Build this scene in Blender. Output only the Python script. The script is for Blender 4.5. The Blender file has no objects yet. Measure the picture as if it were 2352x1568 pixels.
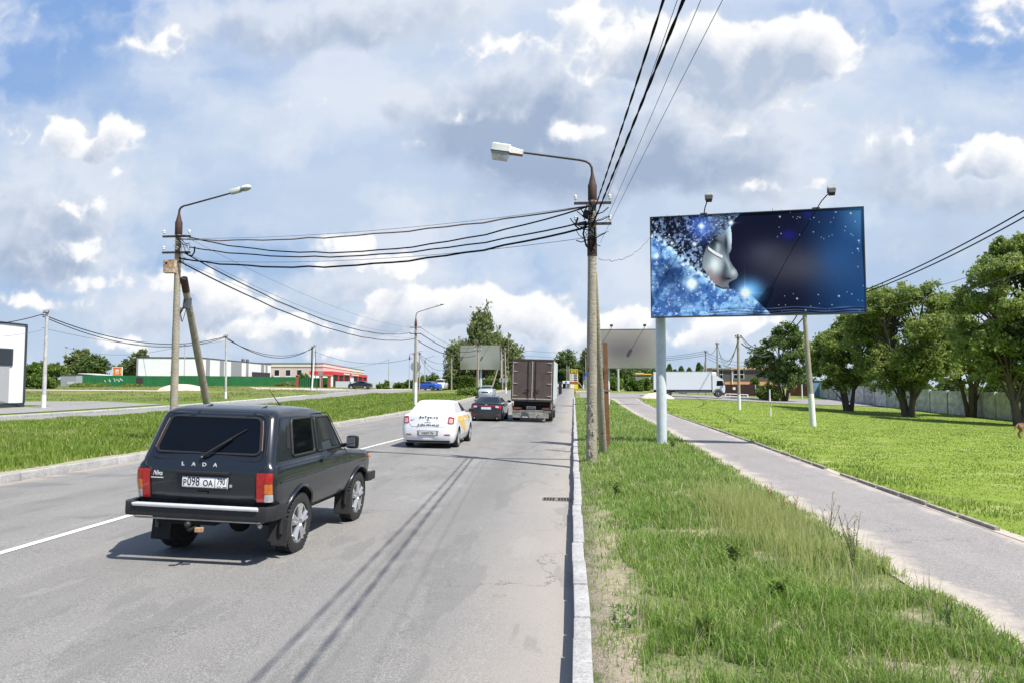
import bpy, bmesh, math, random
import numpy as np
from mathutils import Vector, Matrix

scene = bpy.context.scene
col = scene.collection
R = math.radians
# ---------------------------------------------------------------- camera
F = 1700.0; CU, CV = 1176.0, 784.0; VPU = 1318.0; HZ = 886.0; CH = 1.93
cam_d = bpy.data.cameras.new('camera'); cam = bpy.data.objects.new('camera', cam_d); col.objects.link(cam)
cam_d.sensor_width = 36; cam_d.lens = 36 * F / 2352; cam_d.clip_start = 0.05; cam_d.clip_end = 9000
cam.location = (0, 0, CH)
PITCH = math.atan((HZ - CV) / F); YAW = math.atan((VPU - CU) / F * math.cos(PITCH))
cam.rotation_euler = (math.pi / 2 + PITCH, 0, YAW)
scene.camera = cam
CM = cam.rotation_euler.to_matrix()
scene.view_settings.view_transform = 'Standard'; scene.view_settings.look = 'None'
scene.view_settings.gamma = 1; scene.view_settings.exposure = 0.55
EXPO = 2 ** 0.55

def ray(u, v):
    return CM @ Vector(((u - CU) / F, (CV - v) / F, -1))
def D(u, v, y):
    r = ray(u, v); k = y / r.y
    return Vector((r.x * k, y, CH + r.z * k))
def sst(t):
    t = min(1, max(0, t)); return t * t * (3 - 2 * t)
def crossfall(x):
    return -.02 * (x + 4) if x > -6.46 else .0492 + .02 * (x + 6.46)
def zt(y): return 1.38 * sst((y - 40) / 112.0) - 0.3 * sst((y - 170) / 200)
def hgt(x, y):
    z = zt(y)
    if x > 7: z -= 1.0 * sst((x - 7) / 30.0) * (1 - .35 * sst((y - 90) / 60))
    if x < -35: z += .45 * sst((-x - 35) / 30) * sst((y - 70) / 60)
    k = 1 - sst((y - 84) / 4)
    if x > 0.1: z += .08 * k
    elif x > -0.02: z += -.16
    elif x >= -11.68: z += -.16
    elif x > -28: z += .12
    else: z += .04
    return z
def G(u, v):
    r = ray(u, v); k = 2.0
    for i in range(6000):
        k += .02 + k * .0015
        p = Vector((0, 0, CH)) + r * k
        if p.z <= hgt(p.x, p.y): return Vector((p.x, p.y, hgt(p.x, p.y)))
    return p
# ---------------------------------------------------------------- node helper
def is_sock(v): return isinstance(v, bpy.types.NodeSocket)
class NT:
    def __init__(s, tree): s.t = tree
    def n(s, typ, ins=None, **at):
        nd = s.t.nodes.new(typ)
        for k, v in at.items(): setattr(nd, k, v)
        for k, v in (ins or {}).items(): s.set(nd.inputs[k], v)
        return nd
    def set(s, sock, v):
        if is_sock(v): s.t.links.new(v, sock)
        else: sock.default_value = v
    def m(s, op, a, b=0.0, c=0.0, clamp=False):
        return s.n('ShaderNodeMath', {0: a, 1: b, 2: c}, operation=op, use_clamp=clamp).outputs[0]
    def vm(s, op, a, b=(0, 0, 0), out=0):
        return s.n('ShaderNodeVectorMath', {0: a, 1: b}, operation=op).outputs[out]
    def noise(s, vec, scale, detail=4, rough=.55, dist=0, out=0):
        d = {'Scale': scale, 'Detail': detail, 'Roughness': rough, 'Distortion': dist}
        if vec is not None: d['Vector'] = vec
        return s.n('ShaderNodeTexNoise', d).outputs[out]
    def mr(s, v, a, b, c=0.0, d=1.0, typ='LINEAR'):
        return s.n('ShaderNodeMapRange', {0: v, 1: a, 2: b, 3: c, 4: d}, interpolation_type=typ).outputs[0]
    def mix(s, f, a, b, bt='MIX'):
        nd = s.n('ShaderNodeMix', None, data_type='RGBA', blend_type=bt)
        s.set(nd.inputs[0], f); s.set(nd.inputs[6], c4(a)); s.set(nd.inputs[7], c4(b))
        return nd.outputs[2]
    def sep(s, v): return s.n('ShaderNodeSeparateXYZ', {0: v}).outputs
    def comb(s, x, y, z=0.0): return s.n('ShaderNodeCombineXYZ', {0: x, 1: y, 2: z}).outputs[0]
def c4(c):
    if is_sock(c): return c
    return tuple(c) + (1,) if len(c) == 3 else tuple(c)
def lin(r, g, b):
    f = lambda c: (c / 255 / 12.92) if c / 255 <= .04045 else ((c / 255 + .055) / 1.055) ** 2.4
    return (f(r), f(g), f(b))
# ---------------------------------------------------------------- world
SUN = Vector((.55, -.36, 1)).normalized()
world = bpy.data.worlds.new('World'); scene.world = world; world.use_nodes = True
W = NT(world.node_tree); world.node_tree.nodes.clear()
def skycol(r, g, b, k=1.0):
    c = lin(r, g, b); return tuple(x * k / (0.1 * EXPO) for x in c)
sky = W.n('ShaderNodeTexSky', None, sky_type='NISHITA', sun_disc=False)
sky.sun_elevation = math.asin(SUN.z); sky.sun_rotation = math.atan2(SUN.x, SUN.y)
sky.altitude = 150; sky.air_density = 1.0; sky.dust_density = 1.5
gen = W.n('ShaderNodeTexCoord').outputs['Generated']
x_, y_, z_ = W.sep(gen)
nish = W.n('ShaderNodeVectorMath', {0: sky.outputs[0], 1: (1.1, 1.1, 1.15)}, operation='MULTIPLY').outputs[0]
cl = W.noise(W.vm('MULTIPLY', gen, (1, 1, 1.8)), 2.6, 7, .58)
c = W.mix(W.mr(z_, 0, .5), skycol(196, 213, 233), skycol(120, 160, 222))
c = W.mix(.35, c, nish)
c = W.mix(W.mr(cl, .46, .60, 0, .8), c, skycol(222, 229, 241))
c = W.mix(W.mr(y_, .35, -.1, 0, .85), c, W.mix(.5, nish, skycol(96, 142, 208)))
c = W.mix(W.mr(z_, -.03, .0, 1.0, 0.0), c, skycol(110, 125, 100))
bgn = W.n('ShaderNodeBackground', {0: c, 1: .1})
W.t.links.new(bgn.outputs[0], W.n('ShaderNodeOutputWorld').inputs[0])
# ---------------------------------------------------------------- sun
sd = bpy.data.lights.new('sun', 'SUN'); sd.energy = 4.9; sd.angle = R(.55); sd.color = (1, .955, .88)
so = bpy.data.objects.new('sun', sd); col.objects.link(so); so.location = (30, -20, 60)
so.rotation_euler = SUN.to_track_quat('Z', 'Y').to_euler()
# ---------------------------------------------------------------- materials
MATS = {}
def newmat(name):
    m = bpy.data.materials.new(name); m.use_nodes = True; m.node_tree.nodes.clear()
    return m, NT(m.node_tree)
def fin(N, base, rough=.6, metal=0.0, bump=None, bs=.3, bd=.01, coat=0.0, spec=.5, extra=None, transl=None, emit=None):
    d = {'Base Color': c4(base), 'Roughness': rough, 'Metallic': metal, 'Coat Weight': coat, 'Coat Roughness': .04, 'Specular IOR Level': spec}
    p = N.n('ShaderNodeBsdfPrincipled', d)
    if bump is not None:
        b = N.n('ShaderNodeBump', {'Height': bump, 'Strength': bs, 'Distance': bd}); N.t.links.new(b.outputs[0], p.inputs['Normal'])
    sh = p.outputs[0]
    if transl is not None:
        t = N.n('ShaderNodeBsdfTranslucent', {0: c4(base)})
        sh = N.n('ShaderNodeMixShader', {0: transl, 1: sh, 2: t.outputs[0]}).outputs[0]
    N.t.links.new(sh, N.n('ShaderNodeOutputMaterial').inputs[0])
def pbr(name, colr, rough=.6, metal=0.0, var=.2, scale=6, bump=0.0, coat=0.0, col2=None, detail=5, spec=.5, bs=40):
    if name in MATS: return MATS[name]
    m, N = newmat(name); co = N.n('ShaderNodeTexCoord').outputs['Object']
    f = N.noise(co, scale, detail, .6)
    c2 = col2 if col2 else tuple(x * (1 - var) for x in colr)
    c1 = tuple(min(1, x * (1 + var * .4)) for x in colr) if not col2 else colr
    b = N.mix(N.mr(f, .35, .68), c1, c2)
    fin(N, b, rough, metal, N.noise(co, bs, 4, .6) if bump else None, bump, .01, coat, spec)
    MATS[name] = m; return m
# ---------------------------------------------------------------- mesh builder
class MB:
    def __init__(s): s.v = []; s.f = []; s.mi = []; s.cur = 0
    def add(s, vs, fs):
        o = len(s.v); s.v += [tuple(p) for p in vs]
        s.f += [tuple(i + o for i in f) for f in fs]; s.mi += [s.cur] * len(fs); return s
    def box(s, c, d, rz=0, rx=0, ry=0, taper=1.0):
        M = Matrix.Translation(c) @ Matrix.Rotation(rz, 4, 'Z') @ Matrix.Rotation(ry, 4, 'Y') @ Matrix.Rotation(rx, 4, 'X')
        x, y, z = d[0] / 2, d[1] / 2, d[2] / 2; t = taper
        P = [(-x, -y, -z), (x, -y, -z), (x, y, -z), (-x, y, -z), (-x * t, -y * t, z), (x * t, -y * t, z), (x * t, y * t, z), (-x * t, y * t, z)]
        return s.add([M @ Vector(p) for p in P], [(0, 3, 2, 1), (4, 5, 6, 7), (0, 1, 5, 4), (1, 2, 6, 5), (2, 3, 7, 6), (3, 0, 4, 7)])
    def bb(s, x0, x1, y0, y1, z0, z1): return s.box(((x0 + x1) / 2, (y0 + y1) / 2, (z0 + z1) / 2), (abs(x1 - x0), abs(y1 - y0), abs(z1 - z0)))
    def rbox(s, c, d, r=.02, rz=0, rx=0, ry=0):
        bm = bmesh.new(); bmesh.ops.create_cube(bm, size=1)
        for v in bm.verts: v.co = Vector((v.co.x * d[0], v.co.y * d[1], v.co.z * d[2]))
        r = min(r, min(d) * .45)
        bmesh.ops.bevel(bm, geom=bm.edges[:], offset=r, segments=2, affect='EDGES', profile=.6)
        M = Matrix.Translation(c) @ Matrix.Rotation(rz, 4, 'Z') @ Matrix.Rotation(ry, 4, 'Y') @ Matrix.Rotation(rx, 4, 'X')
        bm.verts.index_update()
        s.add([M @ v.co for v in bm.verts], [[v.index for v in f.verts] for f in bm.faces]); bm.free(); return s
    def tube(s, pts, rad, n=8, cap=True):
        pts = [Vector(p) for p in pts]
        if not hasattr(rad, '__len__'): rad = [rad] * len(pts)
        vs = []; fs = []; prev = None
        for i, p in enumerate(pts):
            t = (pts[min(i + 1, len(pts) - 1)] - pts[max(i - 1, 0)])
            t = t.normalized() if t.length > 1e-9 else Vector((0, 0, 1))
            if prev is None:
                a = Vector((1, 0, 0)) if abs(t.x) < .8 else Vector((0, 1, 0)); prev = (a - t * a.dot(t)).normalized()
            else:
                q = prev - t * prev.dot(t); prev = q.normalized() if q.length > 1e-6 else prev
            b = t.cross(prev)
            for k in range(n):
                an = 2 * math.pi * k / n; vs.append(p + (prev * math.cos(an) + b * math.sin(an)) * rad[i])
        for i in range(len(pts) - 1):
            for k in range(n):
                k2 = (k + 1) % n; fs.append((i * n + k, i * n + k2, (i + 1) * n + k2, (i + 1) * n + k))
        if cap: fs.append(tuple(range(n - 1, -1, -1))); fs.append(tuple(range((len(pts) - 1) * n, len(pts) * n)))
        return s.add(vs, fs)
    def prism(s, poly, z0, z1):
        n = len(poly); vs = [(p[0], p[1], z0) for p in poly] + [(p[0], p[1], z1) for p in poly]
        return s.add(vs, [tuple(range(n - 1, -1, -1)), tuple(range(n, 2 * n))] + [(i, (i + 1) % n, n + (i + 1) % n, n + i) for i in range(n)])
    def extr(s, poly3, d):
        n = len(poly3); d = Vector(d); vs = [Vector(p) for p in poly3]; vs = vs + [p + d for p in vs]
        return s.add(vs, [tuple(range(n)), tuple(range(2 * n - 1, n - 1, -1))] + [(i, n + i, n + (i + 1) % n, (i + 1) % n) for i in range(n)])
    def lathe(s, prof, c=(0, 0, 0), axis='z', n=24):
        vs = []; c = Vector(c)
        for (r, h) in prof:
            for k in range(n):
                a = 2 * math.pi * k / n; x, y = r * math.cos(a), r * math.sin(a)
                vs.append(c + (Vector((x, y, h)) if axis == 'z' else Vector((h, x, y)) if axis == 'x' else Vector((x, h, y))))
        fs = []
        for i in range(len(prof) - 1):
            for k in range(n):
                k2 = (k + 1) % n; fs.append((i * n + k, i * n + k2, (i + 1) * n + k2, (i + 1) * n + k))
        fs.append(tuple(range(n - 1, -1, -1))); fs.append(tuple(range((len(prof) - 1) * n, len(prof) * n)))
        return s.add(vs, fs)
    def ball(s, c, r, n=10, sc=(1, 1, 1)):
        pr = [(max(.0005, math.sin(math.pi * i / n)) * r, -math.cos(math.pi * i / n) * r) for i in range(n + 1)]
        o = len(s.v); s.lathe(pr, (0, 0, 0), 'z', n + 4)
        for i in range(o, len(s.v)):
            p = s.v[i]; s.v[i] = (p[0] * sc[0] + c[0], p[1] * sc[1] + c[1], p[2] * sc[2] + c[2])
        return s
    def build(s, name, mats, parent=None, smooth=None, loc=None, fixn=True):
        me = bpy.data.meshes.new(name); me.from_pydata(s.v, [], s.f)
        if not isinstance(mats, (list, tuple)): mats = [mats]
        for m in mats: me.materials.append(m)
        if len(mats) > 1: me.polygons.foreach_set('material_index', s.mi)
        if fixn and len(s.f) < 60000:
            bm = bmesh.new(); bm.from_mesh(me); bmesh.ops.recalc_face_normals(bm, faces=bm.faces[:]); bm.to_mesh(me); bm.free()
        if smooth: me.shade_smooth(); me.set_sharp_from_angle(angle=R(smooth))
        o = bpy.data.objects.new(name, me); col.objects.link(o)
        if parent: o.parent = parent
        if loc: o.location = loc
        return o
def tag(o, label=None, cat=None, group=None, kind=None):
    if label: o['label'] = label
    if cat: o['category'] = cat
    if group: o['group'] = group
    if kind: o['kind'] = kind
    return o
def empty(name, loc, label, cat, rz=0, group=None):
    o = bpy.data.objects.new(name, None); col.objects.link(o); o.location = loc; o.rotation_euler = (0, 0, rz)
    o.empty_display_size = .3
    return tag(o, label, cat, group)
KIDS = {}
def copy_tree(o, parent=None):
    c = o.copy(); col.objects.link(c)
    if parent: c.parent = parent
    for ch in list(o.children): copy_tree(ch, c)
    return c
def text(name, body, mat, parent, loc, rot, size, ext=.002, sx=1.0, align='CENTER', bold=0.0, shear=0.0, space=1.0):
    cu = bpy.data.curves.new(name, 'FONT'); cu.body = body; cu.size = size; cu.extrude = ext; cu.align_x = align; cu.align_y = 'CENTER'
    cu.offset = bold; cu.shear = shear; cu.space_character = space; cu.resolution_u = 3
    t = bpy.data.objects.new(name, cu); col.objects.link(t)
    dg = bpy.context.evaluated_depsgraph_get(); me = bpy.data.meshes.new_from_object(t.evaluated_get(dg))
    bpy.data.objects.remove(t); me.materials.clear(); me.materials.append(mat)
    M = Matrix.Translation(loc) @ rot.to_4x4() @ Matrix.Diagonal((sx, 1, 1, 1)); me.transform(M)
    o = bpy.data.objects.new(name, me); col.objects.link(o)
    if parent: o.parent = parent
    return o
ROT_REAR = Matrix.Rotation(R(90), 3, 'X')
rnd = random.Random(7); rng = np.random.default_rng(11)
# ---------------------------------------------------------------- sky backdrop: far curved sheet, cloud field computed here
_rs = np.random.default_rng(12); _pm = _rs.permutation(256); _pm = np.concatenate([_pm, _pm]); _ga = _rs.uniform(0, 2 * np.pi, 256); _gx = np.cos(_ga).astype(np.float32); _gy = np.sin(_ga).astype(np.float32)
def perlin(x, y):
    xi = np.floor(x).astype(np.int32); yi = np.floor(y).astype(np.int32); fx = (x - xi).astype(np.float32); fy = (y - yi).astype(np.float32)
    u = fx * fx * fx * (fx * (fx * 6 - 15) + 10); v = fy * fy * fy * (fy * (fy * 6 - 15) + 10)
    def g(i, j):
        h = _pm[_pm[(xi + i) & 255] + ((yi + j) & 255)]; return _gx[h] * (fx - i) + _gy[h] * (fy - j)
    a = g(0, 0) * (1 - u) + g(1, 0) * u; b = g(0, 1) * (1 - u) + g(1, 1) * u; return (a * (1 - v) + b * v) * 1.5
def pfbm(x, y, s, oct=5, rough=.5, o=0.0, bil=False):
    r = 0; a = 1.0; t = 0; f = 1.0 / s
    for k in range(oct):
        n = perlin(x * f + o + k * 13.7, y * f + o * .7 + k * 7.3)
        if bil: n = np.abs(n) * 2 - .5
        r = r + a * n; t += a; a *= rough; f *= 2.03
    return r / t
def _ss(a, b, t): t = np.clip((t - a) / (b - a), 0, 1); return t * t * (3 - 2 * t)
STEP = 2.6
PX = np.arange(-2650, 2651, STEP, dtype=np.float32); PY = np.arange(-40, 1640, STEP, dtype=np.float32)   # photograph-pixel units about the road's vanishing direction; up is positive
GX, GY = np.meshgrid(PX, PY)
def _uv(u, v):
    r = ray(u, v); return r.x / r.y * F, r.z / r.y * F
wx = pfbm(GX, GY, 260, 4, .5, 3.1) * 60 + pfbm(GX, GY, 60, 4, .55, 8.2) * 26; wy = pfbm(GX, GY, 260, 4, .5, 31.7) * 42 + pfbm(GX, GY, 60, 4, .55, 18.9) * 24
def _blobs(L, k=1.0, wf=1.0):
    acc = np.zeros_like(GX)
    X = GX + wx * wf; Y = GY + wy * wf
    for (u, v, ru, rv, w) in L:
        cx, cy = _uv(u, v); d = ((X - cx) / (ru * k)) ** 2 + ((Y - cy) / (rv * k)) ** 2
        acc += (w * np.exp(-d * 1.1)) ** 3
    return acc ** (1 / 3)
blue_b = [(60, 120, 330, 170, 1), (2250, 60, 360, 120, 1), (150, 30, 420, 110, .9), (330, 640, 330, 60, .9), (120, 560, 260, 70, .7), (1180, 640, 130, 50, .8), (1480, 780, 200, 60, .6), (1560, 700, 120, 80, .4),
          (900, 300, 140, 90, .35), (820, 830, 300, 45, .7), (560, 160, 240, 90, .45), (600, 600, 250, 60, .6), (2050, 700, 250, 120, .3), (1950, 20, 200, 60, .6), (-700, 200, 500, 400, .8), (3200, 200, 500, 400, .8), (1400, -500, 1500, 300, .7)]
grey_b = [(1140, 260, 180, 90, 1.15), (1250, 310, 140, 75, 1.05), (1390, 380, 190, 75, .95), (1600, 320, 230, 110, .85), (920, 238, 62, 34, 1), (700, 50, 400, 66, .8), (950, 20, 300, 50, .7), (1700, 400, 160, 50, .6),
          (1250, 180, 150, 70, .8), (2060, 345, 95, 46, .85), (2250, 425, 190, 46, 1), (170, 500, 200, 70, .75), (130, 390, 190, 50, .55), (100, 600, 240, 60, .75), (20, 470, 120, 40, .6),
          (450, 715, 240, 50, .8), (1060, 765, 300, 40, .7), (840, 655, 190, 32, .75), (700, 775, 240, 28, .7), (1480, 110, 190, 70, .5), (1850, 440, 180, 40, .6), (300, 440, 110, 45, .5), (1420, 790, 170, 30, .6), (2200, 570, 240, 45, .35), (1000, 470, 280, 50, .35), (560, 330, 260, 60, .3),
          (-500, 400, 300, 120, .8), (3000, 350, 400, 120, .9), (-900, 600, 400, 80, .8), (2900, 650, 400, 60, .7), (1200, -250, 600, 120, .8), (200, -300, 500, 120, .7), (2300, -300, 500, 140, .7)]
white_b = [(1850, 100, 115, 68, 1.08), (1740, 145, 120, 74, 1.05), (1640, 120, 90, 60, .95), (1490, 125, 140, 76, .95), (1650, 200, 110, 44, .75), (1330, 50, 90, 40, .55), (1610, 90, 100, 50, .85), (1900, 150, 60, 40, .8),
           (148, 298, 46, 36, 1), (270, 300, 56, 34, 1), (200, 340, 100, 26, .9), (115, 320, 30, 24, .7), (930, 700, 62, 34, 1), (1080, 695, 70, 44, 1), (1150, 715, 90, 40, .9), (1010, 725, 90, 38, .9), (1235, 715, 64, 40, 1), (1260, 740, 60, 30, .9), (870, 690, 30, 24, .8), (880, 745, 80, 26, .8), (1330, 770, 90, 26, .8),
           (440, 650, 60, 26, .95), (510, 672, 46, 26, .95), (560, 700, 70, 26, .75), (660, 740, 100, 26, .8), (530, 760, 100, 20, .75), (790, 572, 80, 30, .68), (870, 610, 90, 26, .62), (940, 630, 50, 18, .6), (740, 610, 50, 22, .55), (1430, 742, 66, 32, .95), (1700, 745, 80, 28, .9), (1600, 770, 80, 20, .7),
           (2300, 360, 95, 34, 1), (2210, 385, 50, 24, .75), (2060, 318, 80, 28, .5), (165, 580, 80, 32, .5), (1330, 298, 90, 22, .44), (230, 660, 130, 26, .48), (1740, 425, 70, 30, .46), (1640, 270, 60, 34, .7), (1170, 100, 110, 34, .5), (350, 95, 120, 34, .42), (180, 480, 90, 28, .48), (1880, 425, 30, 26, .6),
           (30, 690, 100, 22, .6), (120, 700, 80, 18, .5), (300, 790, 110, 18, .5), (820, 800, 130, 18, .5), (700, 250, 100, 26, .3), (1060, 270, 50, 20, .4), (960, 330, 30, 10, .4), (30, 290, 40, 26, .4), (260, 400, 30, 18, .4),
           (-350, 500, 120, 60, .9), (-600, 650, 200, 60, .9), (2800, 500, 200, 70, .9), (3100, 650, 200, 50, .9), (1400, -150, 300, 70, .7), (2600, 0, 300, 100, .7), (-300, 0, 300, 90, .6)]
def _sh(D, k, light=(9, 15), n=6):
    # optical depth towards the light (up and to the right), by shifting the density field
    T = np.zeros_like(D); H, Wd = D.shape
    for i in range(1, n + 1):
        dx = int(round(light[0] * i * k / STEP)); dy = int(round(light[1] * i * k / STEP)); S = np.zeros_like(D)
        S[:H - dy, :Wd - dx] = D[dy:, dx:]; T += S
    return T / n
el = np.clip(GY / 1000, 0, 1)[..., None]
def L3(*c): return np.array(lin(*c), np.float32)
def mixc(a, b, m): return a * (1 - m[..., None]) + b * m[..., None]
base = L3(190, 210, 233) * (1 - el) + L3(206, 220, 242) * el; blu = L3(168, 197, 230) * (1 - el) + L3(132, 170, 226) * el
fb_ = _blobs(blue_b, 1.25); veil_ = pfbm(GX, GY * 1.9, 620, 5, .5, 5.5)
img = base * np.ones(GX.shape + (1,), np.float32)
img = mixc(img, blu, _ss(.0, .75, fb_ + veil_ * .55))
vv = pfbm(GX + wx * 2, (GY + wy) * 1.7, 420, 6, .52, 9.5)
img = mixc(img, L3(229, 236, 248), _ss(-.22, .42, vv) * .74); img = mixc(img, L3(176, 196, 224), _ss(-.15, -.55, vv) * .3)
nb_ = pfbm(GX, GY, 150, 6, .55, 2.2); bl_ = pfbm(GX + wx * .4, GY + wy * .4, 95, 6, .52, 6.1, True)
g_f = _blobs(grey_b, 1.35) + nb_ * .42 - bl_ * .16
gd = _ss(.16, .72, g_f); gt = _sh(_ss(.2, .9, g_f), 1.5)
gsh = np.clip(1.12 - gt * 1.2 + nb_ * .6 - bl_ * .35, 0, 1); gc = L3(152, 171, 200) * (1 - gsh[..., None]) + L3(226, 233, 244) * gsh[..., None]
img = mixc(img, gc, gd * .80)
w_f = _blobs(white_b, 1.22, .8) + nb_ * .30 - bl_ * .40
wd_ = _ss(.30, .52, w_f); soft_ = _ss(.12, .40, w_f); wt = _sh(_ss(.3, .75, w_f), .9)
wsh = np.clip(1.28 - wt * 1.25 + bl_ * -.35 + nb_ * .3, 0, 1); wc_ = L3(186, 200, 222) * (1 - wsh[..., None]) + L3(253, 253, 254) * 1.03 * wsh[..., None]
img = mixc(img, L3(224, 231, 242), soft_ * .42); img = mixc(img, wc_, wd_ * .96)
img = mixc(img, L3(200, 216, 233), _ss(90, -20, GY) * .6)
# SKYMESH
_n = len(PX); _m = len(PY); _d = np.stack([GX / F, np.ones_like(GX), GY / F], -1); _d /= np.linalg.norm(_d, axis=-1)[..., None]; _co = (_d * 5200 + np.array([0, 0, CH])).reshape(-1, 3)
_ii = np.arange(_n * _m, dtype=np.int32).reshape(_m, _n); _q = np.stack([_ii[:-1, :-1], _ii[1:, :-1], _ii[1:, 1:], _ii[:-1, 1:]], -1).reshape(-1)
me = bpy.data.meshes.new('sky'); me.vertices.add(_n * _m); me.vertices.foreach_set('co', _co.astype(np.float32).reshape(-1)); me.loops.add(len(_q)); me.loops.foreach_set('vertex_index', _q)
me.polygons.add(len(_q) // 4); me.polygons.foreach_set('loop_start', np.arange(len(_q) // 4, dtype=np.int32) * 4); me.update(calc_edges=True)
_ca = me.color_attributes.new('cloud', 'FLOAT_COLOR', 'POINT'); _ca.data.foreach_set('color', np.concatenate([np.clip(img, 0, 1.05).reshape(-1, 3), np.ones((_n * _m, 1))], 1).astype(np.float32).reshape(-1))
_mt, N = newmat('cloudy_sky'); _e = N.n('ShaderNodeEmission', {0: N.n('ShaderNodeAttribute', None, attribute_name='cloud').outputs['Color'], 1: 1 / EXPO}); N.t.links.new(_e.outputs[0], N.n('ShaderNodeOutputMaterial').inputs[0])
try: _mt.cycles.emission_sampling = 'NONE'
except Exception: pass
me.materials.append(_mt); _o = bpy.data.objects.new('sky', me); col.objects.link(_o); _o['kind'] = 'structure'
# ---------------------------------------------------------------- ground, roads
def strip(name, mat, pts_l, pts_r, off, ny=60, nx=8, label=None, follow=zt):
    # sheet between two polylines [(x,y)..] given by y
    b = MB(); xs = []
    def ip(pl, t):
        k = t * (len(pl) - 1); i = min(int(k), len(pl) - 2); f = k - i
        return (pl[i][0] * (1 - f) + pl[i + 1][0] * f, pl[i][1] * (1 - f) + pl[i + 1][1] * f)
    for j in range(ny + 1):
        t = j / ny; a = ip(pts_l, t); c = ip(pts_r, t)
        for i in range(nx + 1):
            f = i / nx; x = a[0] * (1 - f) + c[0] * f; y = a[1] * (1 - f) + c[1] * f
            b.v.append((x, y, follow(x, y) + off))
    for j in range(ny):
        for i in range(nx):
            k = j * (nx + 1) + i; b.f.append((k, k + 1, k + nx + 2, k + nx + 1)); b.mi.append(0)
    o = b.build(name, mat, fixn=False); o['kind'] = 'structure'; me = o.data; me.shade_smooth()
    at = me.attributes.new('across', 'FLOAT', 'POINT'); at.data.foreach_set('value', [i / nx for j in range(ny + 1) for i in range(nx + 1)])
    return o
# ground material
mg, N = newmat('turf_soil')
pos = N.n('ShaderNodeNewGeometry').outputs['Position']; px, py, pz = N.sep(pos)
na = N.noise(pos, .35, 5, .6); nb = N.noise(pos, 3.0, 5, .65); nc = N.noise(pos, 30, 4, .7)
verge = N.mix(N.mr(nb, .3, .7), (.13, .18, .06), (.22, .23, .11))
lawn = N.mix(N.mr(nb, .3, .7), (.155, .235, .03), (.25, .32, .06))
lawn = N.mix(N.mr(N.noise(N.vm('MULTIPLY', pos, (.5, 1, 1)), 1.1, 5, .7), .54, .70, 0, .8), lawn, (.42, .44, .18))
far = N.mix(N.mr(na, .35, .65), (.12, .165, .035), (.20, .22, .07))
far = N.mix(N.mr(N.noise(N.vm('MULTIPLY', pos, (.06, .25, 1)), 1.0, 5, .65), .52, .7, 0, .6), far, (.30, .27, .15))
cc = N.mix(N.mr(px, 4.6, 5.6), verge, lawn)
cc = N.mix(N.mr(px, -14, -10, 1, 0), cc, N.mix(N.mr(nb, .3, .7), (.09, .155, .02), (.15, .2, .045)))
cc = N.mix(N.mr(W and py, 70, 105), cc, far)
dirt = N.mix(N.mr(nc, .3, .7), (.42, .36, .27), (.30, .25, .18))
dd = N.m('ADD', N.m('ABSOLUTE', N.m('SUBTRACT', px, .32)), N.m('MULTIPLY', N.m('SUBTRACT', nb, .5), -1.3))
dm = N.m('MULTIPLY', N.mr(dd, .08, .28, 1, 0), N.mr(py, 7, 15, 1, .12))
cc = N.mix(dm, cc, dirt)
patch_ = N.m('MULTIPLY', N.mr(N.noise(pos, 1.5, 3, .6), .52, .60), N.m('MULTIPLY', N.mr(px, 0.1, .2), N.m('MULTIPLY', N.mr(px, 2.6, 3.4, 1, 0), N.mr(py, 10, 18, 1, 0))))
cc = N.mix(patch_, cc, dirt)
dl = N.m('ADD', N.m('ABSOLUTE', N.m('SUBTRACT', px, -11.95)), N.m('MULTIPLY', N.m('SUBTRACT', nb, .5), .5))
cc = N.mix(N.mr(dl, .1, .28, .9, 0), cc, (.40, .35, .28))
# far field bare sandy streaks
fin(N, cc, .95, 0, nc, .9, .03, spec=.1); M_GROUND = mg
xs = sorted(set([-6000, -3000, -1500, -900, -500, -300, -200, -150] + list(range(-130, -30, 5)) + [-35, -33.5, -32, -30, -28.01, -27.9, -26, -24, -22, -20, -18, -16, -14, -13, -12.3, -11.9, -11.78, -11.66, -8, -4, -.04, .01, .12, .4, .8, 1.5, 2.2, 3, 3.6, 4.5, 5.5, 6.5, 7.5]
         + [8 + 1.5 * i for i in range(24)] + [45, 50, 55, 60, 70, 80, 100, 130, 170, 250, 400, 700, 1500, 3000, 6000]))
ys = sorted(set([-60, -30, -15, -8, -4] + [i * 1.5 for i in range(0, 24)] + [36 + 3 * i for i in range(46)] + [180, 190, 200, 220, 250, 300, 350, 420, 550, 800, 1300, 2400, 5000]))
b = MB()
for y in ys:
    for x in xs:
        z = hgt(x, y) + (.012 * math.sin(x * 2.3 + y) * math.sin(y * 1.7) if (x > .3 and y < 40) else 0)
        b.v.append((x, y, z))
nx = len(xs)
for j in range(len(ys) - 1):
    for i in range(nx - 1):
        k = j * nx + i; b.f.append((k, k + 1, k + nx + 1, k + nx)); b.mi.append(0)
o = b.build('ground', M_GROUND, fixn=False); o.data.shade_smooth(); o['kind'] = 'structure'
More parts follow.
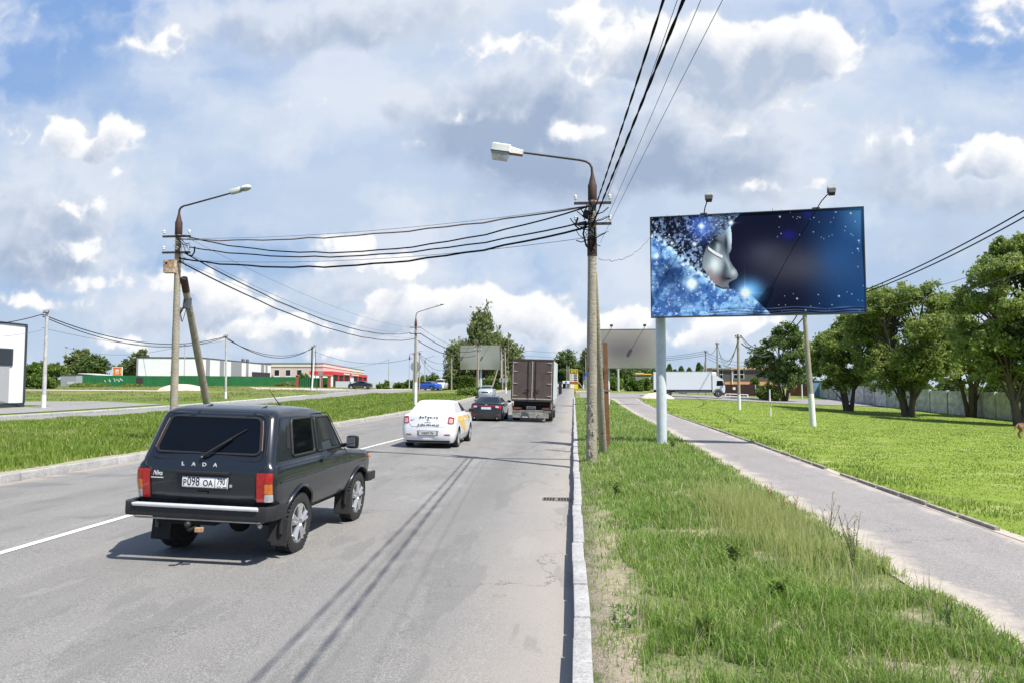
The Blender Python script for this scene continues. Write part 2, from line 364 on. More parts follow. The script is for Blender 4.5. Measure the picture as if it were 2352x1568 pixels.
# asphalt
def asphalt(name, base, road=True):
    m, N = newmat(name); pos = N.n('ShaderNodeNewGeometry').outputs['Position']; px, py, pz = N.sep(pos)
    f1 = N.noise(pos, 85, 5, .85); f2 = N.noise(pos, .5, 6, .6); f3 = N.noise(pos, 34, 4, .75)
    st = N.noise(N.vm('MULTIPLY', pos, (1.4, .12, 1)), 1.0, 5, .6)
    c = N.mix(N.mr(f2, .3, .7), tuple(x * 1.08 for x in base), tuple(x * .9 for x in base))
    c = N.mix(N.mr(st, .38, .66, 0, .55), c, tuple(x * .76 for x in base)); c = N.mix(N.mr(N.noise(pos, 3.2, 5, .65), .50, .70, 0, .30), c, tuple(x * .72 for x in base))
    c = N.mix(N.mr(f1, .52, .64, 0, .62), c, (.52, .50, .47))
    c = N.mix(N.mr(f1, .34, .48, .75, 0), c, (.06, .06, .06))
    c = N.mix(N.mr(f3, .32, .46, .5, 0), c, (.10, .098, .095))
    c = N.mix(N.mr(f3, .64, .70, 0, .5), c, (.42, .40, .38))
    if road:
        dust = N.mr(N.m('ADD', px, N.m('MULTIPLY', N.m('SUBTRACT', f2, .5), 1.2)), -1.2, -.2, 0, .62)
        c = N.mix(dust, c, (.36, .325, .285))
        dl = N.mr(N.m('ADD', px, N.m('MULTIPLY', N.m('SUBTRACT', f2, .5), .6)), -11.7, -11.1, .8, 0)
        c = N.mix(dl, c, (.38, .32, .26))
        # tyre lanes and oily lane centres, old repair strips
        for cx_, ww, kk in ((-1.75, .55, .22), (-4.9, .6, .24), (-8.6, .6, .2)):
            bnd = N.mr(N.m('ABSOLUTE', N.m('SUBTRACT', N.m('ADD', px, N.m('MULTIPLY', N.m('SUBTRACT', f2, .5), .8)), cx_)), ww, ww * .2, 0, kk)
            c = N.mix(bnd, c, (.11, .107, .103))
        rp_ = N.noise(N.vm('ADD', N.vm('MULTIPLY', pos, (1.1, .28, 1)), (7, 3, 0)), 1.0, 4, .6)
        c = N.mix(N.mr(rp_, .58, .60, 0, .30), c, (.13, .13, .128)); c = N.mix(N.mr(rp_, .40, .38, 0, .22), c, (.33, .32, .30))
        # oil drips and tar spots
        vo = N.n('ShaderNodeTexVoronoi', {'Vector': N.vm('MULTIPLY', N.vm('ADD', pos, N.vm('SCALE', N.vm('SUBTRACT', N.noise(pos, 9, 3, .6, out=1), (.5, .5, .5)))), (1.9, 1.5, 1)), 'Scale': 2.0, 'Randomness': 1.0})
        sp = N.m('MULTIPLY', N.mr(vo.outputs['Distance'], .05, .12, 1, 0), N.mr(N.sep(vo.outputs['Color'])[0], .62, .72))
        c = N.mix(N.m('MULTIPLY', sp, .38), c, (.10, .095, .09))
        # dark repair patches in the far lane
        ps = N.noise(N.vm('ADD', N.vm('MULTIPLY', pos, (.45, 1.0, 1)), (3.1, 2.2, 0)), .75, 3, .5)
        pm = N.m('MULTIPLY', N.mr(ps, .60, .64), N.m('MULTIPLY', N.mr(px, -6.9, -6.6, 1, 0), N.mr(py, 22, 26, 1, 0)))
        c = N.mix(N.m('MULTIPLY', pm, .45), c, (.12, .125, .13))
    if name == 'asphalt_path':
        ac = N.n('ShaderNodeAttribute', None, attribute_name='across').outputs['Fac']; w = N.noise(pos, 1.1, 6, .65); w2 = N.noise(pos, 14, 4, .7)
        dl = N.m('ADD', N.m('MULTIPLY', ac, 2.15), N.m('ADD', N.m('MULTIPLY', N.m('SUBTRACT', w, .5), -1.5), N.m('MULTIPLY', N.m('SUBTRACT', w2, .5), -.35)))
        sl_ = N.mr(dl, .10, .34, .9, 0); dr = N.m('ADD', N.m('MULTIPLY', N.m('SUBTRACT', 1.0, ac), 2.15), N.m('ADD', N.m('MULTIPLY', N.m('SUBTRACT', w, .5), 1.3), N.m('MULTIPLY', N.m('SUBTRACT', w2, .5), -.3)))
        sr_ = N.mr(dr, .03, .26, .85, 0); c = N.mix(N.m('MAXIMUM', sl_, sr_), c, N.mix(N.mr(f3, .3, .7), (.48, .43, .36), (.36, .32, .27)))
    # cracks
    wv = N.vm('ADD', pos, N.vm('SCALE', N.vm('SUBTRACT', N.noise(pos, 1.3, 5, .7, out=1), (.5, .5, .5))))
    wv.node.inputs[1].links[0].from_node.inputs['Scale'].default_value = 1.6
    v2 = N.n('ShaderNodeTexVoronoi', {'Vector': wv, 'Scale': .22 if road else .3}, feature='DISTANCE_TO_EDGE')
    ck = N.m('MULTIPLY', N.mr(v2.outputs[0], .0010, .0036, 1, 0), N.mr(N.noise(pos, .22, 2, .5), .44, .54))
    c = N.mix(N.m('MULTIPLY', ck, .7), c, (.05, .05, .05))
    fin(N, c, .88, 0, N.m('ADD', f1, f3), .35, .004, spec=.25); return m
M_ROAD = asphalt('asphalt_road', (.222, .216, .204)); M_PATH = asphalt('asphalt_path', (.285, .265, .252), False)
M_SROAD = asphalt('asphalt_side', (.27, .262, .25), False)
zr = lambda x, y: zt(y) + crossfall(max(-11.7, min(0, x))) * (1 - sst((y - 70) / 40))
YY = [-30 + i * 3 for i in range(0, 41)] + [93 + 4 * i for i in range(30)]
strip('road', M_ROAD, [(-11.62, y) for y in YY], [(.03, y) for y in YY], 0, len(YY) - 1, 18, follow=zr)
hg2 = lambda x, y: hgt(x, y)
# right street behind the verge
xsr = [0.03 + i * 2.5 for i in range(30)]
strip('cross_street', M_SROAD, [(x, 87.5 + max(0, x - 6) * .05) for x in xsr], [(x, 106 + x * .05) for x in xsr], .03, 60, 10, follow=lambda x, y: max(hgt(x, y), hgt(x, y + 1.5), hgt(x, y - 1.5)))
# left carriageway beyond the median
PTS_N = [(-28.2, -10), (-28.2, 20), (-28.2, 45), (-28, 60), (-27.6, 75), (-26.8, 90), (-25.4, 105), (-24, 118), (-22.5, 130)]
PTS_F = [(-33, -10), (-33, 20), (-33, 45), (-33, 60), (-33.3, 75), (-33.5, 90), (-35.5, 105), (-43, 118), (-52, 130)]
strip('side_road', M_SROAD, PTS_F, PTS_N, .03, 64, 8, follow=lambda x, y: max(hgt(x, y), hgt(x - .8, y), hgt(x + .8, y)))
M_PAVE = pbr('paving_light', (.50, .49, .47), .9, var=.12, scale=3, bump=.3)
strip('pavement', M_PAVE, [(-35, y) for y in range(-10, 96, 4)], [(-33.15, y) for y in range(-10, 96, 4)], .10, 60, 3, follow=hg2)
strip('parking_area', M_SROAD, [(-46, 30), (-46, 62), (-70, 70)], [(-38, 30), (-38, 66), (-50, 74)], .04, 30, 8, follow=hg2)
# sandy yard near the parked car
M_SAND = pbr('sandy_gravel', (.50, .44, .35), .95, var=.25, scale=1.5, bump=.6)
strip('gravel_yard', M_SAND, [(-52, 118), (-60, 133)], [(-20, 131), (-18, 137)], .05, 10, 12, follow=hg2)
strip('dirt_track', M_SAND, [(-60, 104), (-110, 112)], [(-60, 107.5), (-110, 115)], .05, 10, 4, follow=hg2)
# footpath
PL = [(2.95, -2), (3.12, 3), (3.2, 6), (3.35, 10), (3.55, 16), (3.75, 24), (3.9, 32), (4.0, 45), (4.1, 60), (4.2, 75), (4.1, 89)]
PR = [(5.1, -2), (5.2, 3), (5.25, 6), (5.3, 10), (5.45, 16), (5.7, 24), (5.9, 32), (6.1, 45), (6.4, 60), (6.7, 75), (7.4, 89)]
fp = strip('footpath', M_PATH, PL, PR, .02, 150, 12, follow=lambda x, y: max(hgt(x, y), hgt(3, y)))
# sand washed along both footpath edges
ms, N = newmat('washed_sand'); pos = N.n('ShaderNodeNewGeometry').outputs['Position']
fin(N, N.mix(N.mr(N.noise(pos, 60, 4, .7), .3, .7), (.52, .47, .40), (.36, .31, .25)), .95, 0, N.noise(pos, 90, 3, .7), .5, .005, spec=.1)
def sand_edge(PLs, side, seed):
    r_ = random.Random(seed); b = MB(); n = 500
    for j in range(n + 1):
        t = j / n; k = t * (len(PLs) - 1); i = min(int(k), len(PLs) - 2); f = k - i
        x = PLs[i][0] * (1 - f) + PLs[i + 1][0] * f; y = PLs[i][1] * (1 - f) + PLs[i + 1][1] * f
        w = .02 + .03 * math.sin(y * 1.1 + seed) * math.sin(y * .37) + r_.uniform(-.01, .012)
        w = max(.008, w)
        z = max(hgt(x, y), hgt(3, y)) + .026
        b.v += [(x - side * .18, y, z - .01), (x + side * w, y, z)]
        if j: k2 = 2 * j; b.f.append((k2 - 2, k2 - 1, k2 + 1, k2)); b.mi.append(0)
    o = b.build('sand', ms, fixn=True); tag(o, kind='structure')
sand_edge(PL, 1, 2); sand_edge(PR, -1, 5)
# kerbs
mk, N = newmat('kerb_concrete'); co = N.n('ShaderNodeNewGeometry').outputs['Position']
kf = N.noise(co, 2.2, 6, .7); kg = N.noise(co, 22, 4, .7)
kc = N.mix(N.mr(kf, .35, .65), (.47, .465, .455), (.32, .315, .305)); kc = N.mix(N.mr(kg, .46, .7, 0, .65), kc, (.20, .195, .185)); kc = N.mix(N.mr(N.noise(co, 60, 3, .7), .58, .68, 0, .6), kc, (.62, .61, .6))
fin(N, kc, .9, 0, N.m('ADD', kf, kg), .8, .02, spec=.2); M_KERB = mk
def kerb(name, x0, x1, y0, y1, z0, z1, fol, seed=1, L=1.0):
    r_ = random.Random(seed); b = MB(); y = y0
    while y < y1:
        l = L * r_.uniform(.9, 1.0) if r_.random() < .85 else L * .5
        dx = r_.uniform(-.012, .012); dz = r_.uniform(-.012, .008)
        z = fol((x0 + x1) / 2, y + l / 2); sl = math.atan2(fol(0, y + l) - fol(0, y), l) if fol is zr else 0
        b.rbox(((x0 + x1) / 2 + dx, y + l / 2, z + (z0 + z1) / 2 + dz), (x1 - x0, l - .012, z1 - z0), .018, rz=r_.uniform(-.008, .008), rx=sl)
        y += l
    o = b.build(name, M_KERB, smooth=30); o['kind'] = 'structure'
kerb('kerb', -.02, .115, -2, 87, -.1, .175, zr, 1)
kerb('kerb', -11.80, -11.62, -2, 118, -.1, .18, zr, 2)
kerb('kerb', -33.3, -33.12, 0, 108, -.05, .18, hg2, 3, 2)
# thin path kerb (dark worn)
M_PKERB = pbr('worn_kerb', (.34, .30, .26), .9, var=.4, scale=8, bump=.5)
b = MB()
for i in range(len(PR) - 1):
    (xa, ya), (xb, yb) = PR[i], PR[i + 1]; n = max(1, int((yb - ya) / 1.0))
    for k in range(n):
        if rnd.random() < .06: continue
        t0, t1 = k / n, (k + 1) / n - .01
        ax, ay_ = xa + (xb - xa) * t0, ya + (yb - ya) * t0; bx, by = xa + (xb - xa) * t1, ya + (yb - ya) * t1
        zc = max(hgt(ax, ay_), hgt(3, ay_)) + .02 + rnd.uniform(-.015, .008)
        b.box(((ax + bx) / 2 + .05, (ay_ + by) / 2, zc), (.06, by - ay_ + .005, .11), rz=-math.atan2(bx - ax, by - ay_))
o = b.build('kerb', M_PKERB); o['kind'] = 'structure'
# painted centre line
ml, N = newmat('road_paint'); pos = N.n('ShaderNodeNewGeometry').outputs['Position']
w1 = N.noise(pos, 40, 4, .8)
fin(N, N.mix(N.mr(w1, .50, .66, 0, .8), (.74, .72, .66), (.28, .275, .26)), .8, 0)
CL = [(-6.46, y) for y in range(-4, 20, 2)] + [(-6.44, 20), (-6.3, 24), (-6.1, 28), (-6.0, 34), (-6, 44), (-6, 60), (-6, 84)]
b = MB()
for i, (x, y) in enumerate(CL):
    b.v += [(x - .06, y, zr(x, y) + .006), (x + .06, y, zr(x, y) + .006)]
    if i: b.f.append((2 * i - 2, 2 * i - 1, 2 * i + 1, 2 * i)); b.mi.append(0)
# resample to follow the road closely
o = b.build('lane_marking', ml, fixn=False); o['kind'] = 'structure'
# transverse crack-seal joint lines on the road and footpath are in the asphalt material
# storm drain grate
t = empty('drain_grate', (-.30, 13.3, -.075), 'cast iron storm drain grate set in the road beside the right kerb', 'drain')
b = MB(); b.bb(-.27, .24, -.2, .2, .003, .009); b.build('frame', pbr('cast_iron', (.16, .14, .125), .8, var=.3, scale=20), t)
for i in range(9):
    for j in range(3):
        if i == 4: continue
        b = MB()
        b.bb(-.24 + i * .051, -.205 + i * .051, -.165 + j * .11, -.075 + j * .11, .009, .0115)
        b.build('slot', pbr('drain_dark', (.012, .012, .012), .9, var=.2), t)
# ---------------------------------------------------------------- grass blades (uncountable)
mgs = {}
def grass_mat(name, a, b_, c_, tr=.35, rv=1.0):
    m, N = newmat(name); g = N.n('ShaderNodeNewGeometry'); ri = g.outputs['Random Per Island']; pos = g.outputs['Position']
    f = N.noise(pos, .9, 4, .6)
    c = N.mix(N.mr(f, .35, .65), a, b_); c = N.mix(N.mr(N.noise(N.vm('MULTIPLY', pos, (.6, 1.1, 1)), .38, 5, .65), .40, .62, .45, 0), c, tuple(v * .62 for v in a)); c = N.mix(N.mr(N.noise(N.vm('ADD', N.vm('MULTIPLY', pos, (.5, 1.2, 1)), (9, 4, 0)), .9, 5, .7), .53, .66, 0, .7), c, c_); c = N.mix(N.mr(ri, .75, 1.0, 0, .9 * rv), c, c_); c = N.mix(N.mr(ri, 0, .3, .45 * rv, 0), c, tuple(x * .5 for x in a))
    fin(N, c, .55, 0, spec=.25, transl=tr); return m
def blades(name, X, Y, H, Wd, mat, lean=.5, label='', cat='grass', zoff=0.0):
    n = len(X); Z = np.array([hgt(float(x), float(y)) for x, y in zip(X, Y)]) + zoff
    an = rng.uniform(0, 2 * np.pi, n); ld = rng.uniform(0, 2 * np.pi, n); ll = rng.uniform(.1, 1, n) ** 1.3 * lean * H
    dx, dy = np.cos(an) * Wd / 2, np.sin(an) * Wd / 2; lx, ly = np.cos(ld) * ll, np.sin(ld) * ll
    V = np.zeros((n, 5, 3))
    V[:, 0] = np.stack([X - dx, Y - dy, Z - .01], 1); V[:, 1] = np.stack([X + dx, Y + dy, Z - .01], 1)
    V[:, 2] = np.stack([X - dx * .75 + lx * .35, Y - dy * .75 + ly * .35, Z + H * .55], 1); V[:, 3] = np.stack([X + dx * .75 + lx * .35, Y + dy * .75 + ly * .35, Z + H * .55], 1)
    V[:, 4] = np.stack([X + lx, Y + ly, Z + H * (1 - .25 * (ll / (H + 1e-6)))], 1)
    me = bpy.data.meshes.new(name); me.vertices.add(n * 5); me.vertices.foreach_set('co', V.reshape(-1))
    base = np.arange(n)[:, None] * 5
    lp = np.concatenate([base + np.array([0, 1, 3, 2]), base + np.array([2, 3, 4])], 1).reshape(-1)
    me.loops.add(len(lp)); me.loops.foreach_set('vertex_index', lp.astype(np.int32))
    me.polygons.add(n * 2); st = (np.arange(n)[:, None] * 7 + np.array([0, 4])).reshape(-1)
    me.polygons.foreach_set('loop_start', st.astype(np.int32))
    me.update(calc_edges=True); me.materials.append(mat)
    o = bpy.data.objects.new(name, me); col.objects.link(o); tag(o, label, cat, kind='stuff'); return o
def samp(n, x0, x1, y0, y1, p=1.5):
    u = rng.random(n); q = 1 - p
    Y = (y0 ** q + u * (y1 ** q - y0 ** q)) ** (1 / q); X = rng.uniform(x0, x1, n); return X, Y
from mathutils import noise as mn
def n2d(X, Y, s, o=0.0): return np.array([mn.noise(Vector((float(x) * s + o, float(y) * s, o))) for x, y in zip(X, Y)])
gv = grass_mat('verge_blade', (.205, .36, .06), (.31, .43, .10), (.54, .56, .24), .48)
gl = grass_mat('lawn_blade', (.165, .265, .035), (.25, .34, .055), (.46, .47, .22), .45, .4)
gm_ = grass_mat('median_blade', (.18, .30, .03), (.27, .37, .06), (.48, .48, .2), .45)
def pathl(Y): return np.interp(Y, [p[1] for p in PL], [p[0] for p in PL])
def pathr(Y): return np.interp(Y, [p[1] for p in PR], [p[0] for p in PR])
NG = 140000
X, Y = samp(NG, .16, 4.3, 4.0, 86, 1.75)
nz = n2d(X, Y, 1.3) + .5 * n2d(X, Y, 4, 7)
keep = (X < pathl(Y) - .03 + .06 * np.sin(Y * 3.1) + .05 * np.sin(Y * 7)) & ((X > .55 + .25 * nz + .1 * np.sin(Y * 2)) | (rng.random(NG) < np.clip((Y - 7) / 10, .16, 1)))
keep &= (nz > -.22 - .25 * np.clip((Y - 9) / 12, 0, 1)) | (rng.random(NG) < .16)
X, Y, nz = X[keep], Y[keep], nz[keep]
H = np.clip((.055 + .10 * rng.random(len(X)) ** 1.8 + .07 * nz) * np.clip(.55 + (X - .15) * .7, .55, 1.15) * np.clip((pathl(Y) - X) * 2.2 + .5, .45, 1), .03, .34)
blades('verge_grass', X, Y, H, .0042 + .0008 * Y, gv, 1.15, 'long ragged green grass on the verge between kerb and footpath')
# seed-head straw patch
n = 5200; X = rng.normal(2.5, .33, n); Y = rng.normal(10.2, 1.5, n); k = (X < pathl(Y) - .15) & (X > .6)
gy = grass_mat('straw_blade', (.46, .50, .16), (.56, .57, .22), (.66, .66, .34), .5)
blades('dry_grass', X[k], Y[k], .22 + .14 * rng.random(k.sum()), np.full(k.sum(), .0055), gy, .55, 'pale yellow seeding grass patch in the middle of the green verge')
n = 16000; X, Y = samp(n, .3, 4.2, 4.0, 60, 1.6); nz = n2d(X, Y, .9, 5) + .4 * n2d(X, Y, 3, 2); k = (X < pathl(Y) - .05) & (nz > .12); X, Y = X[k], Y[k]
blades('ground_cover', X, Y, .03 + .07 * rng.random(len(X)), .016 + .0009 * Y, grass_mat('clover_blade', (.13, .26, .07), (.20, .33, .10), (.32, .42, .18), .4), 2.2, 'broad-leaved clover and plantain patches scattered through the verge grass', 'ground cover')
n = 2600; X, Y = samp(n, .3, 4.1, 4.2, 40, 1.7); k = X < pathl(Y) - .05; X, Y = X[k], Y[k]
blades('dead_stalks', X, Y, 0.1 + .16 * rng.random(len(X)), .0028 + .0005 * Y, grass_mat('dead_blade', (.42, .36, .22), (.52, .45, .30), (.6, .55, .4), .2), .6, 'dry pale dead stalks scattered through the verge grass', 'dry stalks')
NL = 260000
X, Y = samp(NL, 5.2, 44, 9, 84, 1.45)
k = (X > pathr(Y) + .12 + .05 * np.sin(Y * 2.3)) & (X < (Y + 4) * .68); X, Y = X[k], Y[k]
nz = n2d(X, Y, .35) + .5 * n2d(X, Y, 1.2, 3)
edge = np.clip(1.5 - (X - pathr(Y)) * .9, 0, 1)
blades('lawn_grass', X, Y, np.clip(.022 + .014 * rng.random(len(X)) + .012 * nz + .06 * edge * (nz > -.1), .012, .15), .005 + .0007 * Y, gl, 1.5, 'short bright green lawn grass between the footpath and the concrete fence')
NM = 130000
X, Y = samp(NM, -27.8, -11.95, 12, 100, 1.5)
k = (X > -(Y * .69 + 6)) & (X < -12.05 + .12 * np.sin(Y * 1.7)); X, Y = X[k], Y[k]; nz = n2d(X, Y, .5)
blades('median_grass', X, Y, np.clip(.12 + .1 * rng.random(len(X)) + .12 * nz, .04, .34) * np.clip((-11.9 - X) * 1.2 + .35, .35, 1), .007 + .0011 * Y, gm_, .7, 'lush green grass on the strip left of the road')
NF = 70000
X, Y = samp(NF, -125, -35.3, 60, 170, 1.2); nz = n2d(X, Y, .12) + .5 * n2d(X, Y, .6, 4)
k = (X > -(Y * .78 + 4)) & (nz > -.25 + .3 * rng.random(NF)) & ~((Y > 102.5 + 1.2 * nz) & (Y < 112) & (X < -58 + 4 * nz)) & ~((X > -58) & (Y < 74 + nz)); X, Y, nz = X[k], Y[k], nz[k]
gf = grass_mat('field_blade', (.17, .23, .045), (.26, .30, .08), (.46, .42, .24), .4)
blades('field_grass', X, Y, np.clip(.07 + .12 * rng.random(len(X)) + .15 * nz, .04, .5), np.full(len(X), .07), gf, 1.0, 'rough grass bank in front of the green metal fence')
def mbb(name, m, par, *boxes):
    b = MB()
    for q in boxes: b.bb(*q)
    return b.build(name, m, par)
# ---------------------------------------------------------------- vehicles
def paint(name, c, rough=.28, metal=.0, coat=1.0, dirt=.0):
    m, N = newmat(name); co = N.n('ShaderNodeTexCoord').outputs['Object']; x, y, z = N.sep(co)
    f = N.noise(co, 3, 5, .6); d = N.m('MULTIPLY', N.mr(z, .25, .75, 1, 0), N.mr(f, .3, .7, .2, 1))
    cc = N.mix(N.m('MULTIPLY', d, dirt), c, (.20, .175, .15)); cc = N.mix(N.mr(N.noise(co, 400, 2, .5), .4, .7, 0, .10), cc, tuple(min(1, v * 2 + .02) for v in c))
    fin(N, cc, N.mr(N.m('MULTIPLY', d, dirt), 0, .5, rough, .7), metal, None, coat=coat); return m
GLASS = pbr('tinted_glass', (.003, .004, .006), .05, var=.1, spec=.32)
GLASS2 = pbr('car_glass', (.022, .028, .032), .05, var=.2, spec=.5)
RUB = pbr('tyre_rubber', (.022, .022, .022), .85, var=.35, scale=30, bump=.4)
BLK = pbr('black_plastic', (.018, .018, .019), .55, var=.25, scale=20, bump=.1)
BLKG = pbr('black_trim', (.01, .01, .011), .3, var=.2)
CHR = pbr('bright_chrome', (.80, .80, .80), .22, 1.0, var=.1)
ALU = pbr('silver_alloy', (.62, .62, .63), .35, .75, var=.12, scale=12)
REDL = pbr('red_lens', (.40, .010, .009), .12, var=.35, scale=30, coat=.6)
ORL = pbr('amber_lens', (.62, .17, .02), .12, var=.25, scale=30, coat=.6)
WHL = pbr('clear_lens', (.48, .48, .46), .12, var=.3, scale=30, coat=.6)
PLATE = pbr('plate_white', (.78, .78, .78), .5, var=.06)
INK = pbr('ink_black', (.012, .012, .012), .6, var=.1)
DARK = pbr('underbody_dark', (.008, .008, .008), .9, var=.3)
LETW = pbr('letter_silver', (.75, .76, .78), .3, .4, var=.05)
class Shell:
    # levels: (z, w, yr, yf, rr, rf, bow_r, bow_f)
    def __init__(s, lv, drop=None): s.lv = lv; s.drop = drop
    def at(s, z):
        L = s.lv
        if z <= L[0][0]: return L[0]
        for a, b in zip(L, L[1:]):
            if z <= b[0]:
                f = (z - a[0]) / (b[0] - a[0] + 1e-9); return tuple(p * (1 - f) + q * f for p, q in zip(a, b))
        return L[-1]
    def rear(s, x, z):
        _, w, yr, yf, rr, rf, br, bf = s.at(z); x = abs(x)
        if x <= w - rr: return yr + br * (x / max(w - rr, .01)) ** 2
        q = min(1, (x - (w - rr)) / rr); return yr + br + rr * (1 - math.sqrt(max(0, 1 - q * q)))
    def front(s, x, z):
        _, w, yr, yf, rr, rf, br, bf = s.at(z); x = abs(x)
        if x <= w - rf: return yf - bf * (x / max(w - rf, .01)) ** 2
        q = min(1, (x - (w - rf)) / rf); return yf - bf - rf * (1 - math.sqrt(max(0, 1 - q * q)))
    def side(s, y, z): return s.at(z)[1]
    def ring(s, L):
        z, w, yr, yf, rr, rf, br, bf = L; h = []
        for i in range(7): x = (w - rr) * i / 6; h.append((x, yr + br * (i / 6) ** 2))
        for i in range(1, 6): a = math.pi / 2 * i / 5; h.append((w - rr + rr * math.sin(a), yr + br + rr * (1 - math.cos(a))))
        y0 = yr + br + rr; y1 = yf - bf - rf
        for i in range(1, 16): h.append((w, y0 + (y1 - y0) * i / 16))
        for i in range(0, 6): a = math.pi / 2 * i / 5; h.append((w - rf + rf * math.cos(a), y1 + rf * math.sin(a)))
        for i in range(1, 7): x = (w - rf) * (1 - i / 6); h.append((x, yf - bf * (1 - i / 6) ** 2))
        full = h + [(-x, y) for x, y in h[1:-1][::-1]]
        dz = s.drop
        return [(x, y, z - (dz(y, z) if dz else 0)) for x, y in full]
    def build(s, name, paintm, parent, wheels, ra, xin, mats2=None, smooth=32):
        b = MB(); n = None
        for L in s.lv:
            r = s.ring(L); n = len(r); b.v += r
        for i in range(len(s.lv) - 1):
            for k in range(n):
                k2 = (k + 1) % n; b.f.append((i * n + k, i * n + k2, (i + 1) * n + k2, (i + 1) * n + k)); b.mi.append(0)
        def cap(base, up):
            m = n // 2
            for k in range(m):   # stitch left-right to keep the cap planar in strips
                a, c_ = k, k + 1; d_, e_ = (n - k) % n, (n - k - 1) % n
                f = (base + a, base + c_, base + e_, base + d_); f = tuple(dict.fromkeys(f))
                if len(f) >= 3: b.f.append(f if up else f[::-1]); b.mi.append(0)
        cap(0, False); cap((len(s.lv) - 1) * n, True)
        o = b.build(name, [paintm, DARK], None)
        cb = MB(); cb.cur = 1
        for (wy, wz) in wheels:
            for sx in (-1, 1):
                cb.lathe([(ra, 0), (ra, 1.0)], (sx * xin if sx > 0 else -xin - 1.0, wy, wz), 'x', 28)
        co = cb.build('cutter', [paintm, DARK]); 
        md = o.modifiers.new('b', 'BOOLEAN'); md.object = co; md.operation = 'DIFFERENCE'; md.solver = 'EXACT'
        dg = bpy.context.evaluated_depsgraph_get(); me = bpy.data.meshes.new_from_object(o.evaluated_get(dg))
        o.modifiers.clear(); o.data = me; me.name = name; bpy.data.objects.remove(co)
        me.shade_smooth(); me.set_sharp_from_angle(angle=R(smooth)); o.parent = parent; return o
def roundpoly(P, r, n=4):
    out = []
    for i in range(len(P)):
        p = Vector(P[i]); a = Vector(P[i - 1]); c = Vector(P[(i + 1) % len(P)])
        d1 = (a - p); d2 = (c - p); k1 = min(r, d1.length * .45); k2 = min(r, d2.length * .45)
        s_ = p + d1.normalized() * k1; e = p + d2.normalized() * k2
        for j in range(n + 1):
            t = j / n; q = s_ * (1 - t) ** 2 + p * 2 * t * (1 - t) + e * t * t; out.append((q.x, q.y))
    return out
def patch(b, outline, fn, off, nc=8, skirt=.012):
    # outline (a,b) convex; fn(a,b)->Vector; off: outward vector
    zs = sorted(set(round(p[1], 4) for p in outline)); z0, z1 = zs[0], zs[-1]
    zs = sorted(set(zs + [round(z0 + (z1 - z0) * i / 8, 4) for i in range(9)])); zs = [z0 + 1e-4] + [z for z in zs if z0 + .001 < z < z1 - .001] + [z1 - 1e-4]
    rows = []; n = len(outline); off = Vector(off)
    for z in zs:
        xs = []
        for i in range(n):
            (x0, y0), (x1, y1) = outline[i], outline[(i + 1) % n]
            if (y0 - z) * (y1 - z) <= 0 and abs(y1 - y0) > 1e-9: xs.append(x0 + (x1 - x0) * (z - y0) / (y1 - y0))
        if len(xs) < 2: continue
        rows.append([(min(xs) + (max(xs) - min(xs)) * k / nc, z) for k in range(nc + 1)])
    vs = [fn(a, z) + off for r in rows for a, z in r]; m = nc + 1; fs = []
    for j in range(len(rows) - 1):
        for i in range(nc): k = j * m + i; fs.append((k, k + 1, k + m + 1, k + m))
    bd = [i for i in range(m)] + [j * m + nc for j in range(1, len(rows))] + [(len(rows) - 1) * m + i for i in range(nc - 1, -1, -1)] + [j * m for j in range(len(rows) - 2, 0, -1)]
    o = len(vs); back = off.normalized() * (skirt + off.length)
    vs += [vs[i] - back for i in bd]
    for i in range(len(bd)):
        j = (i + 1) % len(bd); fs.append((bd[i], bd[j], o + j, o + i))
    b.add(vs, fs)
def rim_line(b, outline, fn, off, r, closed=True):
    pts = [fn(a, z) + Vector(off) for a, z in outline]
    if closed: pts.append(pts[0]); pts.append(pts[1])
    b.tube(pts, r, 6)
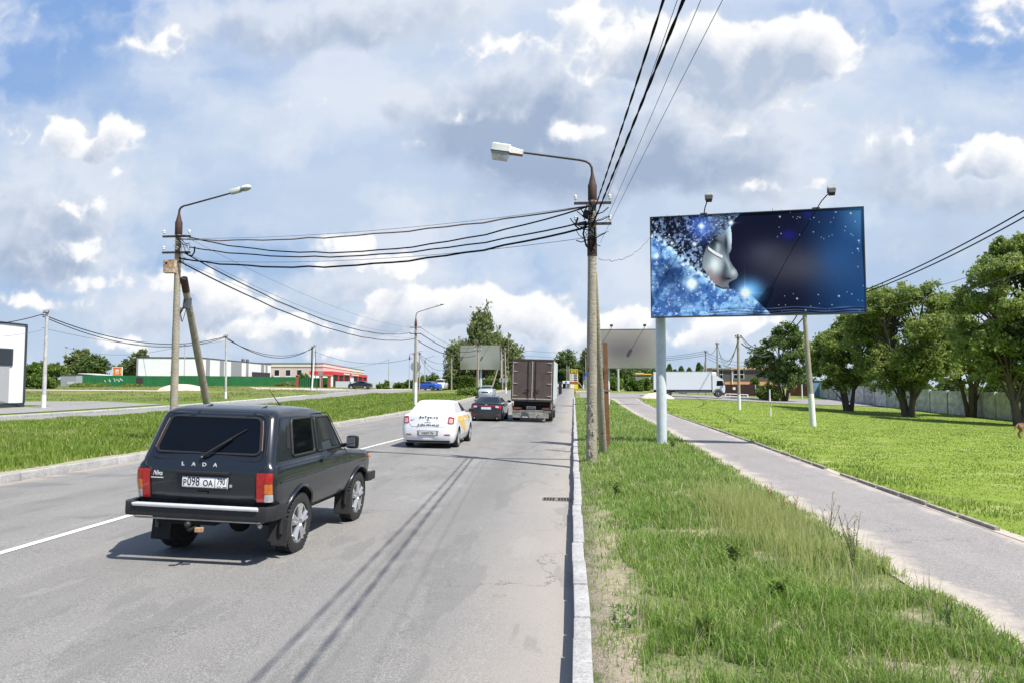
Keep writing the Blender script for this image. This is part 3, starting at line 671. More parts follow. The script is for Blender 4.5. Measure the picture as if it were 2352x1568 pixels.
def wheel(parent, x, y, r, w, sx, style='alloy', rimr=.62, tread=True, seg=40):
    t = MB(); hw = w / 2; R_ = rimr * r
    t.lathe([(R_, -hw * .8), (R_ + .02, -hw), (r * .86, -hw * 1.04), (r * .95, -hw * .95), (r * .985, -hw * .75), (r * .985, hw * .75), (r * .95, hw * .95), (r * .86, hw * 1.04), (R_ + .02, hw), (R_, hw * .8)], (0, 0, 0), 'x', seg)
    if tread:
        for k in range(44):
            a = 2 * math.pi * k / 44
            for q in (-1, 1):
                t.box((q * hw * .62, math.cos(a) * r * .985, math.sin(a) * r * .985), (hw * .62, .030, .022), rx=a + math.pi / 2)
                t.box((q * hw * .2, math.cos(a + .07) * r * .985, math.sin(a + .07) * r * .985), (hw * .28, .026, .020), rx=a + .07 + math.pi / 2)
    wo = t.build('wheel', RUB, parent, smooth=35); wo.location = (x, y, r)
    m = MB(); f = sx * hw
    m.lathe([(R_ * 1.02, -hw * .7), (R_ * 1.04, f * .86), (R_ * .93, f * .90), (R_ * .90, f * .35), (R_ * .2, f * .2)], (0, 0, 0), 'x', 36)
    if style == 'alloy':
        for k in range(5):
            a = 2 * math.pi * k / 5 + .3
            for da in (-.17, .17):
                p0 = Vector((f * .80, math.cos(a + da * 1.2) * R_ * .22, math.sin(a + da * 1.2) * R_ * .22)); p1 = Vector((f * .78, math.cos(a + da) * R_ * .95, math.sin(a + da) * R_ * .95))
                m.tube([p0, (p0 + p1) / 2 + Vector((f * .04, 0, 0)), p1], [.030 * r / .34, .027 * r / .34, .036 * r / .34], 6)
            aa = a; m.box((f * .72, math.cos(aa) * R_ * .62, math.sin(aa) * R_ * .62), (.012, R_ * .5, R_ * .16), rx=aa)
        m.lathe([(R_ * .26, f * .3), (R_ * .26, f * .86), (R_ * .15, f * .93), (.001, f * .95)], (0, 0, 0), 'x', 16)
    else:
        m.lathe([(R_ * .94, f * .5), (R_ * .85, f * .82), (R_ * .45, f * .72), (R_ * .30, f * .9), (.001, f * .92)], (0, 0, 0), 'x', 24)
    ro = m.build('rim', ALU if style != 'steel' else pbr('grey_steel', (.35, .35, .36), .5, .5), wo, smooth=35)
    if style == 'alloy':
        d = MB(); d.lathe([(R_ * .9, f * .1), (R_ * .9, f * .28), (.001, f * .28)], (0, 0, 0), 'x', 24); d.build('brake_disc', DARK, wo)
    return wo

# ---- near dark off-road car
LX, LY = -4.045, 8.53
car = empty('off_road_car', (LX, LY, 0), 'dark graphite three-door boxy off-road car nearest the camera, seen from behind', 'car', R(-2.0)); car.rotation_euler = (0, R(1.7), R(-2.0))
PD = paint('graphite_paint', (.017, .021, .027), .26, .35, .55, .10)
dropf = lambda y, z: .09 * sst((y - 1.5) / 1.3) if .85 < z < 1.12 else (.035 * sst((y - .2) / 1.2) if z > 1.6 else 0)
S = Shell([(.44, .66, -.56, 2.72, .12, .14, 0, 0), (.50, .74, -.60, 2.76, .12, .14, .01, .02), (.66, .795, -.655, 2.80, .10, .14, .015, .03), (.88, .812, -.685, 2.82, .09, .15, .02, .04),
           (.99, .807, -.69, 2.82, .09, .15, .02, .04), (1.05, .797, -.68, 2.80, .09, .14, .02, .04), (1.08, .777, -.668, 2.70, .09, .12, .02, .04), (1.095, .768, -.66, 1.78, .09, .12, .02, .10),
           (1.13, .762, -.65, 1.72, .09, .12, .02, .10), (1.57, .685, -.455, 1.24, .10, .12, .02, .08), (1.625, .665, -.425, 1.16, .11, .12, .02, .08), (1.665, .625, -.36, 1.06, .12, .12, .02, .08),
           (1.69, .56, -.27, .96, .14, .14, .02, .08), (1.705, .40, -.1, .75, .14, .14, .02, .05), (1.712, .2, .1, .5, .1, .1, .01, .02)], dropf)
WR, WF = .13, 2.24
S.build('body', PD, car, [(WR, .36), (WF, .36)], .415, .48)
rearf = lambda x, z: Vector((x, S.rear(x, z), z))
sidef = lambda sx: (lambda y, z: Vector((sx * S.side(y, z), y, z)))
OUTR = (0, -.006, .001)
# tailgate seam, window seal, window
ow = roundpoly([(-.61, 1.195), (.61, 1.195), (.53, 1.585), (-.53, 1.585)], .075, 5)
g = roundpoly([(-.60, .73), (.60, .73), (.61, 1.02), (.70, 1.05), (.68, 1.17), (.62, 1.62), (-.62, 1.62), (-.68, 1.17), (-.70, 1.05), (-.61, 1.02), (-.60, .80)], .04, 3)
b = MB(); rim_line(b, g, rearf, (0, .001, 0), .006); b.build('tailgate_gap', INK, car, smooth=60)
sc = lambda pts, k, c=(0, 1.41): [(c[0] + (x - c[0]) * (1 + k * .10 / .5), c[1] + (z - c[1]) * (1 + k * .10 / .2)) for x, z in pts]
b = MB(); rim_line(b, ow, rearf, (0, -.006, 0), .017); b.build('window_seal', BLK, car, smooth=60)
b = MB(); patch(b, ow, rearf, (0, -.008, .002), 14); rw = b.build('rear_window', GLASS, car, smooth=40)
# swage: light-catching pressed frame around the window
g2 = roundpoly([(-.665, 1.13), (.665, 1.13), (.585, 1.618), (-.585, 1.618)], .12, 5)
b = MB(); rim_line(b, g2[3:-3], rearf, (0, .006, 0), .016, False); b.build('tailgate_swage', PD, car, smooth=60)
b = MB()
for sx in (-1, 1):
    b = MB(); b.tube([rearf(sx * .622, 1.24) + Vector((0, -.016, 0)), rearf(sx * .588, 1.42) + Vector((0, -.016, 0)), rearf(sx * .556, 1.56) + Vector((0, -.016, 0))], .0045, 6); b.build('window_trim', pbr('copper_trim', (.42, .25, .17), .35, .5), car)
# wiper
p0 = rearf(-.02, 1.165); b = MB()
b.ball((p0.x, p0.y - .03, p0.z), .024, 8); b.tube([(p0.x, p0.y - .035, p0.z), (p0.x + .10, p0.y - .035, 1.235), rearf(.26, 1.36) + Vector((0, -.035, 0))], [.017, .014, .009], 8)
wp = b.build('wiper', BLK, car, smooth=50)
b = MB(); q0 = rearf(.10, 1.265) + Vector((0, -.022, 0)); q1 = rearf(.40, 1.465) + Vector((0, -.022, 0)); b.tube([q0, (q0 + q1) / 2, q1], [.009, .013, .007], 6); b.build('blade', INK, wp)
b = MB(); b.ball((p0.x - .005, p0.y - .045, p0.z - .004), .012, 8); b.build('cap', CHR, wp)
# hinges
for sx in (-1, 1):
    b = MB(); x = sx * .33 + .05; b.tube([rearf(x, 1.60) + Vector((-.03, -.012, 0)), rearf(x, 1.60) + Vector((.03, -.014, 0)), rearf(x, 1.635) + Vector((.035, -.012, .004)), Vector((x + .05, S.rear(x, 1.70), 1.712))], .011, 6)
    b.build('hinge', PD, car, smooth=50)
# lettering, badge
for i, ch in enumerate('LADA'):
    x = -.245 + .125 * i; p = rearf(x, 1.075); text('lettering', ch, LETW, car, (p.x, p.y - .006, p.z), ROT_REAR, .056, .003, 1.15, bold=.0015)
p = rearf(-.55, .965)
text('badge', 'Niva', LETW, car, (p.x + .02, p.y - .006, p.z), ROT_REAR, .072, .003, .8, bold=.001, shear=.3)
b = MB(); b.bb(p.x - .05, p.x + .09, p.y - .012, p.y - .004, p.z - .052, p.z - .042); b.build('badge', LETW, car)
# plate recess, plate
b = MB(); b.rbox((.0, S.rear(0, .98) - .012, .992), (.62, .05, .030), .012); b.build('plate_lamp_bar', BLK, car, smooth=40)
b = MB(); patch(b, roundpoly([(-.30, .80), (.32, .80), (.32, .985), (-.30, .985)], .03, 3), rearf, (0, -.003, 0), 4); b.build('plate_recess', pbr('recess_dark', (.012, .015, .02), .5), car)
py_ = S.rear(0, .88) - .016
b = MB(); b.rbox((.035, py_, .888), (.53, .012, .118), .006); pl = b.build('number_plate', PLATE, car, smooth=40)
b = MB(); w2 = .262; zc = .888
for (x0, x1, z0, z1) in ((-w2, w2, .053, .056), (-w2, w2, -.056, -.053), (-w2, -w2 + .004, -.056, .056), (w2 - .004, w2, -.056, .056), (.118, .123, -.056, .056)):
    b.bb(.035 + x0, .035 + x1, py_ - .0085, py_ - .006, zc + z0, zc + z1)
b.build('plate_border', INK, pl)
def ptxt(s, x, z, size, sx=.8, m=INK): return text('lettering', s, m, pl, (.035 + x, py_ - .0065, zc + z), ROT_REAR, size, .001, sx, bold=.0012)
ptxt('P', -.228, -.010, .096, .85); ptxt('098', -.128, .002, .135, .72); ptxt('OA', .038, -.010, .096, .80); ptxt('790', .190, .012, .098, .64)
ptxt('RUS', .168, -.044, .026, 1.0, pbr('ink_grey', (.25, .25, .26), .6))
for k, cc in enumerate(((.8, .8, .8), (.04, .08, .5), (.6, .03, .03))):
    b = MB(); b.bb(.035 + .212, .035 + .25, py_ - .0085, py_ - .0065, zc - .037 - .006 * k, zc - .031 - .006 * k); b.build('flag', pbr('flag%d' % k, cc, .6, var=.05), pl)
# handle under plate, key hole
b = MB(); b.rbox((.0, S.rear(0, .77) - .01, .772), (.13, .03, .026), .01); b.build('tailgate_handle', BLK, car, smooth=40)
b = MB(); b.lathe([(.018, -.004), (.018, .01), (.001, .011)], (.33, S.rear(.33, .86) - .012, .86), 'y', 12); b.build('lock', CHR, car)
# tail lights
def slab(b, x0, x1, z0, z1, f, t=.016, r=.01, nc=4): patch(b, roundpoly([(x0, z0), (x1, z0), (x1, z1), (x0, z1)], r, 3), f, (0, -t, 0), nc, .02)
for sx in (-1, 1):
    h = empty('tail_light', (0, 0, 0), None, None); h.parent = car
    b = MB(); X0, X1 = sorted((sx * .612, sx * .788)); slab(b, X0, X1, .69, 1.015, rearf, .010, .012); b.build('housing', BLK, h)
    xi, xm, xo = .618, .705, .783
    b = MB(); X0, X1 = sorted((sx * xi, sx * (xm - .001))); slab(b, X0, X1, .697, 1.008, rearf, .018); b.build('red_lens', REDL, h, smooth=40)
    b = MB(); X0, X1 = sorted((sx * (xm + .001), sx * xo)); slab(b, X0, X1, .897, 1.008, rearf, .018); b.build('red_lens', REDL, h, smooth=40)
    b = MB(); slab(b, X0, X1, .785, .893, rearf, .018); b.build('amber_lens', ORL, h, smooth=40)
    b = MB(); slab(b, X0, X1, .697, .781, rearf, .018); b.build('clear_lens', WHL, h, smooth=40)
# bumper
bp = MB(); yb = -.80
bp.rbox((0, yb + .03, .578), (1.44, .09, .115), .015); bm_o = bp.build('bumper', BLK, car, smooth=40)
b = MB(); b.rbox((0, yb - .002, .648), (1.43, .08, .024), .008); b.rbox((0, yb - .018, .634), (1.43, .012, .022), .004); b.build('bright_strip', pbr('satin_silver', (.80, .80, .80), .35, .25, var=.08), bm_o, smooth=40)
b = MB(); b.bb(-.70, .70, yb + .0, yb + .03, .492, .506); b.build('lower_strip', pbr('dull_steel', (.42, .41, .36), .5, .6), bm_o)
for sx in (-1, 1):
    b = MB(); pts = [(sx * .71, yb + .02), (sx * .78, yb + .03), (sx * .83, yb + .10), (sx * .84, yb + .34)]
    for (a, c_) in zip(pts, pts[1:]):
        dx, dy = c_[0] - a[0], c_[1] - a[1]; L = math.hypot(dx, dy); b.rbox(((a[0] + c_[0]) / 2, (a[1] + c_[1]) / 2, .59), (.075, L + .05, .15), .02, rz=-math.atan2(dx, dy))
    b.build('end_cap', BLK, bm_o, smooth=40)
b = MB(); b.tube([(.0, yb + .05, .42), (.0, yb - .10, .41), (.0, yb - .13, .44)], .018, 8); b.ball((-.005, yb - .13, .475), .034, 10); hb = b.build('tow_hitch', BLK, car, smooth=50)
b = MB(); b.rbox((.07, yb - .03, .405), (.09, .05, .05), .01, rz=.4); b.build('socket', pbr('rusty_socket', (.40, .24, .12), .8, var=.5, scale=40), hb)
b = MB(); b.tube([(.45, -.2, .33), (.60, -.55, .44), (.73, -.78, .465)], .022, 8); b.build('exhaust_pipe', pbr('dull_steel', (.42, .41, .36), .5, .6), car, smooth=50)
# axle / fuel tank darkness underneath
b = MB(); b.tube([(-.66, WR, .34), (.66, WR, .34)], .05, 8); b.ball((.05, WR, .33), .13, 8); b.rbox((-.25, -.35, .46), (.7, .4, .14), .03); b.rbox((0, 1.1, .42), (1.2, 2.4, .06), .02); b.build('axle', DARK, car)
for (y, r_) in ((WR, .345), (WF, .345)):
    for sx in (-1, 1): wheel(car, sx * .70, y, .345, .185, sx, 'alloy', .645)
# arch flares + mudflaps
for (y) in (WR, WF):
    for sx in (-1, 1):
        b = MB(); pts = []
        for k in range(15):
            a = math.pi * (k / 14) * 1.10 - .157; z = .36 + .425 * math.sin(a); yy = y + .425 * math.cos(a); pts.append((sx * (S.side(yy, max(.5, z)) + .006), yy, z))
        b.tube(pts, .022, 6); b.build('arch_flare', PD, car, smooth=60)
    for sx in (-1, 1):
        b = MB(); b.rbox((sx * .70, y - .40, .305), (.235, .012, .30), .006, rx=-.10); b.build('mudflap', RUB, car)
# doors, side glass (right & left)
for sx in (-1, 1):
    f = sidef(sx); dr = empty('door', (0, 0, 0), None, None); dr.parent = car
    gl1 = roundpoly([(-.10, 1.145), (.56, 1.145), (.56, 1.565), (-.03, 1.565)], .05, 4)
    gl2 = roundpoly([(.66, 1.14), (1.50, 1.14), (1.13, 1.56), (.66, 1.56)], .035, 3)
    fr = roundpoly([(.60, .48), (1.66, .48), (1.66, 1.07), (1.60, 1.14), (1.17, 1.605), (.60, 1.605)], .03, 3)
    ofs = (sx * .006, 0, 0)
    b = MB(); rim_line(b, fr, f, (0, 0, 0), .006); b.build('door_gap', INK, dr, smooth=60)
    b = MB(); rim_line(b, gl1, f, (sx * .004, 0, 0), .017); rim_line(b, gl2, f, (sx * .004, 0, 0), .014); b.build('window_seal', BLK, car, smooth=60)
    b = MB(); patch(b, gl1, f, ofs, 8); b.build('side_window', GLASS, car, smooth=40)
    b = MB(); patch(b, gl2, f, ofs, 8); b.build('window', GLASS2, dr, smooth=40)
    b = MB(); b.rbox((sx * (S.side(.7, 1.02) + .015), .72, 1.02), (.03, .07, .05), .012); b.build('handle', BLKG, dr, smooth=40)
    b = MB(); patch(b, roundpoly([(-.22, 1.24), (-.14, 1.24), (-.09, 1.50), (-.17, 1.50)], .02, 3), f, (sx * .006, 0, 0), 3); b.build('air_vent', BLK, car)
    b = MB(); rim_line(b, [(-.50, .885), (.1, .885), (.9, .885), (1.6, .885), (2.7, .885)], f, (sx * .001, 0, 0), .010, False); b.build('crease', PD, car, smooth=60)
    # mirror
    b = MB(); b.rbox((sx * .94, 1.48, 1.20), (.17, .10, .18), .05); b.tube([(sx * .74, 1.50, 1.14), (sx * .86, 1.49, 1.16)], .03, 6); mi = b.build('mirror', BLKG, car, smooth=50)
    b = MB(); b.rbox((sx * .93, 1.427, 1.205), (.12, .008, .12), .003); b.build('mirror_glass', pbr('mirror_glass', (.7, .72, .75), .03, 1.0, var=.02), mi)
    b = MB(); b.rbox((sx * .815, 2.62, .90), (.03, .07, .045), .01); b.build('side_indicator', ORL, car, smooth=40)
    b = MB(); b.rbox((sx * .84, 2.66, .60), (.05, .36, .13), .02); b.build('front_bumper_end', BLK, car, smooth=40)
b = MB(); p = Vector((.0, .60, 1.715)); b.tube([Vector((.15, .86, 1.69)), Vector((.08, .66, 1.90))], [.007, .003], 6); b.lathe([(.03, -.02), (.02, .02), (.001, .025)], (.15, .86, 1.69), 'z', 10); b.build('antenna', BLK, car)
b = MB(); wf_ = lambda x, z: Vector((x, S.front(x, z), z)); patch(b, roundpoly([(-.66, 1.20), (.66, 1.20), (.58, 1.58), (-.58, 1.58)], .06, 4), wf_, (0, .006, .003), 10); b.build('windscreen', GLASS2, car, smooth=40)
for sx in (-1, 1):
    b = MB(); b.lathe([(.09, 0), (.09, .03), (.05, .05), (.001, .055)], (sx * .55, 2.76, .78), 'y', 16); b.build('headlight', WHL, car)
b = MB(); b.rbox((0, 2.84, .57), (1.6, .10, .14), .02); b.build('front_bumper', BLK, car, smooth=40)

# ---- generic saloon
def saloon(name, label, loc, rz, P, width=.85, beltz=.95, roof=1.48, yr=-.95, yf=3.45, wb=2.6, glass=GLASS, wr=.31, boot=1.04, style='alloy', detail=True, hood=.92, rwy=(-.30, .38), wsy=(2.3, 1.55), group=None, cat='car', tread=False):
    c = empty(name, loc, label, cat, rz, group); w = width
    dr = lambda y, z: (.10 * sst((y - 2.2) / 1.2) if .6 < z < boot + .02 else 0)
    S = Shell([(.20, w - .10, yr + .10, yf - .1, .12, .16, .04, .10), (.30, w - .05, yr + .02, yf - .02, .16, .22, .06, .14), (.48, w - .01, yr, yf, .2, .26, .07, .16), (.70, w, yr + .02, yf - .02, .2, .26, .07, .16),
               (.88, w - .01, yr + .045, yf - .08, .2, .26, .07, .16), (boot - .05, w - .04, yr + .06, yf - .2, .2, .26, .07, .16), (boot, w - .09, yr + .12, yf - .4, .18, .25, .06, .16),
               (boot + .015, w - .115, rwy[0] - .02, wsy[0] + .04, .14, .16, .03, .14), (boot + .03, w - .125, rwy[0], wsy[0], .14, .16, .03, .14), (roof - .08, w - .27, rwy[1] - .08, wsy[1] + .1, .14, .16, .03, .10), (roof - .035, w - .30, rwy[1], wsy[1], .15, .16, .03, .08),
               (roof - .01, w - .38, rwy[1] + .16, wsy[1] - .14, .15, .16, .02, .05), (roof, w - .58, rwy[1] + .45, wsy[1] - .45, .1, .1, .01, .02)], dr)
    S.build('body', P, c, [(0, wr + .015), (wb, wr + .015)], wr + .055, w - .30)
    rf = lambda x, z: Vector((x, S.rear(x, z), z)); ff = lambda x, z: Vector((x, S.front(x, z), z))
    zb, zt_ = boot + .055, roof - .085
    b = MB(); patch(b, roundpoly([(-(w - .22), zb), (w - .22, zb), (w - .36, zt_), (-(w - .36), zt_)], .05, 3), rf, (0, -.004, .005), 12); b.build('rear_window', glass, c, smooth=40)
    b = MB(); patch(b, roundpoly([(-(w - .20), zb), (w - .20, zb), (w - .34, zt_), (-(w - .34), zt_)], .05, 3), ff, (0, .005, .006), 12); b.build('windscreen', GLASS2, c, smooth=40)
    for sx in (-1, 1):
        f = (lambda sx: (lambda y, z: Vector((sx * S.side(y, z), y, z))))(sx); of = (sx * .004, 0, .001)
        mid = wb * .47
        g1 = roundpoly([(rwy[0] + .28, zb), (mid - .04, zb), (mid - .04, zt_), (rwy[1] + .10, zt_)], .03, 3)
        g2 = roundpoly([(mid + .04, zb), (wsy[0] - .20, zb), (wsy[1] + .02, zt_), (mid + .04, zt_)], .03, 3)
        for k, gg in enumerate((g1, g2)):
            d = empty('door', (0, 0, 0), None, None); d.parent = c
            b = MB(); patch(b, gg, f, of, 8); b.build('window', glass if k == 0 else GLASS2, d, smooth=40)
            if detail:
                ya, yb_ = (max(.28, rwy[0] + .3), mid) if k == 0 else (mid, wsy[0] - .12)
                b = MB(); rim_line(b, roundpoly([(ya + .1, .36), (yb_, .36), (yb_, boot), (ya, boot)], .04, 2), f, (0, 0, 0), .004); b.build('door_gap', INK, d)
                b = MB(); b.rbox((sx * (S.side(0, .86) + .012), ya + .16, .86), (.03, .16, .03), .01); b.build('handle', P, d)
        b = MB(); b.rbox((sx * (w + .10), wsy[0] - .28, boot + .07), (.20, .10, .13), .04); b.tube([(sx * (w - .12), wsy[0] - .24, boot + .03), (sx * (w + .04), wsy[0] - .27, boot + .05)], .02, 6); b.build('mirror', BLKG, c, smooth=50)
        for y in (0, wb): wheel(c, sx * (w - .11), y, wr, .20, sx, style, .66, tread, 28)
    b = MB(); b.bb(-(w - .12), w - .12, yr + .25, yf - .3, .17, .24); b.tube([(-w + .2, 0, wr), (w - .2, 0, wr)], .05, 6); b.build('underbody', DARK, c)
    return c, S, rf, ff
def lightpatch(par, nm, m, pts, fn, off=(0, -.006, 0), r=.03):
    b = MB(); patch(b, roundpoly(pts, r, 4), fn, off, 6, .015); return b.build(nm, m, par, smooth=40)
# white taxi
WP = paint('white_paint', (.74, .75, .75), .3, 0, .6, .25)
WGL = pbr('white_film_glass', (.78, .79, .80), .18, var=.04, coat=.6)
LC, S, rf, ff = saloon('taxi_car', 'white taxi saloon with yellow side stripe and phone number on its boot', (-4.52, 23.6, -.01), 0, WP, .85, .95, 1.49, -.92, 3.40, 2.60, WGL, .315, 1.06, 'alloy', rwy=(-.42, .26), wsy=(2.3, 1.5))
LC.rotation_euler = (0, R(1.15), 0)
lightpatch(LC, 'boot_lid', WP, [(-.60, .80), (-.52, .70), (.52, .70), (.60, .80), (.62, 1.0), (-.62, 1.0)], rf, (0, -.008, 0), .05)
for sx in (-1, 1):
    h = empty('tail_light', (0, 0, 0), None, None); h.parent = LC
    X = lambda a: sx * a
    lightpatch(h, 'red_lens', REDL, sorted([(X(.60), .80), (X(.79), .78), (X(.80), .98), (X(.63), 1.02)], key=lambda p: math.atan2(p[1] - .9, p[0] - X(.7))), rf, (sx * .003, -.012, 0), .035)
    lightpatch(h, 'clear_lens', pbr('pinkish_lens', (.62, .40, .38), .15, var=.3, scale=30, coat=.5), sorted([(X(.63), .82), (X(.755), .80), (X(.765), .94), (X(.65), .965)], key=lambda p: math.atan2(p[1] - .88, p[0] - X(.7))), rf, (sx * .003, -.020, 0), .03)
    lightpatch(LC, 'reflector', REDL, [(X(.60) - .09, .435), (X(.60) + .09, .435), (X(.60) + .09, .47), (X(.60) - .09, .47)], rf, (0, -.008, 0), .015)
lightpatch(LC, 'plate_recess', pbr('recess_grey', (.25, .25, .25), .5), [(-.32, .42), (.32, .42), (.34, .58), (-.34, .58)], rf, (0, -.004, 0), .02)
lightpatch(LC, 'lower_skirt', pbr('skirt_dark', (.02, .02, .02), .7), [(-.66, .205), (.66, .205), (.70, .27), (-.70, .27)], rf, (0, -.004, 0), .02)
yp = S.rear(0, .5) - .012
b = MB(); b.rbox((0, yp, .495), (.52, .012, .112), .004); pl2 = b.build('number_plate', pbr('plate_dusty', (.55, .54, .52), .6), LC)
text('lettering', 'H282PY 750', INK, pl2, (0, yp - .008, .493), ROT_REAR, .092, .001, .82, bold=.0015)
y = S.rear(0, 1.0)
def onrear(s, x, z, size, sx=1, bold=.002, space=1.0, par=LC, m=INK, dy=.013): return text('lettering', s, m, par, (x, S.rear(x, z) - dy, z), ROT_REAR, size, .001, sx, bold=bold, space=space)
onrear('ExTax.ru', .02, .985, .10, 1.1, .004, 1.45); onrear('8-496-404-44-44', .02, .745, .082, 1.0, .0035, 1.2)
mbb('boot_badge', pbr('ink_grey', (.25, .25, .26), .6), LC, (-.55, -.43, S.rear(-.5, .9) - .02, S.rear(-.5, .9) - .005, .895, .905)); mbb('boot_badge', pbr('ink_grey', (.25, .25, .26), .6), LC, (-.10, .10, S.rear(0, .83) - .016, S.rear(0, .83) - .005, .822, .832))
b = MB(); yy = S.rear(0, .9) - .014
d_ = [(0, .948), (.03, .905), (0, .862), (-.03, .905)]
for i in range(4): a, c_ = d_[i], d_[(i + 1) % 4]; b.tube([(a[0], yy, a[1]), (c_[0], yy, c_[1])], .007, 6)
b.build('emblem', pbr('ink_grey', (.25, .25, .26), .6), LC)
YEL = pbr('yellow_vinyl', (.85, .52, .06), .35, var=.06, coat=.5)
for sx in (-1, 1):
    f = (lambda sx: (lambda y, z: Vector((sx * S.side(y, z), y, z))))(sx)
    lightpatch(LC, 'yellow_stripe', YEL, [(-.30, .90), (.6, .62), (1.55, .34), (1.15, .80), (.7, .98), (-.1, 1.03)], f, (sx * .004, 0, 0), .02)
    lightpatch(LC, 'yellow_stripe', YEL, [(.9, .93), (2.4, .86), (2.5, .93), (1.0, 1.02)], f, (sx * .004, 0, 0), .02)
# black saloon
BP = paint('black_paint', (.008, .009, .012), .2, 0, 1.0, .15)
BC, S, rf, ff = saloon('black_saloon', 'black saloon with red boot strip between its tail lights, driving behind the brown lorry', (-4.80, 41.3, zt(41) - .04), 0, BP, .88, .95, 1.42, -1.0, 3.75, 2.7, GLASS, .32, 1.04, 'alloy', rwy=(-.45, .42), wsy=(2.5, 1.55))
BC.rotation_euler = (0, R(1.15), 0)
lightpatch(BC, 'boot_strip', REDL, [(-.52, .885), (.52, .885), (.52, .93), (-.52, .93)], rf, (0, -.010, 0), .01)
for sx in (-1, 1):
    h = empty('tail_light', (0, 0, 0), None, None); h.parent = BC; X = lambda a: sx * a
    so_ = lambda L, cx, cz: sorted(L, key=lambda p: math.atan2(p[1] - cz, p[0] - cx))
    lightpatch(h, 'red_lens', REDL, so_([(X(.47), .80), (X(.82), .76), (X(.84), .92), (X(.50), .955)], X(.65), .86), rf, (sx * .003, -.014, 0), .04)
    lightpatch(h, 'clear_lens', WHL, so_([(X(.50), .82), (X(.70), .80), (X(.68), .90), (X(.52), .91)], X(.6), .86), rf, (0, -.022, 0), .03)
    lightpatch(BC, 'bumper_reflector', REDL, [(X(.68) - .09, .40), (X(.68) + .09, .40), (X(.68) + .09, .44), (X(.68) - .09, .44)], rf, (0, -.008, 0), .01)
    b = MB(); b.tube([(X(.62), yr_ := -1.02, .24), (X(.62), -1.10, .24)], .035, 8); b.build('exhaust_tip', CHR, BC)
b = MB(); yp = S.rear(0, .78) - .014; b.rbox((0, yp, .775), (.54, .014, .125), .004); pl3 = b.build('number_plate', pbr('plate_bluish', (.66, .70, .74), .5), BC)
b = MB(); yy = S.rear(0, .94) - .016; b.rbox((0, yy, .955), (.16, .02, .035), .008); b.rbox((0, yy, .955), (.06, .022, .06), .008); b.build('emblem', pbr('gold_badge', (.75, .55, .2), .3, .7), BC)
# silver oncoming car
SP = paint('silver_paint', (.50, .54, .58), .3, .4, .8, .1)
SC, S, rf, ff = saloon('silver_saloon', 'pale silver saloon coming towards the camera behind the black saloon', (-10.4, 90, zt(89)), math.pi, SP, .87, .95, 1.46, -.95, 3.45, 2.6, GLASS2, .31)
for sx in (-1, 1): lightpatch(SC, 'headlight', WHL, [(sx * .66 - .15, .68), (sx * .66 + .15, .68), (sx * .66 + .15, .80), (sx * .66 - .15, .80)], ff, (0, .012, 0), .04)
lightpatch(SC, 'grille', BLK, [(-.38, .60), (.38, .60), (.42, .74), (-.42, .74)], ff, (0, .010, 0), .04)
# parked cars far left
p = G(824, 894)
PC, S, rf, ff = saloon('parked_saloon', 'black saloon parked sideways on the gravel by the grey metal fence', (D(842, 890, 131).x, 131, hgt(-40, 131) + .1), R(86), BP, .87, .95, 1.45, -.95, 3.45, 2.6, GLASS, .33)
for sx in (-1, 1): lightpatch(PC, 'headlight', WHL, [(sx * .66 - .15, .66), (sx * .66 + .15, .66), (sx * .66 + .15, .80), (sx * .66 - .15, .80)], ff, (0, .012, 0), .04)
BLU = paint('blue_paint', (.02, .10, .50), .25, .2, 1, .05)
x_b = D(982, 890, 118).x
UC, S, rf, ff = saloon('blue_coupe', 'bright blue low car standing beyond the median grass beside the white crossover', (x_b + 1.2, 118, hgt(x_b, 118) + .12), R(62), BLU, .88, .95, 1.40, -.95, 3.35, 2.6, GLASS2, .33, 1.0)
WC, S, rf, ff = saloon('white_crossover', 'white crossover facing the camera just right of the blue car', (D(1014, 890, 123).x, 123.5, hgt(-22, 122) + .1), math.pi, WP, .92, .95, 1.72, -.95, 3.6, 2.7, GLASS, .36, 1.14, rwy=(-.8, -.4), wsy=(2.2, 1.7))
lightpatch(WC, 'grille', BLK, [(-.45, .62), (.45, .62), (.55, .84), (-.55, .84)], ff, (0, .012, 0), .04)
for sx in (-1, 1): lightpatch(WC, 'headlight', pbr('dark_lens', (.10, .11, .12), .1, coat=.6), [(sx * .72 - .13, .80), (sx * .72 + .13, .80), (sx * .72 + .13, .90), (sx * .72 - .13, .90)], ff, (0, .012, 0), .03)
FC, S, rf, ff = saloon('far_van', 'small white car at the crossing just right of the brown lorry', (D(1284, 890, 185).x, 185, zt(185)), 0, WP, .9, .95, 1.6, -.95, 3.5, 2.7, GLASS, .33, 1.1, detail=False)

# ---- brown lorry
BRN = pbr('brown_panel', (.098, .070, .064), .7, var=.28, scale=2.2, bump=.1)
BRF = pbr('worn_beige_frame', (.40, .36, .29), .75, var=.45, scale=18)
SIDEP = pbr('pale_grey_tarpaulin', (.52, .56, .60), .6, var=.12, scale=2)
GALV = pbr('dirty_steel', (.20, .19, .165), .75, var=.5, scale=6)
tr = empty('box_lorry', (-2.33, 40.6, zt(42)), 'box lorry with brown double rear doors driving ahead in the right lane', 'lorry', R(-1.0)); tr.rotation_euler = (0, R(1.6), R(-1.0))
hw = 1.125; z0, z1 = 1.22, 3.36
o = mbb('cargo_box', [SIDEP], tr, (-hw, hw, .03, 6.2, z0, z1)); 
b = MB(); b.cur = 0
for x in (-hw, hw): b.bb(x - .03, x + .03, -.035, .06, z0 - .02, z1 + .02)
b.bb(-hw, hw, -.04, .06, z1 - .03, z1 + .045); b.build('rear_frame', pbr('brown_frame', (.05, .038, .034), .7, var=.3), tr)
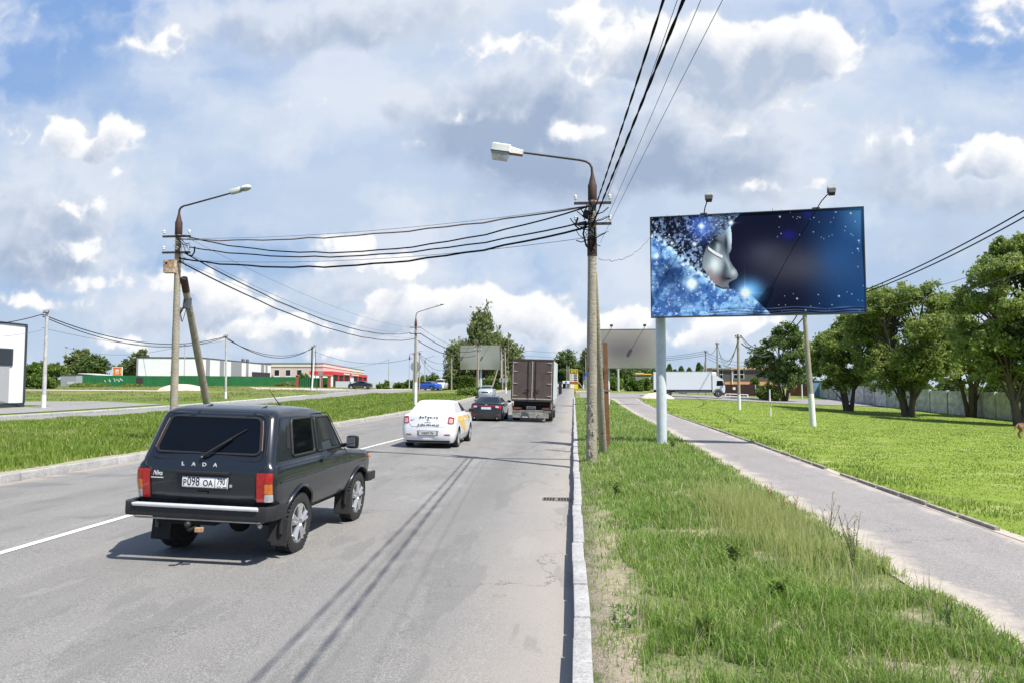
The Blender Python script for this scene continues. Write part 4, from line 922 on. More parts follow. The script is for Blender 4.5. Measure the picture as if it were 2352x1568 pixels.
for sx in (-1, 1):
    X0, X1 = sorted((sx * .03, sx * (hw - .05))); d = empty('rear_door', (0, 0, 0), None, None); d.parent = tr
    b = MB(); b.bb(X0, X1, -.02, .03, z0 + .06, z1 - .03)
    k = X0 + .05
    while k < X1 - .03: b.bb(k, k + .03, -.024, -.018, z0 + .1, z1 - .08); k += .06
    b.build('panel', BRN, d)
    xo = sx * (hw - .06)
    b = MB(); b.tube([(sx * .20, -.06, z0 + .02), (sx * .20, -.06, z1 - .02)], .022, 6); b.build('lock_bar', pbr('brown_frame', (.05, .038, .034), .7), d)
    b = MB(); b.bb(*sorted((xo - .02, xo + .02)), -.035, -.015, z0 + .08, z1 - .1); b.build('edge_seal', BRF, d)
    for zz in (z0 + .18, z0 + .85, z0 + 1.5, z1 - .16):
        b = MB(); b.extr([(xo, -.05, zz - .035), (xo, -.05, zz + .035), (xo - sx * .26, -.05, zz + .012), (xo - sx * .26, -.05, zz - .012)], (0, .03, 0)); b.build('hinge', BRF, d)
    b = MB(); b.rbox((sx * .28, -.07, 1.70), (.30, .03, .04), .01, ry=.1 * sx); b.rbox((sx * .20, -.08, 1.68), (.07, .04, .12), .01); b.build('latch', DARK, d)
b = MB(); b.bb(-.025, .025, -.045, -.02, z0 + .05, z1 - .06); b.build('centre_post', BRF, tr)
mbb('sill', BRF, tr, (-hw + .03, hw - .03, -.05, .0, z0 - .02, z0 + .05)); mbb('sill_beam', pbr('brown_frame', (.05, .038, .034), .7), tr, (-hw, hw, -.03, .1, z0 - .12, z0 - .025))
mbb('chassis', DARK, tr, (-.45, -.35, .1, 7.5, .72, 1.10), (.35, .45, .1, 7.5, .72, 1.10), (-1.0, 1.0, .4, .5, .62, 1.1), (-1.0, 1.0, .12, .2, .86, 1.1))
bu = mbb('rear_bumper', GALV, tr, (-1.05, 1.05, -.12, .0, .50, .62)); 
for (a, c_, m) in ((-1.05, -.58, BRF), (-.12, .28, BRF), (.31, .95, BRF), (-.56, -.14, pbr('dark_plate', (.07, .075, .085), .5))):
    b = MB(); b.rbox(((a + c_) / 2, -.10, .34), (c_ - a, .04, .28), .02); b.build('bumper_panel', pbr('dirty_beige', (.26, .245, .21), .8, var=.5, scale=5) if m is BRF else m, bu)
mbb('number_plate', pbr('plate_dusty', (.55, .54, .52), .6), tr, (-.50, -.20, -.13, -.122, .22, .27))
b = MB(); b.rbox((-.02, -.10, .76), (.52, .04, .16), .02); tb = b.build('tow_bracket', pbr('grey_metal', (.12, .12, .12), .6), tr)
for k in (-.15, 0, .15):
    b = MB(); b.lathe([(.035, -.13), (.035, -.121), (.001, -.121)], (k, 0, .76), 'y', 6); b.build('hole', DARK, tb)
for sx in (-1, 1):
    X0, X1 = sorted((sx * .52, sx * 1.02)); h = mbb('tail_light', DARK, tr, (X0, X1, -.06, .02, .66, .78)); X0, X1 = sorted((sx * .60, sx * .98)); mbb('lens', pbr('dirty_red_lens', (.22, .05, .045), .4), h, (X0, X1, -.075, -.06, .68, .76))
    X0, X1 = sorted((sx * .62, sx * 1.08)); mbb('mudflap', RUB, tr, (X0, X1, .35, .37, .28, .85))
    for (yw) in (1.1, 5.9):
        xw = sx * .92; wheel(tr, xw, yw, .42, .24 if yw > 3 else .40, sx, 'steel', .6, False, 28)
    X0, X1 = sorted((sx * 1.05, sx * 1.10)); mbb('side_guard', pbr('orange_rust', (.35, .20, .13), .8, var=.5), tr, (X0, X1, .0, .25, .70, 1.0)); mbb('side_rail', GALV, tr, (X0, X1, 1.9, 4.9, .55, .65), (X0, X1, 1.9, 4.9, .80, .88))
    b = MB(); b.rbox((sx * 1.30, 6.6, 1.85), (.22, .10, .75), .04); b.tube([(sx * 1.0, 6.7, 2.25), (sx * 1.3, 6.62, 2.2)], .025, 6); b.tube([(sx * 1.0, 6.7, 1.35), (sx * 1.3, 6.62, 1.45)], .025, 6); b.build('mirror', BLK, tr)
b = MB(); b.rbox((0, 7.15, 1.5), (2.05, 1.6, 1.9), .15); cb = b.build('cab', paint('cab_paint', (.6, .62, .64), .4), tr, smooth=40)
b = MB(); b.rbox((0, 7.93, 1.85), (1.8, .1, .8), .04); b.build('windscreen', GLASS, cb)
# ---- white lorry crossing, right
tw = empty('white_lorry', (D(1497, 905, 95).x + .2, 95.5, hgt(14, 95) + .06), 'white box lorry driving right along the cross street behind the lawn', 'lorry', R(-90 - 7))
WBX = paint('lorry_white', (.74, .77, .80), .45, 0, .2, .12)
LB = 7.2
mbb('cargo_box', WBX, tw, (-1.22, 1.22, .12, LB, .92, 3.15)); mbb('rear_door', pbr('cream_door', (.66, .60, .46), .6), tw, (-1.18, 1.18, .05, .12, .96, 3.1))
mbb('box_rail', pbr('grey_rail', (.45, .47, .5), .5, .4), tw, (-1.235, 1.235, .1, LB, .88, .95), (-1.23, 1.23, .1, LB + .02, 3.12, 3.17), (-1.235, 1.235, .08, .16, .9, 3.15), (-1.235, 1.235, LB - .06, LB + .01, .9, 3.15))
b = MB(); b.rbox((0, LB + .12, 2.85), (2.1, .9, .5), .12); b.build('roof_pod', WBX, tw, smooth=40)
b = MB(); sec = [(LB + .08, .55), (LB + 1.55, .50), (LB + 1.60, 1.2), (LB + 1.42, 2.05), (LB + 1.15, 2.28), (LB + .55, 2.65), (LB + .08, 2.75)]
b.extr([(-1.08, y, z) for y, z in sec], (2.16, 0, 0)); cb = b.build('cab', WBX, tw, smooth=30)
for sx in (-1, 1):
    b = MB(); b.extr([(sx * 1.082, y, z) for y, z in ((LB + .55, 1.40), (LB + 1.40, 1.40), (LB + 1.30, 2.02), (LB + .62, 2.02))], (sx * .012, 0, 0)); b.build('window', GLASS, cb)
    b = MB(); b.rbox((sx * 1.25, LB + 1.45, 1.75), (.2, .1, .5), .03); b.build('mirror', BLK, tw)
    for y in (1.9, LB + .75): wheel(tw, sx * .98, y, .45, .30, sx, 'steel', .6, False, 28)
    b = MB(); b.tube([(sx * 1.13, 1.9 + .55 * math.cos(a), .45 + .55 * math.sin(a)) for a in [math.pi * k / 10 for k in range(11)]], .04, 6); b.build('mudguard', pbr('grey_plastic', (.16, .16, .16), .6), tw, smooth=60); b = MB(); b.tube([(sx * 1.1, LB + .75 + .57 * math.cos(a), .45 + .57 * math.sin(a)) for a in [math.pi * k / 10 for k in range(11)]], .06, 6); b.build('mudguard', pbr('grey_plastic', (.16, .16, .16), .6), tw, smooth=60)
    mbb('side_guard', pbr('grey_rail', (.45, .47, .5), .5, .4), tw, (sx * 1.12 - .02, sx * 1.12 + .02, 2.7, LB - .1, .50, .58), (sx * 1.12 - .02, sx * 1.12 + .02, 2.7, LB - .1, .68, .74))
    mbb('side_tank', DARK, tw, (sx * .9 - .2, sx * .9 + .2, 3.2, 4.2, .42, .85))
b = MB(); b.extr([(-.98, y, z) for y, z in ((LB + 1.60, 1.30), (LB + 1.61, 1.32), (LB + 1.445, 2.03), (LB + 1.43, 2.03))], (1.96, 0, 0)); b.build('windscreen', GLASS, cb)
mbb('chassis', DARK, tw, (-.45, .45, .1, LB + 1.3, .6, .88), (-1.15, 1.15, -.3, .1, .55, .65)); mbb('front_bumper', BLK, tw, (-1.08, 1.08, LB + 1.35, LB + 1.66, .40, .62))
# ---------------------------------------------------------------- poles, lamps, cables
def concrete(name, base, dark):
    m, N = newmat(name); co = N.n('ShaderNodeTexCoord').outputs['Object']
    f = N.noise(N.vm('MULTIPLY', co, (1, 1, .35)), 6, 6, .7); g_ = N.noise(co, 45, 4, .75); h_ = N.noise(N.vm('MULTIPLY', co, (1, 1, 2.2)), 9, 3, .6)
    c = N.mix(N.mr(f, .3, .7), base, tuple(v * .62 for v in base)); c = N.mix(N.mr(g_, .60, .70, 0, .8), c, dark)
    c = N.mix(N.mr(h_, .68, .73, 0, .9), c, (.10, .085, .07)); r_ = N.noise(co, 7, 2, .4); c = N.mix(N.mr(r_, .735, .75), c, (.30, .07, .025))
    fin(N, c, .9, 0, N.m('ADD', N.m('MULTIPLY', h_, 1.5), g_), .9, .02, spec=.2); return m
CONC = concrete('weathered_concrete', (.42, .375, .30), (.16, .13, .10))
CONCL = pbr('pale_concrete', (.46, .46, .45), .85, var=.25, scale=3, bump=.3)
RUST = pbr('rusty_brown_steel', (.060, .028, .022), .75, var=.45, scale=25, bump=.2)
ARMM = pbr('arm_dark_steel', (.045, .032, .032), .6, var=.35, scale=20)
LAMPW = pbr('lamp_white_enamel', (.74, .74, .70), .5, var=.15, scale=12)
LAMPG = pbr('lamp_grey_glass', (.30, .31, .31), .25, var=.35, scale=15, coat=.4)
CERA = pbr('porcelain', (.72, .72, .70), .3, var=.08, coat=.5)
WIRE = pbr('black_cable', (.008, .008, .011), .9, var=.2, spec=.1)
WIREB = pbr('brown_cable', (.12, .075, .065), .6, var=.2)
WIREG = pbr('grey_wire', (.12, .13, .15), .5, var=.2)
WPNT = pbr('whitewash', (.72, .72, .70), .9, var=.15, scale=6)
def lamp_pole(loc, label, d=1, Ht=6.45, slope=.24, head='long', arms=True, white=0, lean=0, br=.125, tr_=.092, detail=True, group=None, am=None, cm=None, rise=.62):
    t = empty('lamp_pole', loc, label, 'street lamp', 0, group)
    b = MB(); pts = []; rr = []
    for i in range(25):
        f = i / 24; pts.append((lean * f, 0, -0.1 + (Ht + .1) * f)); rr.append(br + (tr_ - br) * f + (rnd.uniform(-.004, .004) if detail else 0))
    b.tube(pts, rr, 16); b.build('post', cm or CONC, t, smooth=50)
    x0 = lean
    b = MB(); b.lathe([(.10, Ht - .38), (.112, Ht - .36), (.112, Ht + .02), (.095, Ht + .05), (.036, Ht + .30), (.033, Ht + .34)], (x0, 0, 0), 'z', 12); b.build('sleeve', am or RUST, t, smooth=40)
    arm = [(x0, 0, Ht + .30), (x0 + d * .01, 0, Ht + .30 + (rise - .3) * .45), (x0 + d * .06, 0, Ht + .30 + (rise - .3) * .72), (x0 + d * .16, 0, Ht + .30 + (rise - .3) * .90), (x0 + d * .30, 0, Ht + rise)]
    L = 1.72; arm.append((x0 + d * L, 0, Ht + rise + slope * (L - .3)))
    b = MB(); b.tube(arm, [.034, .032, .030, .029, .028, .026], 10); b.build('arm', am or ARMM, t, smooth=50)
    ex, ez = x0 + d * L, Ht + rise + slope * (L - .3); an = -math.atan(slope) * d
    h = empty('lamp_head', (ex, 0, ez), None, None); h.parent = t; h.rotation_euler = (0, an, 0)
    b = MB()
    if head == 'box':
        b.extr([(0, -.07, -.05), (0, .07, -.05), (0, .07, .06), (0, -.07, .06)], (d * .01, 0, 0))
        n = 8
        def ring(x, wy, zb, zt2): return [(d * x, -wy, zb), (d * x, wy, zb), (d * x, wy * .95, zt2 * .75), (d * x, wy * .5, zt2), (d * x, -wy * .5, zt2), (d * x, -wy * .95, zt2 * .75)]
        rs = [ring(0, .06, -.06, .055), ring(.33, .10, -.07, .10), ring(.345, .13, -.06, .145), ring(.78, .135, -.06, .15), ring(.82, .11, -.05, .12)]
        o_ = len(b.v); k = 6
        for r_ in rs: b.v += r_
        for i in range(len(rs) - 1):
            for j in range(k): b.f.append((o_ + i * k + j, o_ + i * k + (j + 1) % k, o_ + (i + 1) * k + (j + 1) % k, o_ + (i + 1) * k + j)); b.mi.append(0)
        b.f.append(tuple(o_ + j for j in range(k))); b.f.append(tuple(o_ + 4 * k + j for j in range(k))); b.mi += [0, 0]
        b.build('housing', LAMPW, h, smooth=35)
        b = MB(); b.box((d * .575, 0, -.16), (.46, .25, .19), rx=math.pi, taper=.82); b.build('lens', LAMPG, h)
        mbb('lens_rim', ARMM, h, (*sorted((d * .34, d * .82)), -.14, .14, -.075, -.058)); mbb('hatch', pbr('rusty_plate', (.22, .10, .07), .8), h, (*sorted((d * .02, d * .33)), -.07, .07, -.085, -.065))
    else:
        b.rbox((d * .17, 0, .05), (.36, .13, .13), .03); b.ball((d * .50, 0, .04), .2, 10, (1.0, .62, .42)); b.build('housing', LAMPW, h, smooth=40)
        b = MB(); b.ball((d * .50, 0, .01), .19, 10, (.98, .6, .40)); b.rbox((d * .17, 0, -.03), (.35, .11, .05), .02); b.build('lens', LAMPG, h, smooth=40)
    if arms:
        for zz in (Ht - .46, Ht - .98):
            b = MB(); b.box((x0, -.11, zz), (.92, .06, .06)); ca = b.build('crossarm', ARMM, t)
            for sx in (-.42, .42):
                b = MB(); b.lathe([(.012, -.0), (.012, .07), (.035, .075), (.045, .10), (.03, .12), (.045, .14), (.04, .17), (.02, .19), (.001, .195)], (x0 + sx, -.11, zz + .02), 'z', 12); b.build('insulator', CERA, ca, smooth=50)
    if white:
        b = MB(); b.lathe([(br + .006, .0), (br + .003, white)], (0, 0, 0), 'z', 16); b.build('whitewashed_foot', WPNT, t, smooth=50)
    return t
XR, YR = .42, 18.3
PR_ = lamp_pole((XR, YR, .05), 'concrete lamp pole with chipped foot and lamp over the road, right beside the kerb', -1, 6.85, .16, 'box', rise=.66, lean=.065, br=.135, tr_=.10)
b = MB(); b.lathe([(.118, 5.08), (.122, 5.09), (.119, 5.55), (.113, 5.57)], (.05, 0, 0), 'z', 12); b.build('band', RUST, PR_)
# tangle of jumper wires at the pole head
b = MB(); r_ = random.Random(3)
for i in range(22):
    a0 = Vector((r_.uniform(-.5, .1), -.13 + r_.uniform(-.05, .03), r_.uniform(5.35, 6.4))); a1 = Vector((r_.uniform(-.12, .5), -.14 + r_.uniform(-.05, .03), a0.z + r_.uniform(-.5, .5)))
    mid = (a0 + a1) / 2 + Vector((r_.uniform(-.15, .1), -.06, r_.uniform(-.25, .05)))
    b.tube([a0, (a0 + mid) / 2 + Vector((0, -.02, -.05)), mid, (a1 + mid) / 2 + Vector((0, -.02, -.04)), a1], r_.choice([.006, .009, .013]), 6)
for pts in ([(x_, y_, z_ + .42) for x_, y_, z_ in q_] for q_ in ([(-.10, -.14, 5.5), (-.17, -.16, 5.2), (-.10, -.15, 4.9), (.02, -.15, 4.75), (.12, -.14, 5.0), (.10, -.15, 5.35)], [(-.3, -.14, 5.6), (-.36, -.16, 5.4), (-.25, -.16, 5.3), (-.08, -.15, 5.42)], [(-.05, -.15, 5.9), (-.12, -.18, 5.78), (.04, -.18, 5.7), (.1, -.15, 5.9)])):
    b.tube(pts, .022, 6)
b.build('jumper_wires', WIRE, PR_, smooth=50)
b = MB(); b.rbox((-.10, -.19, 6.10), (.14, .10, .2), .03, ry=.3); b.build('cable_clamp', WIRE, PR_)
# chipped concrete chunks at foot
b = MB()
for i in range(16):
    a = R(rnd.uniform(190, 300)); z = rnd.uniform(.0, 1.5); b.rbox((math.cos(a) * .128, math.sin(a) * .128, z), (.06, .05, rnd.uniform(.05, .16)), .015, rz=a, rx=rnd.uniform(-.2, .2))
b.build('broken_foot', CONC, PR_)
# strut pole behind it
def strut(base, top, r0, r1, label, capm=True, mat_=None):
    t = empty('strut_pole', base, label, 'pole'); b = MB(); d = Vector(top) - Vector(base)
    b.tube([d * (-.02 + k / 12 * 1.02) for k in range(13)], [r0 + (r1 - r0) * k / 12 + rnd.uniform(-.004, .004) for k in range(13)], 14); b.build('post', mat_ or CONC, t, smooth=50)
    if capm: b = MB(); b.tube([d * .93, d * 1.005], [r1 + .012, r1 + .012], 10); b.build('steel_cap', RUST, t)
    return t
strut((.80, 20.7, .08), (.52, 18.52, 4.75), .108, .075, 'second concrete post leaning against the right lamp pole from behind', False)
t = empty('steel_post', (1.0, 22.3, .08), 'rusty brown square steel post strapped beside the right lamp pole', 'post')
b = MB(); b.rbox((-.03, 0, 1.55), (.13, .13, 3.2), .01, ry=-.018); b.build('post', pbr('rusty_brown_paint', (.19, .085, .035), .7, var=.4, scale=7), t)
b = MB(); b.tube([(-.12, -.09, 1.72), (.06, -.08, 1.70), (.05, .08, 1.74)], .014, 6); b.tube([(-.30, -.55, 1.72), (-.12, -.09, 1.72)], .012, 6); b.build('tie_wire', WIREG, t)
# left lamp pole with box + strut
XL, YL = D(403, 800, 22.6).x, 22.6
PLp = lamp_pole((XL, YL, .08), 'concrete lamp pole with rusty switch box standing left of the dark off-road car', 1, 7.08, .25, 'long', rise=.58)
b = MB(); b.rbox((-.16, -.16, 5.64), (.36, .20, .42), .01); bx = b.build('switch_box', pbr('rusty_cream_box', (.55, .46, .33), .75, var=.0, col2=(.25, .09, .04), scale=9), PLp)
mbb('window', GLASS2, bx, (-.27, -.20, -.265, -.258, 5.71, 5.78))
b = MB(); r_ = random.Random(9)
for i in range(14):
    a0 = Vector((r_.uniform(-.1, .12), -.13, r_.uniform(5.85, 6.75))); a1 = Vector((r_.uniform(.1, .5), -.13, a0.z + r_.uniform(-.45, .3))); mid = (a0 + a1) / 2 + Vector((.05, -.05, r_.uniform(-.2, .12)))
    b.tube([a0, mid, a1], r_.choice([.006, .010]), 6)
b.tube([(.35, -.12, 6.10), (.42, -.14, 6.0), (.55, -.14, 5.98), (.62, -.14, 6.1), (.63, -.14, 6.27)], .022, 6)
b.build('jumper_wires', WIRE, PLp, smooth=50)
b = MB(); b.tube([(-.09, -.13, 6.5), (.08, -.14, 6.47), (-.06, -.14, 6.35), (.08, -.14, 6.25), (-.06, -.14, 6.17)], .012, 6); b.build('pale_wire', pbr('pale_wire', (.6, .56, .46), .6), PLp)
ST = strut((D(489, 1000, 26.6).x, 26.6, .1), (XL + .19, YL + .05, 5.35), .135, .105, 'leaning concrete strut with grey cable box, right of the left lamp pole')
tp = Vector((XL + .19, YL + .05, 5.35)) - Vector((D(489, 1000, 26.6).x, 26.6, .1))
b = MB(); q = tp * .86 + Vector((.03, -.13, 0)); b.rbox(q, (.22, .16, .38), .03, rx=.0, ry=.12); b.build('cable_box', pbr('dark_grey_box', (.09, .095, .11), .5), ST)
b = MB()
for k in range(5): b.tube([q + Vector((-.06 - .03 * k, -.08, -.15)), q + Vector((-.16 - .02 * k, -.1, -.35 - .04 * k)), q + Vector((-.10, -.1, -.62)), q + Vector((-.03, -.1, -.4)), q + Vector((.02, -.09, -.17))], .010, 6)
b.build('cable_loops', WIRE, ST, smooth=50)
# poles further along the left verge
gz = 'lamp poles receding along the left side of the road'
def lpz(y, x=None, u=None):
    x = D(u, 890, y).x if u else x; return (x, y, hgt(x, y))
LP = {}
LP[60] = lamp_pole(lpz(60, u=954), 'whitewashed-foot lamp pole with rusty collar in the median left of the white taxi', 1, 6.95, .30, 'long', rise=.85, white=2.0, am=pbr('rust_red', (.11, .032, .022), .7, var=.3))
LP[95] = lamp_pole(lpz(95, u=1098), 'lamp pole whose pale head shows in front of the tall birch', 1, 6.7, .3, 'long', rise=.8, group=gz)
LP[130] = lamp_pole(lpz(128, u=1154), 'lamp pole with pale head against the right half of the birch group', 1, 6.7, .3, 'long', rise=.8, group=gz)
LP[165] = lamp_pole(lpz(160, u=1190), 'farthest-left lamp pole, its head just over the brown lorry roof corner', 1, 6.7, .3, 'long', rise=.8, group=gz)
lamp_pole(lpz(185, u=1212), 'smallest lamp pole of the left row, seen just over the brown lorry roof', 1, 6.3, .3, 'long')
def up(label, u, vb, y, vt=None, Hh=None, r0=.11, m=None, lean=0, arms=False, name='utility_pole', group=None, white=0, hook=True):
    x = D(u, vb, y).x; z = hgt(x, y)
    if Hh is None: Hh = D(u, vt, y).z - z
    t = empty(name, (x, y, z), label, 'utility pole' if name == 'utility_pole' else 'post', 0, group); b = MB()
    b.tube([(lean * k / 6, 0, -.2 + (Hh + .2) * k / 6) for k in range(7)], [r0 + (r0 * .68 - r0) * k / 6 for k in range(7)], 10); b.build('post', m or CONCL, t, smooth=50)
    if hook:
        b = MB(); b.box((lean, -r0 * .9, Hh - .25), (.5, .06, .07)); b.ball((lean - .2, -.1, Hh - .12), .06, 6); b.ball((lean + .2, -.1, Hh - .12), .06, 6); b.build('bracket', ARMM, t)
    if white:
        b = MB(); b.tube([(0, 0, -.1), (lean * white / Hh, 0, white)], [r0 + .006, r0 * (1 - .32 * white / Hh) + .006], 10); b.build('whitewashed_foot', WPNT, t, smooth=50)
    return t
up('pale concrete utility pole beside the white building at the left edge', 100, 937, 57.5, 712, r0=.17, white=1.1)
up('pale utility pole on the grass bank in front of the striped warehouse', 518, 920, 83, 768, r0=.14, lean=-.1, white=.8)
u3 = up('double utility pole with a white leg in front of the green gate', 716, 893, 122, 790, r0=.15, lean=.45, m=WPNT)
b = MB(); b.tube([(-.2, .3, 0), (-.15, .3, 7.4)], .12, 8); b.tube([(.5, .0, 7.2), (.65, 0, 4), (.6, 0, 1.6), (.9, 0, .1)], .05, 6); b.build('cable_riser', ARMM, u3)
up('thin far pole beyond the grey shed, left of the dark trees', 148, 866, 190, 795, r0=.13, lean=.3)
up('thin far pole between the two legs of the leaning strut', 423, 872, 170, 790, r0=.13)
up('very thin pole standing behind the grey metal fence', 893, 890, 150, 823, r0=.12, hook=False)
up('utility pole close behind the mid lamp pole, left one', 949, 893, 112, 810, r0=.12, lean=.15, m=CONC)
up('utility pole close behind the mid lamp pole, right one', 963, 893, 108, 808, r0=.13, m=CONC)
lamp_pole((D(940, 893, 125).x, 125, hgt(-28, 125)), 'slim lamp pole with short curved arm left of the mid lamp pole', 1, 5.6, .3, 'long', arms=False, br=.09, tr_=.06, cm=CONCL)
lamp_pole((D(976, 880, 150).x, 150, hgt(-30, 150)), 'small far lamp pole above the conifers by the blue car', 1, 5.6, .3, 'long', arms=False, br=.1, tr_=.07, cm=CONCL)
up('concrete pole at the left edge of the birch group', 1037, 893, 118, 815, r0=.13, m=CONC)
up('tan post below the grey roadside billboard', 1096, 900, 100, 850, r0=.16, m=CONC, hook=False)
strut((D(1128, 897, 118).x, 118, hgt(-13, 118)), (D(1149, 820, 119).x, 119, 6), .12, .10, 'slanting concrete strut in front of the clipped hedge', False, CONC)
up('pale post right of the slanting strut by the hedge', 1151, 889, 135, 800, r0=.13, m=CONCL)
up('dark worn pole with whitewashed foot beside the brown lorry', 1162, 899, 108, 800, r0=.13, m=CONC, lean=-.15, white=1.0)
up('slim pole hugging the left edge of the brown lorry', 1167, 893, 140, 770, r0=.10, m=CONC)
# right-side poles
up('slender concrete pole leaning left on the lawn below the billboard', 1868, 978, G(1868, 978).y, 706, r0=.15, lean=-.30, m=CONC, white=1.55)
up('utility pole with whitewashed foot on the lawn left of the first tree', 1698, 940, G(1698, 940).y, 768, r0=.13, m=CONC, white=1.2, hook=True)
up('utility pole standing at the kerb behind the white lorry cab', 1649, 908, 100, 786, r0=.15, m=CONC)
u4 = up('utility pole rising behind the white lorry roof', 1622, 900, 110, 804, r0=.13, m=CONC)
strut((D(1603, 900, 109).x, 109, .3), (D(1620, 822, 110).x, 109.8, 5.6), .12, .10, 'diagonal brace pole behind the white lorry', False, CONC)
up('pale lamp post seen between brown post and the second billboard pole', 1420, 892, 116, 800, r0=.20, m=CONCL, hook=False)
# far poles by the fuel station
lamp_pole((D(1302, 893, 160).x, 160, zt(160)), 'far lamp pole with arm to the left, right of the brown lorry', -1, 5.4, .2, 'long', arms=False, br=.12, tr_=.09)
up('grey far pole left of the fuel price sign', 1307, 893, 175, 840, r0=.1, hook=False); up('second grey far pole by the fuel price sign', 1313, 893, 178, 845, r0=.08, hook=False)
up('pale far pole right of the fuel price sign with whitewashed foot', 1340, 893, 150, 820, r0=.12, m=CONC, white=.9); up('far pole beside the blue signs', 1345.5, 893, 140, 815, r0=.1, m=CONC)
up('short whitewashed marker post standing alone on the lawn', 1770, 955, G(1770, 955).y, 935, r0=.06, m=WPNT, name='marker_post', hook=False)
# ---- cables
def cable(label, p0, p1, sag, r, m=None, group='overhead cables', n=24, wob=0.0, twist=False):
    p0 = Vector(p0); p1 = Vector(p1); r_ = random.Random(hash(label) & 255); pts = []
    base = []
    n = n * (12 if twist else 1)
    for i in range(n + 1):
        t = i / n; p = p0.lerp(p1, t); p.z -= 4 * sag * t * (1 - t); p.z += wob * math.sin(t * 23) * math.sin(t * 61 + 1); base.append(p)
    b = MB()
    if twist:
        L = (p1 - p0).length; 
        for ph in (0, math.pi): b.tube([p + Vector((math.cos(i / n * L / .34 * 6.283 / 2 + ph), 0, math.sin(i / n * L / .34 * 6.283 / 2 + ph))) * r * .55 for i, p in enumerate(base)], r * .62, 5)
    else: b.tube(base, r, 6)
    o = b.build('cable', m or WIRE, fixn=True, smooth=60); tag(o, label, 'cable', group); return o
def PRt(dx, z): return (XR + .05 + dx, YR - .12, z)
def PLt(dx, z): return (XL + dx, YL - .12, z)
gX = 'cables crossing the road between the two near lamp poles'
cable('topmost brown cable spanning the road between the two lamp poles', PRt(-.12, 6.36), PLt(.1, 6.60), .30, .020, WIREB, gX, wob=.025)
cable('black cable spanning the road just below the brown one', PRt(-.14, 6.34), PLt(.42, 6.66), .78, .020, None, gX, wob=.02)
cable('middle black cable spanning the road between the lamp poles', PRt(-.14, 5.98), PLt(.42, 6.34), .56, .020, None, gX, wob=.02)
cable('lowest thick black cable spanning the road between the lamp poles', PRt(-.12, 5.84), PLt(.12, 5.98), .58, .027, None, gX, wob=.025)
cable('thin grey wire spanning the road below the other cables', PRt(-.1, 5.58), PLt(.12, 5.94), .28, .007, WIREG, gX)
cable('thin grey wire at the very top of the span across the road', PRt(-.2, 6.36), PLt(.42, 6.62), .2, .006, WIREG, gX)
def overhead(label, dx, z0, u, r, m=None, twist=False):
    p0 = Vector(PRt(dx, z0)); p1 = D(u, 0, 7.8); k = (p0.y + 14) / (p0.y - 7.8)
    dxy = (p1.x - p0.x) * k; pts = []; n = 170 if twist else 60
    z2 = 6.4; y0, y1, y2 = p0.y, 7.8, -14
    for i in range(n + 1):
        y = y0 + (y2 - y0) * i / n
        z = p0.z * (y - y1) * (y - y2) / ((y0 - y1) * (y0 - y2)) + p1.z * (y - y0) * (y - y2) / ((y1 - y0) * (y1 - y2)) + z2 * (y - y0) * (y - y1) / ((y2 - y0) * (y2 - y1))
        pts.append(Vector((p0.x + dxy * (y0 - y) / (y0 - y2), y, z)))
    b = MB()
    if twist:
        for ph in (0, math.pi): b.tube([p + Vector((math.cos(i * .85 + ph), 0, math.sin(i * .85 + ph))) * r * .5 for i, p in enumerate(pts)], r * .62, 6)
    else: b.tube(pts, r, 6)
    tag(b.build('cable', m or WIRE, smooth=60), label, 'cable', 'cables running overhead from the right lamp pole towards the camera')
overhead('left twisted black cable from the right lamp pole overhead', .05, 6.25, 1524, .0165, None, True)
overhead('thin wire between the two twisted overhead cables', .28, 6.35, 1556, .004)
overhead('right thick twisted black cable from the right lamp pole overhead', .0, 5.85, 1570, .0205, None, True)
overhead('thin wire right of the twisted overhead cables', .33, 5.95, 1610, .004)
overhead('rightmost thin wire running overhead from the right lamp pole', .2, 5.45, 1660, .004)
M60 = Vector((D(954, 890, 60).x, 59.9, hgt(-12.7, 60)))
gM = 'cables from the left lamp pole to the mid lamp pole'
cable('lower thick black cable from left lamp pole to mid lamp pole', PLt(.1, 5.9), M60 + Vector((-.1, 0, 5.55)), .95, .023, None, gM, wob=.02)
cable('upper thick black cable from left lamp pole to mid lamp pole', PLt(.3, 6.15), M60 + Vector((-.4, 0, 6.05)), .95, .020, None, gM, wob=.02)
cable('thin wire just above the upper thick cable to the mid lamp pole', PLt(.3, 6.2), M60 + Vector((-.4, 0, 6.1)), .75, .007, WIREG, gM)
cable('thin wire between the two thick cables to the mid lamp pole', PLt(.1, 5.94), M60 + Vector((-.1, 0, 5.6)), .6, .006, WIREG, gM)
cable('topmost thin wire from left lamp pole to mid lamp pole', PLt(.42, 6.62), M60 + Vector((-.4, 0, 6.5)), .55, .006, WIREG, gM)
M95 = Vector((D(1098, 890, 95).x, 94.9, hgt(-13, 95)))
for i, (dz, dx, r) in enumerate(((6.0, .4, .03), (5.4, .2, .03), (6.5, .4, .012))):
    cable(('upper', 'lower', 'thin top')[i] + ' cable from the mid lamp pole towards the birch group', M60 + Vector((dx, 0, dz)), M95 + Vector((-.3, 0, dz - .3)), .7, r, None, 'cables beyond the mid lamp pole')
cable('thin slack wire from the right lamp pole to the billboard corner', PRt(.15, 5.05), D(1497, 540, 23.5), .32, .008, WIREG, 'loose wires', wob=.03)
